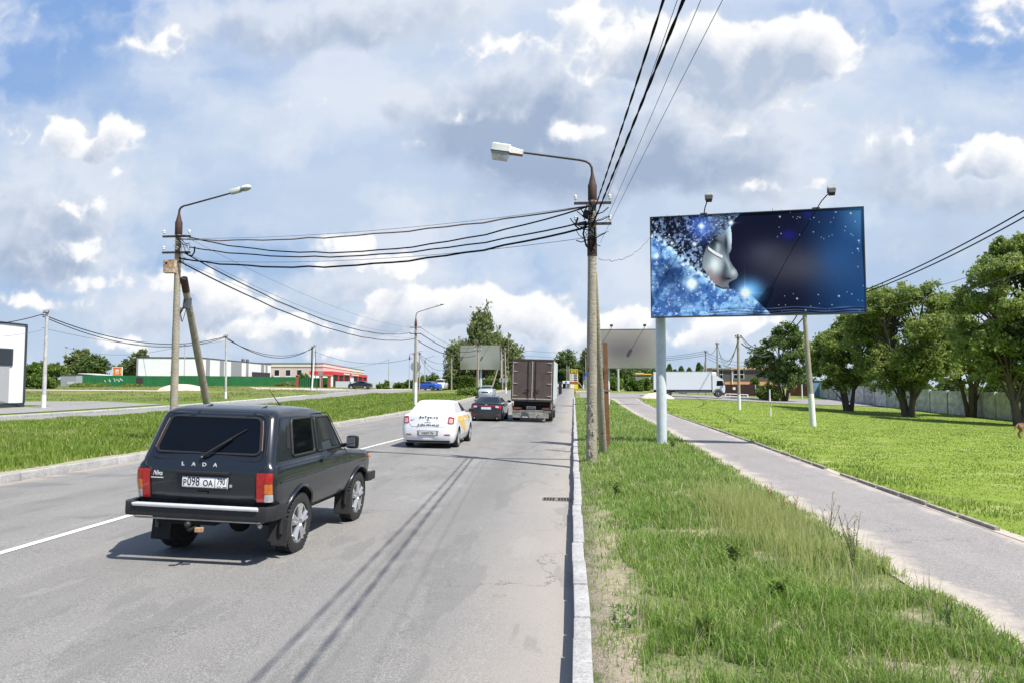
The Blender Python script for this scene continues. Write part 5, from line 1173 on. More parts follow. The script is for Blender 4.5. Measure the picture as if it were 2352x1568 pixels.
# left background line
a = D(97, 722, 57.4); bq = D(517, 773, 83); c_ = D(722, 795, 122); e_ = D(948, 822, 112)
cable('thick drooping cable between the two pale utility poles on the left', a, bq, 1.55, .04, None, 'left background cables', n=30)
cable('second drooping cable between the two pale utility poles on the left', a + Vector((0, 0, -.15)), bq + Vector((0, 0, -.1)), 1.75, .035, None, 'left background cables', n=30)
cable('low thin wire between the two pale utility poles on the left', a + Vector((0, 0, -1.1)), bq + Vector((0, 0, -.5)), .95, .018, WIREG, 'left background cables', n=30)
cable('cable from the left edge of the picture to the first pale pole', D(-140, 745, 50), a, .4, .035, None, 'left background cables')
cable('thin cable behind the white building roof to the first pale pole', D(-100, 770, 50), a + Vector((0, 0, -1.3)), .3, .015, WIREG, 'left background cables')
cable('drooping cable from the bank pole to the double utility pole', bq, c_, 2.2, .045, None, 'left background cables', n=30)
cable('upper wire from the bank pole to the double utility pole', bq + Vector((0, 0, -.2)), c_ + Vector((0, 0, -.2)), 1.7, .035, None, 'left background cables', n=30)
cable('thin wire from the double utility pole to the pair of poles by the mid lamp', c_ + Vector((0, 0, -.8)), e_, 1.4, .03, WIREG, 'left background cables', n=30)
cable('very thin far wire from the double utility pole towards the fence pole', D(722, 838, 122), D(893, 826, 150), .9, .025, WIREG, 'left background cables')
cable('far thin wire between the two distant poles on the left', D(148, 797, 190), D(423, 792, 170), 2.2, .04, WIREG, 'left background cables')
for i, (v0, v1, s) in enumerate(((812, 830, .8), (814, 838, 1.5), (818, 850, 2.0))):
    cable(('upper', 'middle', 'lower')[i] + ' wire from the paired poles to the birch group pole', D(964, v0, 108), D(1037, v1, 118), s, .03, WIREG, 'left background cables')
# right side line
q = Vector((G(1868, 978).x - .3, G(1868, 978).y, 0)); tz = D(1857, 712, q.y).z
pA = Vector((q.x, q.y, tz))
gR = 'cables along the right side lawn'
cable('thick cable dropping from the upper right edge behind the billboard', pA, D(2352, 472, 23.5) + (D(2352, 472, 23.5) - pA) * .12, .42, .022, None, gR, n=30)
cable('lower of the thick cables at the upper right edge', pA, D(2352, 486, 23.5) + (D(2352, 486, 23.5) - pA) * .12, .46, .022, None, gR, n=30)
pB = D(1697, 772, G(1698, 940).y); pC = D(1648, 790, 100); pD = D(1621, 806, 110)
cable('left of the two cables under the billboard running to the lawn pole', pA + Vector((-.3, 0, -.2)), pB + Vector((.2, 0, 0)), 1.3, .028, None, gR)
cable('right of the two cables under the billboard running to the lawn pole', pA + Vector((.1, 0, -.2)), pB + Vector((.2, 0, -.6)), 1.0, .028, None, gR)
cable('thin upper wire through the tree tops at the right edge', pA + Vector((.2, .2, .4)), D(2352, 590, 26), .5, .010, WIREG, gR)
cable('thin lower wire through the tree tops at the right edge', pA + Vector((.2, .2, .2)), D(2352, 625, 26), .5, .010, WIREG, gR)
cable('drooping cable between the lawn pole and the pole at the lorry cab', pB, pC, 2.6, .035, WIREG, gR)
cable('second drooping cable between the lawn pole and the pole at the lorry cab', pB + Vector((0, 0, -.3)), pC + Vector((0, 0, -.2)), 1.9, .035, WIREG, gR)
cable('wire from the lorry cab pole down to the pole behind the lorry', pC, pD, .9, .03, WIREG, gR)
cable('pair of wires leaving the lawn pole towards the first tree, upper', pB + Vector((.2, 0, -.1)), D(1760, 810, 60), .6, .02, WIREG, gR); cable('pair of wires leaving the lawn pole towards the first tree, lower', pB + Vector((.2, 0, -.5)), D(1770, 815, 60), .5, .02, WIREG, gR)
for i, dv in enumerate((0, 5, 10)): cable(('top', 'middle', 'bottom')[i] + ' far wire crossing behind the white lorry from the left', D(1380, 818 + dv * .6, 120), pD + Vector((0, 0, -.3 * i)), .6, .03, WIREG, 'wires above the white lorry'); 
for i, dv in enumerate((0, 9, 20)): cable(('top', 'middle', 'bottom')[i] + ' far wire crossing from the lorry pole to the lawn tree', pD + Vector((0, 0, -.1 - .4 * i)), D(1770, 822 + dv, 100), 1.0, .025, WIREG, 'wires above the white lorry')
for i, (a1, a2) in enumerate(((803, 812), (815, 822))): cable(('upper', 'lower')[i] + ' far wire crossing the sky above the road behind the brown lorry', D(1190, a1, 170), D(1360, a2, 165), .2, .03, WIREG, 'wires over the far road')
# ---------------------------------------------------------------- billboards
def fbm(x, y, s, o=0, oct=4):
    r = np.zeros_like(x); a = 1; t = 0
    for k in range(oct):
        X = x * s + o * 17.3 + k * 5.1; Y = y * s + o * 7.7 + k * 3.3; xi = np.floor(X); yi = np.floor(Y); fx = X - xi; fy = Y - yi; fx = fx * fx * (3 - 2 * fx); fy = fy * fy * (3 - 2 * fy)
        h = lambda i, j: np.modf(np.abs(np.sin((xi + i) * 127.1 + (yi + j) * 311.7 + o) * 43758.5453))[0]
        r += a * ((h(0, 0) * (1 - fx) + h(1, 0) * fx) * (1 - fy) + (h(0, 1) * (1 - fx) + h(1, 1) * fx) * fy); t += a; a *= .5; s = s * 2
    return r / t
def inpoly(x, y, P):
    c = np.zeros(x.shape, bool); n = len(P)
    for i in range(n):
        x0, y0 = P[i]; x1, y1 = P[(i + 1) % n]
        if y0 == y1: continue
        c ^= ((y0 > y) != (y1 > y)) & (x < (x1 - x0) * (y - y0) / (y1 - y0) + x0)
    return c
NXB, NYB = 520, 260
gx, gy = np.meshgrid(np.linspace(0, 1, NXB), np.linspace(0, 1, NYB))      # gy 0 = top
zx = 137 + gx * 2060; zy = (338 - 76 * gx) + gy * (967 + 41 * gx)
def C(r, g, b): return np.array(lin(r, g, b))
def sm(a, b_, t): t = np.clip((t - a) / (b_ - a), 0, 1); return t * t * (3 - 2 * t)
def bl(I, m, c): return I * (1 - m[..., None]) + np.array(c) * m[..., None]
I = np.ones(zx.shape + (3,)) * C(22, 25, 50)
I = bl(I, sm(1500, 2250, zx) * .8, C(38, 78, 128)); I = bl(I, sm(1900, 2250, zx) * sm(700, 300, zy) * .6, C(95, 140, 185))
I = bl(I, np.exp(-((zx - 1650) / 420) ** 2 - ((zy - 820) / 170) ** 2) * .75, C(82, 80, 92)); I = bl(I, np.exp(-((zx - 1280) / 180) ** 2 - ((zy - 700) / 120) ** 2) * .6, C(78, 78, 92))
I = bl(I, np.exp(-((zx - 1950) / 200) ** 2 - ((zy - 780) / 260) ** 2) * .6, C(42, 88, 140)); I = bl(I, np.exp(-((zx - 1110) / 110) ** 2 - ((zy - 1060) / 90) ** 2) * .9, C(120, 180, 235))
I = bl(I, np.exp(-((zx - 1500) / 60) ** 2 - ((zy - 520) / 50) ** 2) * .6, C(40, 38, 130)); I = bl(I, np.exp(-((zx - 1680) / 40) ** 2 - ((zy - 320) / 40) ** 2) * .5, C(40, 38, 120))
nA = fbm(zx, zy, 1 / 26., 1, 3); nB = fbm(zx, zy, 1 / 90., 2, 4); nC = fbm(zx, zy, 1 / 14., 3, 2)
# jewelled hood
hood = inpoly(zx, zy, [(130, 300), (1060, 290), (980, 360), (945, 430), (870, 495), (780, 545), (700, 620), (655, 740), (650, 830), (720, 910), (780, 1000), (130, 1320)])
Hc = np.ones_like(I) * C(26, 32, 52); Hc = bl(Hc, sm(.5, .72, nA) * .85, C(135, 155, 190)); Hc = bl(Hc, sm(.66, .85, nC) * .6, C(195, 212, 235)); Hc = bl(Hc, np.clip(sm(520, 900, zx), 0, 1) * sm(.42, .6, nB) * .5, C(110, 125, 150))
Hc = bl(Hc, np.exp(-((zx - 650) / 110) ** 2 - ((zy - 430) / 110) ** 2) * .7, C(95, 130, 215)); Hc = bl(Hc, np.exp(-((zx - 340) / 150) ** 2 - ((zy - 430) / 90) ** 2) * .5, C(18, 24, 48))
I = np.where(hood[..., None], Hc, I)
# face
face = inpoly(zx, zy, [(938, 420), (948, 500), (948, 580), (942, 660), (918, 705), (925, 760), (955, 815), (990, 860), (1007, 905), (990, 940), (915, 975), (908, 1000), (918, 1022), (905, 1055), (880, 1045), (830, 1020), (760, 985), (715, 900), (652, 830), (660, 740), (700, 620), (780, 545), (870, 495)])
Fc = np.ones_like(I) * C(112, 120, 132)
def G_(cx, cy, sx, sy, a, c, rot=0.0):
    global Fc
    X_ = (zx - cx) * math.cos(rot) + (zy - cy) * math.sin(rot); Y_ = -(zx - cx) * math.sin(rot) + (zy - cy) * math.cos(rot)
    Fc = bl(Fc, np.exp(-(X_ / sx) ** 2 - (Y_ / sy) ** 2) * a, C(*c))
Fc = bl(Fc, sm(870, 948, zx) * sm(720, 520, zy), C(200, 214, 220)); G_(905, 480, 50, 70, .6, (170, 186, 196), -.2)
G_(760, 590, 110, 60, .95, (30, 36, 48), .25); G_(892, 600, 20, 110, .9, (34, 40, 52)); G_(812, 640, 26, 60, .85, (168, 178, 188), .1); G_(745, 640, 40, 36, .7, (60, 68, 80)); G_(780, 560, 70, 16, .8, (20, 24, 34), .45)
G_(770, 810, 72, 90, .95, (216, 222, 226), .35); G_(700, 760, 40, 60, .6, (130, 138, 146)); G_(905, 790, 16, 70, .7, (188, 196, 202), -.35); G_(875, 860, 26, 90, .75, (66, 72, 82), .2)
G_(960, 880, 34, 34, .85, (186, 190, 192)); G_(860, 935, 50, 46, .9, (48, 50, 58)); G_(908, 940, 30, 12, .95, (18, 18, 24)); G_(780, 950, 60, 60, .7, (150, 122, 122)); G_(880, 1036, 34, 14, .9, (96, 44, 54)); G_(880, 990, 30, 20, .7, (120, 116, 120)); G_(730, 880, 40, 60, .6, (140, 120, 124))
I = np.where(face[..., None], Fc, I)
# lashes
dl = np.abs((zy - 652) - (zx - 720) * .60 - ((zx - 790) / 30) ** 2 * -1.5); lash = (dl < 15) & (zx > 715) & (zx < 858); I[lash] = C(215, 220, 226); I[(dl > 15) & (dl < 24) & (zy > 640 + (zx - 720) * .6) & (zx > 715) & (zx < 850) & face] = C(40, 44, 54)
# bright blue sleeve
line = np.interp(zx, [130, 300, 450, 600, 700, 760, 850, 950, 1100, 1180, 1330], [510, 600, 740, 870, 930, 1000, 1040, 1040, 1080, 1150, 1300])
sl = (zy > line) & (zx < 1345)
Sc = np.ones_like(I) * C(74, 112, 168); Sc = bl(Sc, sm(.40, .62, nB) * .8, C(150, 190, 230)); Sc = bl(Sc, sm(.60, .78, nA) * .5, C(205, 225, 245)); Sc = bl(Sc, sm(.60, .8, fbm(zx, zy, 1 / 16., 9, 2)) * .6, C(20, 50, 100))
Sc = bl(Sc, np.exp(-((zx - 330) / 190) ** 2 - ((zy - 900) / 150) ** 2) * .85, C(28, 50, 88)); Sc = bl(Sc, np.exp(-((zx - 430) / 230) ** 2 - ((zy - 1130) / 120) ** 2) * .6, C(62, 88, 140)); Sc = bl(Sc, np.exp(-((zx - 545) / 50) ** 2 - ((zy - 985) / 50) ** 2), C(225, 245, 255))
I = np.where(sl[..., None], Sc, I)
edge = np.exp(-((zy - line) / 34) ** 2) * (zx < 780) * sm(.35, .6, nA); I = bl(I, edge * .9, C(200, 220, 242))
rs = np.random.default_rng(5)
for (cx, cy, s_) in [(190, 715, 26), (650, 425, 28), (945, 395, 22), (580, 600, 18), (545, 985, 38), (1070, 1080, 56), (465, 800, 18), (350, 590, 12)]:
    d2 = ((zx - cx) ** 2 + (zy - cy) ** 2) / s_ ** 2; I = bl(I, np.exp(-d2 * 1.5) * .95, C(235, 245, 255)); I = bl(I, np.exp(-np.abs(zx - cx) / 4) * np.exp(-np.abs(zy - cy) / s_) * .8, C(220, 235, 255)); I = bl(I, np.exp(-np.abs(zy - cy) / 4) * np.exp(-np.abs(zx - cx) / s_) * .8, C(220, 235, 255))
for k in range(95):
    cx = rs.uniform(1380, 2190); cy = rs.uniform(300, 1260); s_ = rs.choice([3, 3, 4, 7]) * 1.0
    if 562 < cy < 1075 and cx < 2090: continue
    I = bl(I, np.exp(-((zx - cx) ** 2 + (zy - cy) ** 2) / s_ ** 2) * .95, C(190, 215, 235))
for k in range(170):
    cx = rs.uniform(150, 1250); cy = rs.uniform(330, 1290); s_ = rs.choice([3, 4, 5]) * 1.0
    m_ = np.exp(-((zx - cx) ** 2 + (zy - cy) ** 2) / s_ ** 2) * .9 * (hood | sl) * (~face); I = bl(I, m_, C(225, 238, 250))
for yy in (1235, 1262, 1285): I = bl(I, np.exp(-((zy - yy - 8 * np.sin(zx / 90)) / 5) ** 2) * (zx > 720) * .7, C(12, 14, 28)); I = bl(I, np.exp(-((zy - yy + 12 - 8 * np.sin(zx / 90)) / 4) ** 2) * (zx > 700) * .35, C(120, 140, 175))
I = np.clip(np.clip(I, 0, 1) ** 1.18 * 1.55, 0, .95)
def art_board(name, Wb, Hb, img, parent, rough=.45):
    ny, nx = img.shape[:2]; xs = np.linspace(-Wb / 2, Wb / 2, nx); zs = np.linspace(Hb / 2, -Hb / 2, ny); X, Z = np.meshgrid(xs, zs)
    Yw = .010 * np.sin(X * 2.1 + 1) * np.sin(Z * 1.7) + .012 * np.exp(-((Z + Hb * .46) / .05) ** 2) * np.sin(X * 7)
    co = np.stack([X, Yw, Z], -1).reshape(-1, 3); me = bpy.data.meshes.new(name); me.vertices.add(nx * ny); me.vertices.foreach_set('co', co.reshape(-1))
    ii = np.arange(nx * ny).reshape(ny, nx); q = np.stack([ii[:-1, :-1], ii[1:, :-1], ii[1:, 1:], ii[:-1, 1:]], -1).reshape(-1, 4)
    me.loops.add(q.size); me.loops.foreach_set('vertex_index', q.reshape(-1).astype(np.int32)); me.polygons.add(len(q)); me.polygons.foreach_set('loop_start', (np.arange(len(q)) * 4).astype(np.int32)); me.update(calc_edges=True)
    ca = me.color_attributes.new('art', 'FLOAT_COLOR', 'POINT'); ca.data.foreach_set('color', np.concatenate([img.reshape(-1, 3), np.ones((nx * ny, 1))], 1).reshape(-1))
    me.shade_smooth(); m, N = newmat(name + '_print'); at = N.n('ShaderNodeAttribute', None, attribute_name='art'); co_ = N.n('ShaderNodeTexCoord').outputs['Object']
    fin(N, at.outputs['Color'], rough, 0, N.noise(N.vm('MULTIPLY', co_, (1, 1, .6)), 1.4, 4, .6), .25, .05, spec=.08)
    me.materials.append(m); o = bpy.data.objects.new(name, me); col.objects.link(o); o.parent = parent; return o
POLEP = pbr('pale_blue_steel', (.50, .55, .57), .45, var=.14, scale=4, coat=.2)
def billboard(label, pole, pole_r, c, Wb, Hb, rz, img, lights=True, art=None, cat='billboard'):
    z = hgt(pole[0], pole[1]); t = empty('billboard', (pole[0], pole[1], z), label, cat); c = Vector(c) - Vector((pole[0], pole[1], z))
    b = MB(); b.lathe([(pole_r, -.3), (pole_r, 2.2), (pole_r * .97, 2.22), (pole_r * .97, c.z + Hb * .42)], (0, 0, 0), 'z', 28); b.build('pole', POLEP, t, smooth=50)
    b = MB(); b.lathe([(pole_r * 1.5, -.05), (pole_r * 1.5, .03), (pole_r, .04)], (0, 0, 0), 'z', 24); b.build('base_flange', POLEP, t)
    f = empty('panel', c, None, None); f.parent = t; f.rotation_euler = (0, 0, rz)
    b = MB(); b.bb(-Wb / 2, Wb / 2, .03, .22, -Hb / 2, Hb / 2); b.build('frame', pbr('dark_frame', (.02, .022, .03), .6), f)
    b = MB(); e = .03
    for q in ((-Wb / 2 - e, Wb / 2 + e, -.02, .24, Hb / 2, Hb / 2 + e), (-Wb / 2 - e, Wb / 2 + e, -.02, .24, -Hb / 2 - e, -Hb / 2), (-Wb / 2 - e, -Wb / 2, -.02, .24, -Hb / 2, Hb / 2), (Wb / 2, Wb / 2 + e, -.02, .24, -Hb / 2, Hb / 2)): b.bb(*q)
    b.build('edge_trim', pbr('edge_dark', (.03, .03, .035), .5), f)
    a = art_board('poster', Wb, Hb, img, f); a.location = (0, -.0, 0)
    if lights:
        for sx in (-.232, .298):
            x = sx * Wb; h = empty('floodlight', (x, 0, Hb / 2), None, None); h.parent = f
            dx = .24 if sx > 0 else .09
            b = MB(); b.tube([(-.04, .1, .0), (-.04 + dx * .4, -.35, .18), (dx, -.85, .36)], .018, 6); b.rbox((-.04, .08, .05), (.22, .14, .07), .02); b.build('arm', ARMM, h)
            b = MB(); b.box((dx, -.92, .30), (.23, .20, .17), rx=R(150), taper=.72); b.build('lamp_box', pbr('flood_black', (.015, .015, .015), .6), h)
            b = MB(); b.rbox((dx, -.88, .41), (.23, .20, .07), .02); b.tube([(dx - .12, -.88, .38), (dx - .10, -.88, .52), (dx + .10, -.88, .53), (dx + .13, -.88, .36)], .010, 5); b.build('lamp_top', pbr('flood_grey', (.5, .5, .5), .5), h)
        for sx in (-.42, -.36, -.255, -.09, .13, .09, .41):
            b = MB(); b.tube([(sx * Wb, .1, Hb / 2), (sx * Wb + .01, .08, Hb / 2 + rnd.uniform(.05, .14))], .007, 5); b.build('rod', ARMM, f)
    else:
        for sx in (-.25, .25):
            b = MB(); b.tube([(sx * Wb, .1, Hb / 2), (sx * Wb, -.8, Hb / 2 + .3)], .03, 5); b.rbox((sx * Wb, -.85, Hb / 2 + .28), (.25, .2, .2), .03); b.build('floodlight', ARMM, f)
    return t
TL, TR, BLc, BR = D(1496, 497, 23.75), D(1984, 481, 22.85), D(1496, 727, 23.75), D(1986, 718, 22.85)
cen = (TL + TR + BLc + BR) / 4; Wb = ((TR - TL).xy.length + (BR - BLc).xy.length) / 2; Hb = ((TL - BLc).length + (TR - BR).length) / 2
rzb = math.atan2(TR.y - TL.y, TR.x - TL.x)
pp = G(1519, 1028)
billboard('large dark blue billboard with a jewelled woman in profile on a pale round pole', (D(1519, 900, 24.35).x, 24.35), .165, cen, Wb, Hb, rzb, I)
def soft(nx, ny, base, spots):
    x, y = np.meshgrid(np.linspace(0, 1, nx), np.linspace(0, 1, ny)); J = np.ones((ny, nx, 3)) * C(*base)
    for (cx, cy, sx, sy, a, c) in spots: J = bl(J, np.exp(-((x - cx) / sx) ** 2 - ((y - cy) / sy) ** 2) * a, C(*c))
    return J
J2 = soft(60, 30, (158, 152, 146), [(.45, .55, .45, .4, .9, (104, 100, 104)), (.6, 1.0, .5, .25, .6, (110, 122, 104)), (.95, .5, .12, .6, .5, (150, 156, 160))])
p2 = (D(1397, 915, 66).x, 66.3); c2 = D(1441, 801, 66)
billboard('smaller blurry grey-brown billboard behind the right lamp pole, before the big one', p2, .16, (c2.x, c2.y - .2, c2.z), 5.75, 3.4, R(0), J2, False)
J3 = soft(60, 30, (140, 144, 134), [(.5, .5, .4, .4, .9, (154, 155, 150)), (.05, .9, .2, .3, .6, (96, 104, 72)), (.95, .9, .2, .3, .5, (105, 105, 95))])
p3 = (D(1103.5, 897, 112).x, 112.4); c3 = D(1103, 820, 112)
billboard('distant grey roadside billboard in front of the birch group', p3, .17, (c3.x, c3.y - .2, c3.z), 6.1, 3.7, R(0), J3, False)
# ---------------------------------------------------------------- trees and plants
def leafmat(name, a, b_, c_, tr=.4):
    m, N = newmat(name); g = N.n('ShaderNodeNewGeometry'); ri = g.outputs['Random Per Island']; co = N.n('ShaderNodeTexCoord').outputs['Object']
    f = N.noise(co, .7, 4, .6); c = N.mix(N.mr(f, .35, .65), a, b_); c = N.mix(N.mr(ri, .6, 1, 0, .8), c, c_); c = N.mix(N.mr(ri, 0, .4, .5, 0), c, tuple(v * .55 for v in a))
    fin(N, c, .6, 0, spec=.15, transl=tr); return m
LF1 = leafmat('willow_leaf', (0.17, 0.25, 0.05), (0.28, 0.35, 0.09), (0.46, 0.5, 0.22), 0.5)
LF2 = leafmat('dark_leaf', (0.09, 0.155, 0.042), (0.15, 0.22, 0.06), (0.28, 0.33, 0.13), 0.45)
LF3 = leafmat('birch_leaf', (0.15, 0.2, 0.065), (0.25, 0.29, 0.11), (0.4, 0.43, 0.24), 0.48)
LF4 = leafmat('hedge_leaf', (0.07, 0.13, 0.022), (0.13, 0.21, 0.035), (0.22, 0.3, 0.07), 0.4)
LF5 = leafmat('bush_leaf', (0.11, 0.19, 0.035), (0.2, 0.28, 0.06), (0.32, 0.38, 0.13), 0.42)
LFW = leafmat('weed_leaf', (.17, .28, .05), (.26, .36, .08), (.36, .44, .14), .5)
BARK = concrete('bark', (.15, .12, .09), (.05, .04, .03))
BARKL = concrete('birch_bark', (.35, .34, .31), (.05, .045, .04))
def leaves(pts, sz, asp=1.8, droop=0.0):
    n = len(pts); P = np.asarray(pts); a = rng.normal(size=(n, 3)); a[:, 2] -= droop * 2; a /= np.linalg.norm(a, axis=1)[:, None]; b_ = rng.normal(size=(n, 3)); b_ -= (b_ * a).sum(1)[:, None] * a; b_ /= np.linalg.norm(b_, axis=1)[:, None]
    s = sz * rng.uniform(.6, 1.35, n)[:, None]; A_ = a * s * asp * .5; B_ = b_ * s * .42
    V = np.stack([P - A_, P - A_ * .1 + B_, P + A_, P - A_ * .1 - B_], 1).reshape(-1, 3); return V
def leafmesh(name, pts, sz, mat_, parent, asp=1.8, droop=0.0):
    V = leaves(pts, sz, asp, droop); n = len(V) // 4; me = bpy.data.meshes.new(name); me.vertices.add(len(V)); me.vertices.foreach_set('co', V.reshape(-1)); me.loops.add(len(V)); me.loops.foreach_set('vertex_index', np.arange(len(V), dtype=np.int32))
    me.polygons.add(n); me.polygons.foreach_set('loop_start', np.arange(n, dtype=np.int32) * 4); me.update(calc_edges=True); me.materials.append(mat_)
    o = bpy.data.objects.new(name, me); col.objects.link(o)
    if parent: o.parent = parent
    return o
def tree(name, label, loc, Ht, Rx, crown_z0, seed, nl=9000, leaf=.17, lm=None, bark=None, stems=1, tr=.22, clumps=46, lump=.27, ry=None, top=1.0, cat='tree', group=None, droop=0.0, wide=.5, asp=1.8, shape=None, lean=0, hollow=.45, drop_=0):
    r_ = np.random.default_rng(seed); rp = random.Random(seed); t = empty(name, loc, label, cat, 0, group); ry = ry or Rx
    cz = (Ht + crown_z0) / 2; rz_ = (Ht - crown_z0) / 2; cl = []
    while len(cl) < clumps:
        d = r_.normal(size=3); d /= np.linalg.norm(d); k = r_.uniform(hollow, 1.0) ** .6
        p = d * k; h = (p[2] + 1) / 2
        ww = shape(h) if shape else (1 - .25 * max(0, (h - wide)) / (1 - wide + .01))
        q = (p[0] * Rx * ww + lean * h, p[1] * ry * ww, cz + p[2] * rz_); cl.append((q, r_.uniform(.7, 1.3)))
    tb = MB(); segs = []
    for s_ in range(stems):
        a = 2 * math.pi * (s_ + rp.random() * .4) / stems; sp = (.0 if stems == 1 else .34) * Rx
        base = Vector((math.cos(a) * tr * .7, math.sin(a) * tr * .7, -.15)) if stems > 1 else Vector((0, 0, -.15))
        n = 7; st = []
        for i in range(n):
            f = i / (n - 1); st.append(base + Vector((math.cos(a) * sp * f ** .95 + rp.uniform(-.1, .1) * f + lean * f * .6, math.sin(a) * sp * f ** 1.3 + rp.uniform(-.1, .1) * f, f * (crown_z0 + (Ht - crown_z0) * .55))))
        rr = [tr * (1.25 if i == 0 else 1) * (1 - .72 * (i / (n - 1))) / (1 if stems == 1 else 1.5) for i in range(n)]; tb.tube(st, rr, 9); segs.append(st)
    if stems > 1: tb.tube([(0, 0, -.2), (0, 0, .25), (0, 0, .6)], [tr * 1.35, tr * 1.15, tr * .8], 10)
    tb.build('trunk', bark or BARK, t, smooth=60)
    lb = MB()
    for (q, w) in cl:
        st = segs[min(range(stems), key=lambda i: (segs[i][-1] - Vector(q)).length)]; k = rp.randint(1, 6) if q[2] < cz else rp.randint(3, 6)
        p0 = st[min(k, len(st) - 1)]; p0 = min(st[1:], key=lambda p: abs(p.z - (q[2] - (Ht - crown_z0) * .28))); q = Vector(q); md = (p0 + q) / 2 + Vector((0, 0, .12 * (q - p0).length)) + Vector([rp.uniform(-.12, .12) for _ in range(3)])
        lb.tube([p0, (p0 + md) / 2, md, q], [tr * .26, tr * .20, tr * .12, tr * .04], 5, False)
    lb.build('limbs', bark or BARK, t, smooth=60)
    per = nl // len(cl); P = []
    for (q, w) in cl:
        rad = lump * Rx * w; n = int(per * w); d = r_.normal(size=(n, 3)); d /= np.linalg.norm(d, axis=1)[:, None]; k = r_.uniform(0, 1, n) ** .42
        # sub-clusters make tufts
        ns = 12; sub = r_.normal(size=(ns, 3)) * .60; ssz = r_.uniform(.16, .34, ns); idx = r_.integers(0, ns, n); e = sub[idx] + r_.normal(size=(n, 3)) * ssz[idx][:, None]
        pp_ = e * rad; pp_[:, 2] *= (.75 + droop * .6); pp_[:, 2] -= droop * rad * r_.uniform(0, 1.2, n); P.append(np.array(q) + pp_)
    P = np.concatenate(P); P = P[P[:, 2] > .25]
    leafmesh('crown', P, leaf, lm or LF1, t, asp, droop); return t
def gp(u, v): p = G(u, v); return Vector((p.x, p.y, p.z))
def tr_at(u, vb, vt, uw, label, seed, y=None, v0=None, **k):
    # tree whose base is seen at (u, vb), top at vt, half width uw (pixels of the photograph)
    p = gp(u, vb) if y is None else Vector((D(u, vb, y).x, y, 0)); 
    if y is not None: p.z = hgt(p.x, y)
    s_ = F / p.y; Ht = D(u, vt, p.y).z - p.z; c0 = (D(u, v0, p.y).z - p.z) if v0 else Ht * .2
    return tree('tree', label, p, Ht, uw / s_, max(.2, c0), seed, **k)
gR_ = 'willows in a row along the concrete fence'
tr_at(1803, 921, 742, 66, 'round bushy willow nearest the orange building, leftmost of the row', 21, v0=890, nl=21000, leaf=.20, stems=4, tr=.24, lm=LF2, clumps=46, lump=.21, wide=.75, group=gR_)
tr_at(1950, 943, 722, 84, 'willow with spreading forked trunk behind the leaning concrete pole', 22, v0=895, nl=31000, leaf=.18, stems=5, tr=.30, lm=LF1, clumps=56, lump=.205, wide=.7, group=gR_)
tr_at(2088, 956, 640, 118, 'big willow with two thick stems right of the billboard', 23, v0=890, nl=52000, leaf=.155, stems=4, tr=.36, lm=LF1, clumps=78, lump=.185, wide=.7, group=gR_)
tr_at(2232, 935, 665, 92, 'willow crown filling the gap behind the two largest willows', 26, y=66, v0=878, nl=28000, leaf=.18, stems=3, tr=.3, lm=LF1, clumps=56, lump=.205, wide=.7, group=gR_)
tr_at(2350, 978, 535, 120, 'tallest willow cut by the right edge of the picture', 24, v0=882, nl=48000, leaf=.15, stems=2, tr=.40, lm=LF1, clumps=78, lump=.185, wide=.5, group=gR_)
tr_at(2420, 950, 600, 100, 'willow just outside the right edge behind the tallest one', 28, y=52, v0=890, nl=12000, leaf=.2, stems=2, tr=.4, lm=LF2, clumps=50, lump=.25)
# birch group, middle
tr_at(1118, 890, 716, 46, 'tall sparse birch with drooping twigs, highest of the birch group', 31, y=138, v0=850, nl=11000, leaf=.30, tr=.30, lm=LF3, bark=BARK, clumps=64, lump=.24, droop=.8, shape=lambda h: 1.0 - .6 * h, asp=2.4, lean=-1.0)
tr_at(1150, 890, 772, 44, 'dense round birch just left of the brown lorry', 32, y=142, v0=868, nl=16000, leaf=.30, tr=.3, lm=LF3, clumps=60, lump=.27, droop=.5)
tr_at(1058, 893, 790, 38, 'pale drooping birch at the left end of the birch group', 33, y=136, v0=872, nl=11000, leaf=.28, tr=.25, lm=LF3, clumps=46, lump=.28, droop=.7)
tr_at(1096, 893, 790, 46, 'dark bushy tree low behind the grey roadside billboard', 34, y=145, v0=880, nl=12000, leaf=.32, tr=.25, lm=LF2, clumps=46, lump=.3)
tr_at(1172, 893, 800, 26, 'narrow birch peeping out beside the lorry roof', 35, y=150, v0=875, nl=6000, leaf=.32, tr=.25, lm=LF3, clumps=30, lump=.35, droop=.4)
def bush(label, u, vb, vt, hw, y, seed, nl=4000, leaf=.22, lm=None, name='bush', cat='bush', group=None, boxy=False):
    x = D(u, vb, y).x; z = hgt(x, y); Hh = D(u, vt, y).z - z; w = hw * y / F
    t = empty(name, (x, y, z), label, cat, 0, group); r_ = np.random.default_rng(seed)
    if boxy:
        P = np.stack([r_.uniform(-w, w, nl), r_.uniform(-1.2, 1.2, nl), r_.uniform(.05, Hh, nl) ** 1.0], 1); P[:, 2] *= (1 + .06 * np.sin(P[:, 0] * 2.3) - .05 * np.abs(P[:, 0] / w) ** 4)
    else:
        k = 14; C_ = np.stack([r_.uniform(-w * .75, w * .75, k), r_.uniform(-.6, .6, k) * w, r_.uniform(.2, .85, k) * Hh], 1); C_[:, 2] *= 1 - .45 * (C_[:, 0] / w) ** 2; i = r_.integers(0, k, nl)
        P = C_[i] + r_.normal(size=(nl, 3)) * np.array([w * .16, w * .16, Hh * .13])
    P = P[P[:, 2] > .02]; leafmesh('foliage', P, leaf, lm or LF5, t, 1.5)
    b = MB()
    for i in range(5): a = r_.uniform(-.5, .5) * w; b.tube([(a * .3, 0, -.1), (a * .7, 0, Hh * .4), (a, 0, Hh * .7)], [.06, .04, .02], 5)
    b.build('stems', BARK, t); return t
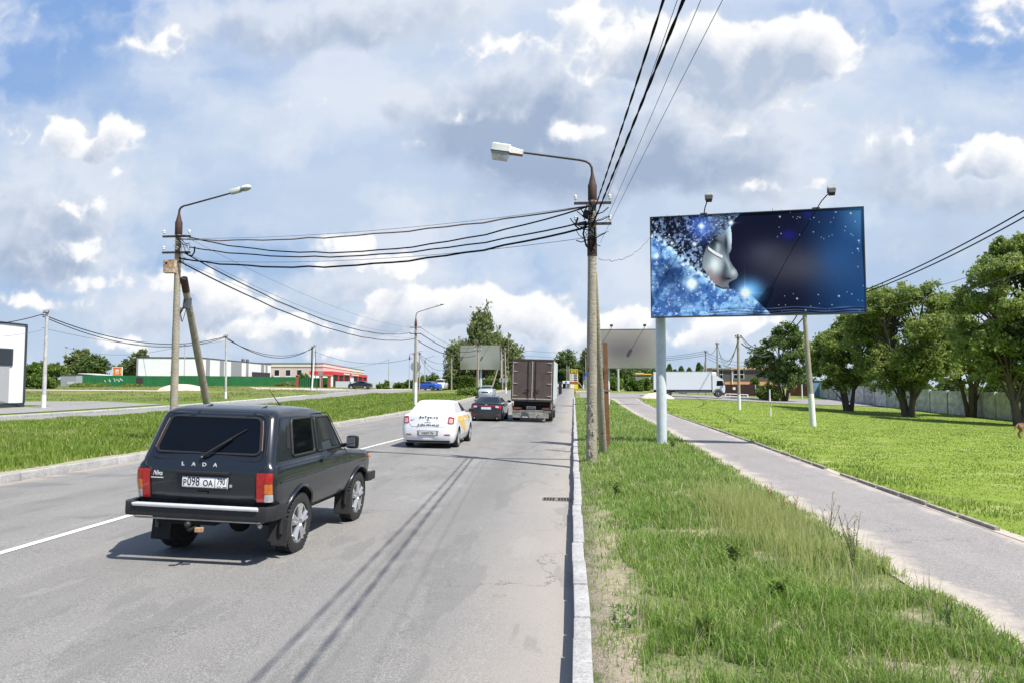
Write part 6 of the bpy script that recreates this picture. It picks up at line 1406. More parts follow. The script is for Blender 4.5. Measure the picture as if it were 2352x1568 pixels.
bush('dark clipped hedge left of the birch trunks', 1056, 891, 864, 38, 128, 41, 16000, .22, LF4, 'hedge', 'hedge', None, True)
bush('bright clipped hedge between slanting strut and brown lorry', 1142, 891, 871, 33, 130, 42, 13000, .2, LF5, 'hedge', 'hedge', None, True)
bush('light green shrub above the clipped hedge', 1125, 880, 858, 14, 134, 43, 3000, .25, LF5)
# far left conifers etc
for i, (u, vt, hw, s_, y, lb_) in enumerate([(942, 871, 14, 51, 150, 'low far bush right of the thin fence pole'), (970, 864, 12, 52, 160, 'pointed far shrub behind the blue car'), (990, 858, 13, 53, 158, 'taller pointed conifer above the blue car'), (1005, 862, 10, 54, 165, 'pointed conifer behind the white crossover'), (920, 878, 16, 55, 155, 'pale low bush at the end of the metal fence'), (888, 874, 6, 56, 140, 'single small conifer by the thin fence pole'), (878, 882, 16, 57, 140, 'flat shrubs right of the parked black saloon')]):
    bush(lb_, u, 890, vt, hw, y, s_, 2600, .26, LF5 if i % 2 else LF4)
# far right of road
tr_at(1296, 890, 812, 32, 'dark rounded tree behind the fuel price sign', 61, y=190, v0=880, nl=12000, leaf=.42, tr=.4, lm=LF2, clumps=46, lump=.3)
tr_at(1272, 890, 838, 22, 'paler tree low behind the lorry mirror', 62, y=200, v0=882, nl=5000, leaf=.45, tr=.3, lm=LF3, clumps=30, lump=.35)
tr_at(1340, 890, 846, 26, 'green tree between price sign and right lamp pole', 63, y=195, v0=882, nl=7000, leaf=.42, tr=.3, lm=LF2, clumps=36, lump=.33)
tr_at(1352, 893, 800, 16, 'birch whose twigs peek out left of the right lamp pole', 64, y=150, v0=850, nl=4500, leaf=.3, tr=.2, lm=LF3, clumps=34, lump=.3, droop=.7)
tr_at(1420, 893, 832, 46, 'dark wide tree hidden under the second billboard', 65, y=170, v0=884, nl=12000, leaf=.4, tr=.3, lm=LF2, clumps=46, lump=.3)
tr_at(1470, 893, 836, 34, 'green tree above the small fuel station', 66, y=175, v0=884, nl=9000, leaf=.4, tr=.3, lm=LF2, clumps=40, lump=.3)
bush('rounded green bush right of the brown steel post', 1412, 897, 868, 24, 125, 71, 7000, .22, LF5); bush('bushy shrub in front of the small fuel station', 1458, 896, 868, 20, 122, 72, 6000, .22, LF4)
bush('leafy shrub beside the lorry rear', 1480, 896, 868, 14, 128, 75, 4000, .22, LF4); bush('low shrub at the foot of the first willow, by the dark fence', 1765, 915, 886, 26, 96, 73, 6000, .18, LF5)
bush('small shrub left of the willow row by the orange building', 1733, 893, 868, 12, 122, 77, 3000, .2, LF4)
# far wood on the right, left scrub
def woodline(label, u0, u1, vt, y, seed, n, lm, leaf=.5, vb=893, y1=None):
    y1 = y1 or y; x0, x1 = D(u0, 880, y).x, D(u1, 880, y1).x; ya = y; r_ = np.random.default_rng(seed); k = int(math.hypot(x1 - x0, y1 - ya) / 2.2) + 2; P = []
    for i in range(k):
        ff = (i + r_.uniform(-.4, .4)) / k; cx = x0 + (x1 - x0) * ff; y = ya + (y1 - ya) * ff; z = hgt(cx, y); Hh = (D(u0, vt, y).z - z) * r_.uniform(.72, 1.06); m_ = n // k; h = r_.uniform(0, 1, m_); w = (1 - h) ** .7 * r_.uniform(1.5, 2.6)
        a = r_.uniform(0, 6.28, m_); P.append(np.stack([cx + np.cos(a) * w, y + np.sin(a) * w * 1.5 + r_.uniform(-3, 3), z + h * Hh], 1))
    o = leafmesh('woodland', np.concatenate(P), leaf, lm, None, 1.6); tag(o, label, 'woodland', kind='stuff')
woodline('distant pine wood behind the white lorry', 1530, 1668, 836, 230, 81, 34000, LF2, .6)
woodline('distant scrub and trees on the left skyline', -60, 330, 866, 260, 82, 26000, LF4, .7)
woodline('far dark wood closing the road ahead', 1255, 1530, 866, 260, 83, 40000, LF2, .7)
woodline('dark trees and bushes standing behind the concrete fence', 1915, 2480, 868, 124, 85, 60000, LF2, .28, y1=64)
woodline('far green belt behind the left fields', 840, 1060, 879, 300, 84, 12000, LF5, .7)
tr_at(178, 868, 804, 26, 'tall pale willow on the left skyline above the shed', 91, y=185, v0=860, nl=9000, leaf=.4, tr=.3, lm=LF3, clumps=36, lump=.32, droop=.3)
tr_at(212, 868, 822, 30, 'dark bushy tree right of the pale skyline willow', 92, y=180, v0=862, nl=9000, leaf=.4, tr=.3, lm=LF2, clumps=36, lump=.32)
tr_at(300, 868, 802, 18, 'ragged leaning tree at the left corner of the warehouse', 93, y=178, v0=855, nl=5000, leaf=.36, tr=.25, lm=LF3, clumps=30, lump=.3, lean=3, droop=.3)
tr_at(288, 868, 832, 20, 'dark tree between the advert sign and the warehouse', 94, y=180, v0=862, nl=5000, leaf=.38, tr=.25, lm=LF2, clumps=28, lump=.34)
tr_at(82, 872, 838, 24, 'round green tree right of the left white building', 95, y=150, v0=865, nl=6000, leaf=.34, tr=.25, lm=LF4, clumps=30, lump=.34)
tr_at(130, 872, 838, 22, 'bright leafy tree left of the grey shed', 96, y=160, v0=865, nl=5000, leaf=.34, tr=.25, lm=LF5, clumps=28, lump=.34)
bush('olive scrub along the field behind the first pale pole', 92, 892, 864, 46, 118, 97, 9000, .26, LF4); bush('weedy shrubs at the foot of the green fence', 205, 890, 878, 40, 134, 98, 5000, .22, LF5)
bush('weeds against the green fence beside the sand heap', 300, 890, 880, 30, 138, 99, 3500, .2, LF5); bush('brownish brushwood in front of the green fence end', 655, 890, 876, 26, 158, 100, 4000, .24, LF3)
bush('small tree behind the fence under the pink building windows', 630, 888, 866, 10, 190, 101, 2500, .34, LF4); bush('round bush above the brick pillars', 698, 884, 860, 14, 190, 102, 3500, .36, LF4)
bush('tall weeds on the median strip left of the white crossover foot', 1085, 905, 888, 40, 92, 103, 5000, .16, LF5)
# ---------------------------------------------------------------- verge weeds (individual)
STK = pbr('green_stalk', (.16, .17, .07), .8, var=.3); STR_ = pbr('reddish_stalk', (.28, .13, .07), .8, var=.3)
def weed(label, u, v, Hh, seed, br=6, m=STK, leafy=False, spread=.5, thick=.004):
    p = gp(u, v); t = empty('weed', p, label, 'weed'); r_ = random.Random(seed); b = MB(); P = []
    for s_ in range(br):
        a = r_.uniform(0, 6.28); L = Hh * r_.uniform(.55, 1.0); k = spread * r_.uniform(.2, 1) * .55
        pts = [Vector((0, 0, -.03))]
        for i in range(1, 6): f = i / 5; pts.append(Vector((math.cos(a) * k * L * f ** 1.3 + r_.uniform(-.01, .01), math.sin(a) * k * L * f ** 1.3, L * f)))
        b.tube(pts, [thick * (1.4 - f) for f in (0, .2, .4, .6, .8, 1)], 5)
        for i in (2, 3, 4):
            q = pts[i]; e = q + Vector((r_.uniform(-.10, .10), r_.uniform(-.06, .06), r_.uniform(.05, .14))) * (Hh / .7); b.tube([q, e], [thick * .6, thick * .3], 4); P.append(list(e))
        for i in range(12 if leafy else 4): f = r_.random() * (.9 if leafy else .45); q = pts[int(f * 5)]; P.append([q.x + r_.uniform(-.03, .03), q.y + r_.uniform(-.03, .03), q.z + r_.uniform(0, .05)])
    b.build('stems', m, t); leafmesh('leaves', np.array(P), (.016 if not leafy else .040), LFW if m is STK else pbr('sorrel_seed', (.42, .18, .10), .8, var=.3), t, 2.4); return t
weed('tallest bare branching weed at the footpath edge', 1962, 1312, .62, 1, 11, STK, False, .75); weed('thin forked weed left of the tallest one', 1905, 1232, .55, 2, 5, STK, False, .7)
weed('reddish sorrel stalks beside the straw-coloured grass', 1800, 1190, .34, 3, 6, STR_, False, .4); weed('second reddish sorrel stalk nearer the footpath', 1828, 1178, .34, 4, 4, STR_, False, .4)
weed('reddish stalks at the middle of the verge edge', 1768, 1155, .34, 5, 5, STR_, False, .4)
weed('leafy thistle in the middle of the foreground verge', 1790, 1385, .22, 6, 9, STK, True, 1.1); weed('dark leafy weed left of the foreground thistle', 1690, 1300, .26, 7, 8, STK, True, .8)
weed('dry twig weed low beside the footpath at the lower right', 2180, 1440, .36, 9, 3, STK, False, .4)
weed('dark leafy weed by the foot of the right lamp pole', 1418, 1140, .34, 10, 8, STK, True, .8); weed('thin weed at the edge of the footpath near the billboard pole', 1592, 1040, .40, 11, 4, STK, False, .5)
weed('bushy green weed at the foot of the billboard pole', 1545, 1030, .36, 12, 8, STK, True, .8); weed('low leafy weed near the lower middle of the verge', 1620, 1480, .22, 13, 9, STK, True, 1.0)
# ---------------------------------------------------------------- buildings and fences
WHP = pbr('white_cladding', (.74, .75, .76), .55, var=.05, scale=.6); GRP = pbr('grey_cladding', (.26, .27, .30), .55, var=.08); GRL = pbr('light_grey_cladding', (.42, .43, .45), .6, var=.06); DKT = pbr('dark_flashing', (.035, .04, .055), .5, var=.1)
def lbl(name, pts, z0, z1, m, parent, o=(0, 0)): b = MB(); b.prism([(p[0] - o[0], p[1] - o[1]) for p in pts], z0, z1); return b.build(name, m, parent)
def wallbox(name, m, par, A_, B_, s0, s1, z0, z1, off, thick=.12):
    # a box standing proud on the wall line A->B, from s0 to s1 metres along it
    d = (Vector(B_) - Vector(A_)).normalized(); n = Vector((d.y, -d.x)); p0 = Vector(A_) + d * s0 + n * off; p1 = Vector(A_) + d * s1 + n * off
    b = MB(); q = [p0, p1, p1 - n * thick, p0 - n * thick]; b.prism([(v.x, v.y) for v in q], z0, z1); return b.build(name, m, par)
# left white building
zb = hgt(-46, 60); XB = D(53, 935, 61).x
t = empty('commercial_building', (XB, 49, zb), 'modern white and grey building with dark trim at the left edge', 'building')
A_, B_ = (-.0, -22), (0, 12)
lbl('walls', [(0, 12), (0, -22), (-20, -22), (-20, 12)], .35, 7.0, WHP, t); lbl('plinth', [(.06, 12.06), (.06, -22), (-20, -22), (-20, 12.06)], -.4, .35, DKT, t)
lbl('roof_trim', [(.08, 12.08), (.08, -22), (-20, -22), (-20, 12.08)], 7.0, 7.16, DKT, t); mbb('corner_trim', DKT, t, (-.10, .09, 11.9, 12.09, .35, 7.0))
wallbox('lower_panel', pbr('mid_grey_panel', (.36, .365, .38), .6, var=.05), t, A_, B_, 0, 32.2, .35, 3.5, .06); w_ = wallbox('window', DKT, t, A_, B_, 25, 32.5, 3.5, 4.95, .10)
wallbox('pane', GLASS2, w_, A_, B_, 25.2, 32.25, 3.65, 4.8, .115, .02)
# warehouse
A1, B1, C1 = (D(313, 860, 176).x, 176), (D(460, 860, 180).x, 180), (D(622, 860, 238).x, 238); zg = 1.5
t = empty('warehouse', (-98, 200, 0), 'long white warehouse with vertical grey stripes behind the green fence', 'warehouse'); O = (-98, 200); sh = lambda p: (p[0] - O[0], p[1] - O[1])
a, b2, c2_ = sh(A1), sh(B1), sh(C1); lbl('walls', [a, b2, c2_, (c2_[0] - 14, c2_[1])], 0, 8.95, WHP, t); lbl('roof_trim', [(a[0] - .1, a[1] - .15), (b2[0] + .1, b2[1] - .1), (c2_[0] + .1, c2_[1]), (c2_[0] - 14, c2_[1])], 8.95, 9.2, DKT, t)
L = (Vector(c2_) - Vector(b2)).length
for (s0, s1) in ((3.5, 6), (13, 16), (21.5, 30), (34, 36), (48, 51), (52.5, 54.5)): wallbox('stripe', GRP, t, b2, c2_, s0, min(s1, L), .5, 8.9, .08)
wallbox('stripe', GRP, t, a, b2, 0, .4, 0, 8.9, .08); w_ = wallbox('shop_window', DKT, t, a, b2, 6.6, 12.2, .5, 3.5, .10); wallbox('pane', GLASS2, w_, a, b2, 6.9, 12.0, .5, 3.2, .12, .03)
wallbox('window', GLASS, t, b2, c2_, .2, 2, 2.2, 4.4, .09)
cn = wallbox('red_canopy', pbr('red_fascia', (.42, .02, .03), .5, var=.1), t, b2, c2_, 31, 56, 3.3, 4.3, 2.2, 2.0); wallbox('shopfront', pbr('shopfront', (.50, .40, .36), .5, var=.4, scale=1.5), t, b2, c2_, 31, 56, .5, 3.3, 1.6, 1.4)
d = (Vector(c2_) - Vector(b2)).normalized(); n_ = Vector((d.y, -d.x)); b = MB()
for i in range(22):
    s_ = 34 + i * .8; p = Vector(b2) + d * s_ + n_ * 1.9; b.box((p.x, p.y, 5.2), (.22, .22, 1.7))
p = Vector(b2) + d * 42.5 + n_ * 1.9; b.box((p.x, p.y, 6.1), (.25, 17, .25), rz=-math.atan2(d.x, d.y)); b.build('roof_sign_bars', DKT, cn)
b = MB()
for s_ in (40, 44): p = Vector(b2) + d * s_ - n_ * 3; b = MB(); b.lathe([(.5, 0), (.5, .9), (.3, 1.2)], (p.x, p.y, 9.2), 'z', 10); b.build('roof_vent', pbr('grey_metal', (.12, .12, .12), .6), t)
# pink building
PNK = pbr('pink_render', (.62, .50, .45), .85, var=.06, scale=.5); CRM = pbr('cream_render', (.72, .68, .58), .85, var=.05, scale=.5)
A2, B2, C2 = (D(590, 860, 268).x, 268), (D(742, 860, 270).x, 270), (D(836, 860, 396).x, 396); O = (-95, 300); sh = lambda p: (p[0] - O[0], p[1] - O[1]); t = empty('factory_building', (-95, 300, 0), 'pink and cream two-storey building beyond the warehouse', 'building'); a, b2, c2_ = sh(A2), sh(B2), sh(C2)
lbl('walls', [a, b2, c2_, (c2_[0] - 20, c2_[1])], 0, 9.2, PNK, t); lbl('upper_band', [(a[0], a[1] - .2), (b2[0] + .2, b2[1] - .2), (c2_[0] + .2, c2_[1]), (c2_[0] - 20, c2_[1])], 9.2, 10.45, CRM, t); lbl('roof_edge', [(a[0], a[1] - .4), (b2[0] + .4, b2[1] - .4), (c2_[0] + .4, c2_[1]), (c2_[0] - 20, c2_[1])], 10.45, 10.65, GRP, t)
for s_ in (6.5, 10.7, 14.9, 2.5):
    w_ = wallbox('window', WHP, t, a, b2, s_, s_ + 2.0, 3.3, 8.1, .06)
    wallbox('pane', GLASS2, w_, a, b2, s_ + .15, s_ + 1.85, 5.9, 8.0, .09, .03); wallbox('pane', GLASS2, w_, a, b2, s_ + .15, s_ + 1.85, 3.45, 5.4, .09, .03)
# red and white workshop
A3, B3, C3 = (D(713, 870, 246).x, 246), (D(762, 870, 250).x, 250), (D(842, 870, 340).x, 340); O = A3; sh = lambda p: (p[0] - O[0], p[1] - O[1]); t = empty('workshop_building', (A3[0], A3[1], 0), 'low white car workshop with red fascia and open bays', 'building'); a, b2, c2_ = sh(A3), sh(B3), sh(C3)
REDF = pbr('signal_red', (.55, .02, .03), .5, var=.08)
lbl('walls', [a, b2, c2_, (c2_[0] - 12, c2_[1])], 0, 6.0, WHP, t); lbl('red_fascia', [(a[0] - .3, a[1] - .4), (b2[0] + .4, b2[1] - .4), (c2_[0] + .4, c2_[1]), (c2_[0] - 12, c2_[1])], 6.0, 7.1, REDF, t)
L = (Vector(c2_) - Vector(b2)).length
for (f0, f1) in ((.03, .12), (.15, .25), (.29, .41), (.56, .66), (.71, .82), (.87, .97)):
    by = wallbox('bay', DARK, t, b2, c2_, L * f0, L * f1, .4, 5.9, .10); wallbox('bay_post', REDF, t, b2, c2_, L * f1, L * (f1 + .012), .3, 6.05, .5, .5)
wallbox('fascia_lettering', WHP, t, b2, c2_, L * .25, L * .40, 6.35, 6.75, .5, .05); wallbox('fascia_lettering', WHP, t, b2, c2_, L * .46, L * .68, 6.35, 6.75, .5, .05)
# shed complex
t = empty('garage_shed', (D(215, 872, 150).x, 150, 0), 'low dark red shed with pale lean-to roof behind the green fence', 'shed')
x0 = D(189, 860, 150).x - D(215, 872, 150).x; x1 = D(290, 860, 150).x - D(215, 872, 150).x
mbb('walls', pbr('dark_red_wood', (.10, .025, .025), .8, var=.4), t, (x0, x1, 0, 5, 1.2, 4.1)); b = MB(); b.extr([(x0 - .5, -.6, 4.55), (x1, -.6, 3.75), (x1, -.6, 3.9), (x0 - .5, -.6, 4.72)], (0, 6, 0)); b.build('roof', pbr('pale_sheet', (.55, .55, .54), .7, var=.2), t)
mbb('window', GLASS2, t, (x0 + .3, x0 + 4, -.05, 0, 3.2, 4.0))
t = empty('container_shed', (D(158, 875, 139).x, 139, hgt(-95, 139)), 'pale grey sheet-metal shed at the left end of the green fence', 'shed'); mbb('walls', pbr('grey_sheet', (.32, .35, .38), .6, var=.2), t, (-1.7, 1.5, 0, 3, 0, 2.35)); mbb('roof', DKT, t, (-1.8, 1.6, -.1, 3.1, 2.35, 2.45)); mbb('door', pbr('pale_sheet', (.55, .55, .54), .7), t, (-.3, 1.3, -.05, 0, 0, 1.0))
# advert sign
t = empty('advert_sign', (D(268, 868, 150).x, 150, 0), 'small orange and red advert sign with yellow arrows above the green fence', 'sign'); s_ = 150 / F
zc = D(268, 852, 150).z; w = 12.5 * s_; h = 10.5 * s_
mbb('board', WHP, t, (-w, w, 0, .3, zc - h, zc + h)); mbb('post', ARMM, t, (-.1, .1, .3, .5, 1, zc)); mbb('print', pbr('orange_print', (.75, .13, .03), .6, var=.1), t, (-w * .8, w * .95, -.03, -.01, zc - h * .85, zc + h * .85))
for sx in (-1, 1): b = MB(); x = sx * w * .72 + .05; b.extr([(x - .1, -.05, zc + h * .6), (x + .1, -.05, zc + h * .6), (x + .1, -.05, zc - h * .1), (x + .22, -.05, zc - h * .1), (x, -.05, zc - h * .6), (x - .22, -.05, zc - h * .1), (x - .1, -.05, zc - h * .1)], (0, .02, 0)); b.build('arrow', YEL, t)
mbb('print_block', PLATE, t, (-.35, .5, -.05, -.03, zc + .12, zc + .42)); mbb('print_block', PLATE, t, (-.35, .45, -.05, -.03, zc - .14, zc + .06)); mbb('print_block', YEL, t, (-.35, .5, -.05, -.03, zc - .6, zc - .22))
# green fence
def sheetmat(name, base):
    m, N = newmat(name); co = N.n('ShaderNodeNewGeometry').outputs['Position']; x, y, z = N.sep(co); wv = N.m('SINE', N.m('MULTIPLY', N.m('ADD', x, y), 16)); f = N.noise(co, .5, 4, .6); c = N.mix(N.mr(f, .3, .7), base, tuple(v * .7 for v in base)); fin(N, c, .5, 0, wv, .8, .05, coat=.1); return m
GRN = sheetmat('green_sheet', (.015, .15, .045))
def fence(label, pts, Hh, m, postm=None, step=3.0, name='fence', thick=.06, z0=-.1, top=None):
    t = empty(name, (pts[0][0], pts[0][1], hgt(*pts[0])), label, 'fence'); bz = hgt(*pts[0])
    for (p, q) in zip(pts, pts[1:]):
        L = math.hypot(q[0] - p[0], q[1] - p[1]); n = max(1, round(L / step)); an = math.atan2(q[1] - p[1], q[0] - p[0])
        for i in range(n):
            f0, f1 = i / n, (i + 1) / n; ax, ay_ = p[0] + (q[0] - p[0]) * f0, p[1] + (q[1] - p[1]) * f0; bx, by = p[0] + (q[0] - p[0]) * f1, p[1] + (q[1] - p[1]) * f1
            z = (hgt(ax, ay_) + hgt(bx, by)) / 2 - bz; hh = Hh + (rnd.uniform(-.05, .05)); b = MB(); b.box(((ax + bx) / 2 - pts[0][0], (ay_ + by) / 2 - pts[0][1], z + hh / 2 + z0 / 2), (L / n, thick, hh - z0), rz=an); b.build('panel', m, t)
            if postm: b = MB(); b.box((ax - pts[0][0], ay_ - pts[0][1] - .06, z + Hh / 2), (.14, .14, Hh + .1), rz=an); b.build('post', postm, t)
    return t
gf = fence('long green corrugated metal fence across the left background', [(D(168, 880, 140).x, 140), (D(320, 880, 147).x, 147), (D(480, 880, 155).x, 155), (D(626, 880, 168).x, 168), (D(684, 880, 172).x, 172)], 2.25, GRN, None, 6)
b = MB(); x = D(323, 880, 147).x - D(168, 880, 140).x; b.bb(x - .8, x + .6, 6.6, 6.8, .1, 1.9); b.build('wicket_door', pbr('dark_wood', (.05, .04, .035), .8), gf)
gr_ = MB(); r_ = random.Random(4); x = D(242, 876, 142.7).x - D(168, 880, 140).x
for k in range(7): xx = x + k * .55; gr_.tube([(xx, 2.9 - .2, .9 + r_.uniform(0, .8)), (xx + r_.uniform(-.3, .3), 2.7, 1.3 + r_.uniform(-.3, .5)), (xx + r_.uniform(0, .5), 2.7, .9 + r_.uniform(0, .5))], .05, 4)
gr_.build('graffiti', pbr('pale_graffiti', (.45, .6, .55), .7), gf)
BRK = pbr('brick_pillar', (.36, .10, .05), .85, var=.4, scale=30)
for i, (u, v, lb_) in enumerate(((683, 890, 'leftmost brick gate pillar at the end of the green fence'), (737, 890, 'middle brick gate pillar by the round sign back'), (756, 889, 'rightmost brick gate pillar beside the workshop'))):
    y = 150; x = D(u, v, y).x; z = hgt(x, y); t = empty('gate_pillar', (x, y, z), lb_, 'pillar', 0, 'brick gate pillars'); mbb('shaft', BRK, t, (-.28, .28, -.28, .28, -.1, 2.35)); b = MB(); b.box((0, 0, 2.42), (.75, .75, .14), taper=.6); b.build('cap', BRK, t)
fence('dark green gate between two brick pillars behind the double pole', [(D(687, 880, 150).x, 150), (D(733, 880, 150).x, 150)], 1.9, GRN, DKT, 3, 'gate'); fence('short green fence piece between the two right brick pillars', [(D(740, 880, 151).x, 151), (D(753, 880, 151).x, 151)], 2.0, GRN, None, 2)
fence('pale blue-grey metal fence behind the parked black saloon', [(D(770, 880, 152).x, 152), (D(905, 880, 158).x, 158)], 1.35, pbr('blue_grey_sheet', (.42, .46, .52), .5, var=.08), DKT, 3.2)
t = empty('round_sign', (D(736, 899, 118).x, 118, hgt(-40, 118)), 'small round road sign seen from the back beside the double utility pole', 'sign'); zz = D(736, 856, 118).z - hgt(-40, 118)
b = MB(); b.tube([(0, 0, -.1), (0, 0, zz + .3)], .05, 8); b.build('post', CONCL, t); b = MB(); b.lathe([(.38, -.02), (.38, .02)], (0, -.07, zz), 'y', 24); b.build('disc', pbr('sign_back', (.36, .38, .39), .5, .3), t)
yb2 = 66; t = empty('round_sign', (D(956, 893, yb2).x - .05, yb2, hgt(-13, yb2)), 'big grey round sign back behind the mid lamp pole', 'sign'); zz = D(956, 841, yb2).z - hgt(-13, yb2)
b = MB(); b.tube([(.12, 0, -.1), (.12, 0, zz + .3)], .05, 8); b.build('post', CONCL, t); b = MB(); b.lathe([(.47, -.02), (.47, .02)], (0, -.07, zz), 'y', 28); b.build('disc', pbr('sign_back', (.36, .38, .39), .5, .3), t)
def heap(label, u, v, hw, hh, y, m, seed):
    x = D(u, v, y).x; z = hgt(x, y); b = MB(); n = 26; k = 9; r_ = random.Random(seed)
    for j in range(k):
        f = j / (k - 1); rr = math.cos(f * math.pi / 2) ** .9
        for i in range(n): a = 6.283 * i / n; q = rr * (1 + .14 * math.sin(a * 3 + seed) + .08 * math.sin(a * 7)) ; b.v.append((math.cos(a) * hw * q, math.sin(a) * hw * .6 * q, hh * (math.sin(f * math.pi / 2) ** 1.6) + r_.uniform(-.02, .02) * hh - .03))
    for j in range(k - 1):
        for i in range(n): b.f.append((j * n + i, j * n + (i + 1) % n, (j + 1) * n + (i + 1) % n, (j + 1) * n + i)); b.mi.append(0)
    b.f.append(tuple((k - 1) * n + i for i in range(n))); b.mi.append(0)
    o = b.build('sand_heap', m, smooth=80); o.location = (x, y, z); tag(o, label, 'sand heap'); return o
SANDM = pbr('pale_sand', (.60, .52, .41), .95, var=.18, scale=3, bump=.6)
heap('broad pale sand heap in front of the green fence', 414, 897, 3.6, 1.0, 134 - 24, SANDM, 1); heap('small pale sand heap left of the billboard pole by the cross street', 1506, 908, 1.9, .72, 86, SANDM, 2)
# orange building and its fence
ORB = pbr('orange_brick', (.62, .33, .16), .85, var=.12, scale=2); y = 142; x0, x1, x2 = D(1638, 880, y).x, D(1682, 880, y).x, D(1790, 880, y).x; z = hgt(x0, y); t = empty('office_building', (x1, y, z), 'two-storey orange brick building with dark upper band behind the dark fence', 'building')
zt1 = D(1682, 843, y).z - z; mbb('walls', ORB, t, (x0 - x1, x2 - x1, 0, 12, 0, zt1)); mbb('dark_band', pbr('dark_band', (.09, .085, .08), .7), t, (x0 - x1 - .05, x2 - x1 + .05, -.06, 0, zt1 - 2.5, zt1 - .55)); mbb('roof_edge', pbr('peach_edge', (.68, .50, .38), .7), t, (-.3, x2 - x1 + .1, -.4, 12.1, zt1 - .35, zt1 + .12)); mbb('roof_edge', pbr('grey_sheet', (.32, .35, .38), .6), t, (x0 - x1 - .3, -.31, -.4, 12.1, zt1 - .3, zt1 - .02))
for (u, w) in ((1691, .9), (1703, .9), (1657, .5), (1646, .5)):
    xx = D(u, 880, y).x - x1; w_ = mbb('window', WHP, t, (xx - w * .55, xx + w * .55, -.10, -.0, 2.4 if w > .6 else 1.6, 4.1)); mbb('pane', GLASS, w_, (xx - w * .45, xx + w * .45, -.13, -.1, 3.35, 4.05), (xx - w * .45, xx + w * .45, -.13, -.1, 2.5, 3.2))
mbb('drainpipe', WHP, t, (-.1, .05, -.2, -.05, 0, zt1 - .3)); mbb('balcony', DKT, t, (x0 - x1 + .6, x0 - x1 + 1.8, -.6, -.1, 2.6, 2.7))
DRF = pbr('dark_maroon_sheet', (.042, .014, .014), .5, var=.2)
df = fence('dark maroon sheet fence with a round pale emblem in front of the orange building', [(D(1650, 895, 118).x, 118), (D(1735, 895, 118).x, 118), (D(1790, 895, 118).x, 118)], 1.75, DRF, CONCL, 6)
b = MB(); xx = D(1686, 893, 118).x - D(1650, 895, 118).x; b.lathe([(.24, -.1), (.24, -.05), (.1, -.04)], (xx, 0, .95), 'y', 20); b.build('emblem', pbr('pale_emblem', (.75, .70, .55), .6), df)
fence('rust-brown sheet fence at the end of the concrete fence', [(D(1815, 895, 124).x, 124), (D(1868, 895, 122).x, 122)], 2.6, pbr('rust_brown_sheet', (.20, .075, .04), .7, var=.3, scale=2), None, 4)
t = empty('blue_kiosk', (D(1877, 900, 117).x, 117, hgt(39, 117)), 'small faded blue cabin at the left end of the concrete fence', 'cabin'); mbb('walls', pbr('faded_blue', (.17, .30, .40), .7, var=.3), t, (-.9, .9, 0, 1.6, -.2, 2.5)); mbb('roof', DKT, t, (-1, 1, -.1, 1.7, 2.5, 2.6))
up('white post in front of the rust-brown fence', 1842, 905, 112, 880, r0=.12, m=WPNT, name='post', hook=False); up('low white bollard post by the small shrub', 1768, 910, 92, 893, r0=.10, m=WPNT, name='post', hook=False)
for i in range(5):
    x = D(1672 + i * 9 + (3 if i > 2 else 0), 904, 108).x; z = hgt(x, 108); t = empty('road_block', (x, 108, z + .05), 'low white concrete road block in the row before the maroon fence', 'road block', R(rnd.uniform(-5, 5)), 'white concrete road blocks'); b = MB(); b.box((0, 0, .2), (1.0, .35, .42), taper=.8); b.build('block', WPNT, t); mbb('dark_band', INK, t, (-.25, .25, -.19, -.16, .12, .3))
# concrete panel fence
mpf, N = newmat('fence_concrete'); co = N.n('ShaderNodeTexCoord').outputs['Object']; f = N.noise(co, 1.2, 6, .7); g_ = N.noise(N.vm('MULTIPLY', co, (1, 1, 1)), 7, 5, .7)
cc = N.mix(N.mr(f, .35, .6), (.62, .62, .61), (.40, .40, .39)); cc = N.mix(N.mr(g_, .52, .62, 0, .6), cc, (.70, .70, .68)); cc = N.mix(N.mr(N.noise(co, 4, 4, .7), .60, .68, 0, .6), cc, (.12, .12, .115)); fin(N, cc, .9, 0, f, .6, .03, spec=.2)
PFM = mpf; PFV = [mpf, pbr('fence_concrete_pale', (.72, .72, .70), .9, col2=(.36, .36, .35), scale=2.2, bump=.4), pbr('fence_concrete_mid', (.56, .56, .55), .9, col2=(.26, .26, .25), scale=1.8, bump=.4)]
pa, pb_ = (D(1873, 913, 120).x, 120), (D(2225, 950, 68).x, 68); pc_ = (D(2237, 950, 67).x + .2, 67), (D(2400, 965, 57).x, 57)
t = empty('concrete_fence', (pa[0], pa[1], 0), 'weathered grey concrete panel fence behind the willows', 'fence')
def pfence(p, q, step, Hh=2.25):
    L = math.hypot(q[0] - p[0], q[1] - p[1]); n = round(L / step); an = math.atan2(q[1] - p[1], q[0] - p[0]); d = Vector((math.cos(an), math.sin(an))); nn = Vector((d.y, -d.x))
    if nn.dot(Vector(p)) > 0: nn = -nn
    for i in range(n):
        c_ = Vector(p) + d * (i + .5) * L / n; z = hgt(c_.x, c_.y) - .1; cx, cy = c_.x - pa[0], c_.y - pa[1]; til = rnd.uniform(-.012, .012); pw = L / n - .22; dz = rnd.uniform(-.05, .06)
        b = MB(); b.box((cx, cy, z + Hh / 2 + dz), (pw, .12, Hh), rz=an, ry=til)
        for (zz, hh) in ((Hh * .24, Hh * .36), (Hh * .70, Hh * .40)):
            for k in range(1): s_ = 0; b.box((cx + d.x * s_ + nn.x * .07, cy + d.y * s_ + nn.y * .08, z + zz + dz), (pw - .30, .09, hh), rz=an, ry=til)
        b.build('panel', rnd.choice(PFV), t); e = Vector(p) + d * i * L / n
        b = MB(); b.box((e.x - pa[0] + nn.x * .05, e.y - pa[1] + nn.y * .05, z + Hh / 2 + .02), (.2, .26, Hh + .1), rz=an); b.build('post', PFM, t)
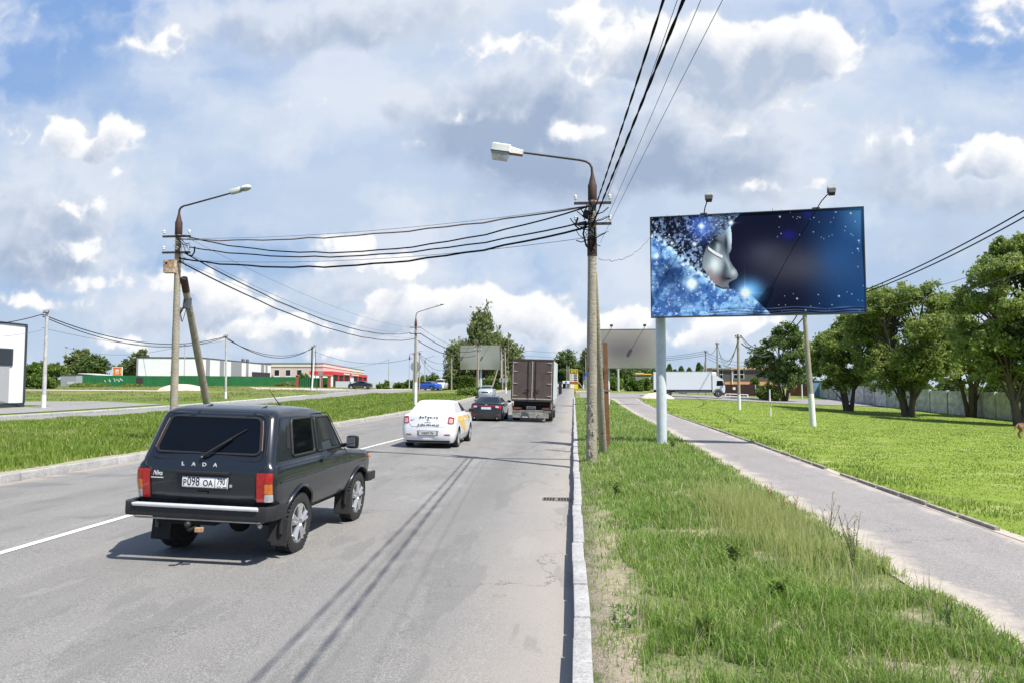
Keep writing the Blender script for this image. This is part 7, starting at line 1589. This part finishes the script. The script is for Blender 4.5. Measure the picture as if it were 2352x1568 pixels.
pfence(pa, pb_, 3.9); pfence(pc_[0], pc_[1], 3.0)
# dog
pd = gp(2346, 1006); dg_ = bpy.data.meshes.new('dog'); V = []; E = []; RAD = []
def chain(pts, start=None):
    prev = start
    for (x, y, z, r) in pts:
        V.append((x, y, z)); RAD.append(r); i = len(V) - 1
        if prev is not None: E.append((prev, i))
        prev = i
    return prev
chain([(0, 0, .50, .115)]); b1 = chain([(.18, 0, .50, .10), (.38, 0, .50, .125), (.55, 0, .50, .14), (.66, 0, .54, .11)], 0); nk = chain([(.78, 0, .64, .08), (.86, 0, .72, .075)], b1); chain([(.94, 0, .72, .06), (1.06, 0, .68, .035)], nk)
chain([(.84, .05, .80, .02)], nk); chain([(.84, -.05, .80, .02)], nk)
for sy, k in ((1, .05), (-1, -.06)): chain([(-.04 + k, sy * .09, .38, .075), (.02 + k, sy * .09, .28, .045), (-.10 + k, sy * .09, .16, .028), (-.05 + k, sy * .09, .04, .024), (-.01 + k, sy * .09, .015, .026)], 0)
for sy, k in ((1, -.05), (-1, .07)): chain([(.56 + k * .4, sy * .08, .36, .055), (.55 + k, sy * .08, .20, .032), (.56 + k * 1.3, sy * .08, .04, .024), (.59 + k * 1.3, sy * .08, .015, .026)], b1)
chain([(-.10, 0, .52, .035), (-.19, 0, .44, .036), (-.25, 0, .33, .034), (-.32, 0, .29, .016)], 0)
dg_.from_pydata(V, E, []); od = bpy.data.objects.new('dog', dg_); col.objects.link(od); md = od.modifiers.new('s', 'SKIN'); 
for i, r_ in enumerate(RAD): dg_.skin_vertices[0].data[i].radius = (r_, r_)
dg_.skin_vertices[0].data[0].use_root = True; od.modifiers.new('u', 'SUBSURF').levels = 2
dgx = bpy.context.evaluated_depsgraph_get(); me = bpy.data.meshes.new_from_object(od.evaluated_get(dgx)); od.modifiers.clear(); od.data = me; me.shade_smooth()
mdg, N = newmat('dog_fur'); co = N.n('ShaderNodeTexCoord').outputs['Object']; x, y_2, z = N.sep(co); f = N.noise(co, 14, 5, .7); k = N.m('ADD', N.m('MULTIPLY', x, .5), N.m('ADD', N.m('MULTIPLY', z, 1.0), N.m('MULTIPLY', N.m('SUBTRACT', f, .5), .3)))
fin(N, N.mix(N.mr(k, .46, .62), (.26, .155, .08), (.03, .022, .018)), .8, 0, f, .6, .02, spec=.2); me.materials.clear(); me.materials.append(mdg)
od.location = (pd.x, pd.y, pd.z); od.rotation_euler = (0, 0, R(12)); od.scale = (1.15,) * 3; tag(od, 'brown and black dog walking out of the picture at the right edge of the lawn', 'dog')
# ---------------------------------------------------------------- fuel station, signs ahead
y = 168; xs_ = D(1318.5, 893, y).x; z = zt(y); s_ = y / F; t = empty('price_sign', (xs_, y, z), 'tall yellow, black and white fuel price sign at the far end of the road', 'sign')
zt_s = D(1318, 847, y).z - z; w = 9.3 * s_; YS = pbr('sign_yellow', (.85, .60, .03), .5, var=.05); Hs = zt_s
mbb('board', YS, t, (-w, w, 0, .35, 0, Hs)); mbb('logo_panel', INK, t, (-w * .88, w * .88, -.03, -.005, Hs * .78, Hs * .97)); mbb('price_panel', PLATE, t, (-w * .88, w * .88, -.03, -.005, Hs * .36, Hs * .765)); mbb('service_panel', INK, t, (-w * .88, w * .88, -.03, -.005, Hs * .24, Hs * .345)); mbb('service_panel', PLATE, t, (-w * .88, 0, -.03, -.005, Hs * .03, Hs * .23))
text('lettering', 'BTK', YS, t, (0, -.04, Hs * .875), ROT_REAR, .72, .01, 1.0, bold=.03, shear=.15)
for i in range(4): zc = Hs * (.71 - .095 * i); mbb('price_display', pbr('maroon_display', (.06, .012, .02), .4), t, (-w * .1, w * .78, -.045, -.032, zc - .14, zc + .14)); mbb('fuel_grade', pbr('ink_grey', (.25, .25, .26), .6), t, (-w * .75, -w * .35, -.045, -.032, zc - .1, zc + .1))
b = MB(); b.tube([(w, .3, Hs * .35), (w + 1.2, .3, 0)], .08, 5); b.build('brace', CONCL, t)
mbb('lettering_band', pbr('orange_print', (.75, .13, .03), .6), t, (-w * .7, w * .7, -.045, -.032, Hs * .265, Hs * .32))
def sgn(label, u, v, w, h, y, m, name='road_sign', vb=893, sym=None):
    x = D(u, v, y).x; z = hgt(x, y); t = empty(name, (x, y, z), label, 'sign'); s_ = y / F; zc = D(u, v, y).z - z
    b = MB(); b.tube([(0, .1, -.1), (0, .1, zc + h * s_)], .05, 6); b.build('post', CONCL, t)
    b = MB(); b.rbox((0, 0, zc), (2 * w * s_, .05, 2 * h * s_), .03); b.build('face', m, t, smooth=40)
    if sym: b = MB(); b.lathe([(h * s_ * .8, -.05), (h * s_ * .8, -.03)], (0, 0, zc), 'y', 18); b.build('symbol', sym, t)
    return t
BLS = pbr('sign_blue', (.02, .12, .55), .4, var=.05)
sgn('white board with a blue round symbol over the far crossing', 1300, 877, 8, 3, 150, PLATE, sym=BLS); sgn('little blue and white sign under the white board', 1302, 884, 2.2, 2.4, 151, BLS, sym=PLATE); sgn('blue roadside sign just left of the right lamp pole', 1346, 858, 2.2, 4.2, 120, BLS); sgn('lower blue sign partly behind the right lamp pole', 1343, 866, 2.0, 2.6, 122, BLS)
sgn('orange and white temporary sign beside the lorry mirror', 1279, 880, 2.2, 3.2, 140, PLATE, sym=pbr('orange_print', (.75, .13, .03), .6))
t = empty('road_sign', (D(1157, 875, 128).x, 128, hgt(-13, 128)), 'large grey direction sign seen from the back beside the lorry', 'sign'); s_ = 128 / F; zc = D(1157, 872, 128).z - hgt(-13, 128)
mbb('board', pbr('sign_back', (.36, .38, .39), .5, .3), t, (-10 * s_, 10 * s_, 0, .06, zc - 5 * s_, zc + 5 * s_)); mbb('post', pbr('green_post', (.03, .08, .06), .6), t, (-8 * s_, -7.2 * s_, .07, .15, -.1, zc + 5 * s_)); mbb('post', CONCL, t, (7 * s_, 7.5 * s_, .07, .15, -.1, zc + 5 * s_))
o = mbb('traffic_island', pbr('island_concrete', (.55, .46, .36), .9), None, (D(1322, 893, 115).x, D(1352, 893, 115).x, 108, 118, hgt(2, 113) - .2, hgt(2, 118) + .12)); tag(o, kind='structure')
y = 150; t = empty('fuel_station', (D(1478, 893, y).x, y, hgt(14, y)), 'small white fuel station hut with yellow roof edge left of the white lorry', 'building'); s_ = y / F; mbb('walls', WHP, t, (-14 * s_, 16 * s_, 0, 6, 0, 2.6)); mbb('roof', YEL, t, (-18 * s_, 18 * s_, -.6, 7, 2.9, 3.15)); mbb('roof_edge', WHP, t, (-18 * s_, 0, -.65, 7, 3.15, 3.3)); mbb('window', GLASS, t, (0, 4 * s_, -.05, 0, .4, 2.2)); mbb('fascia', DKT, t, (-16 * s_, 16 * s_, -.4, -.1, 2.6, 2.9))
bpy.context.view_layer.update()
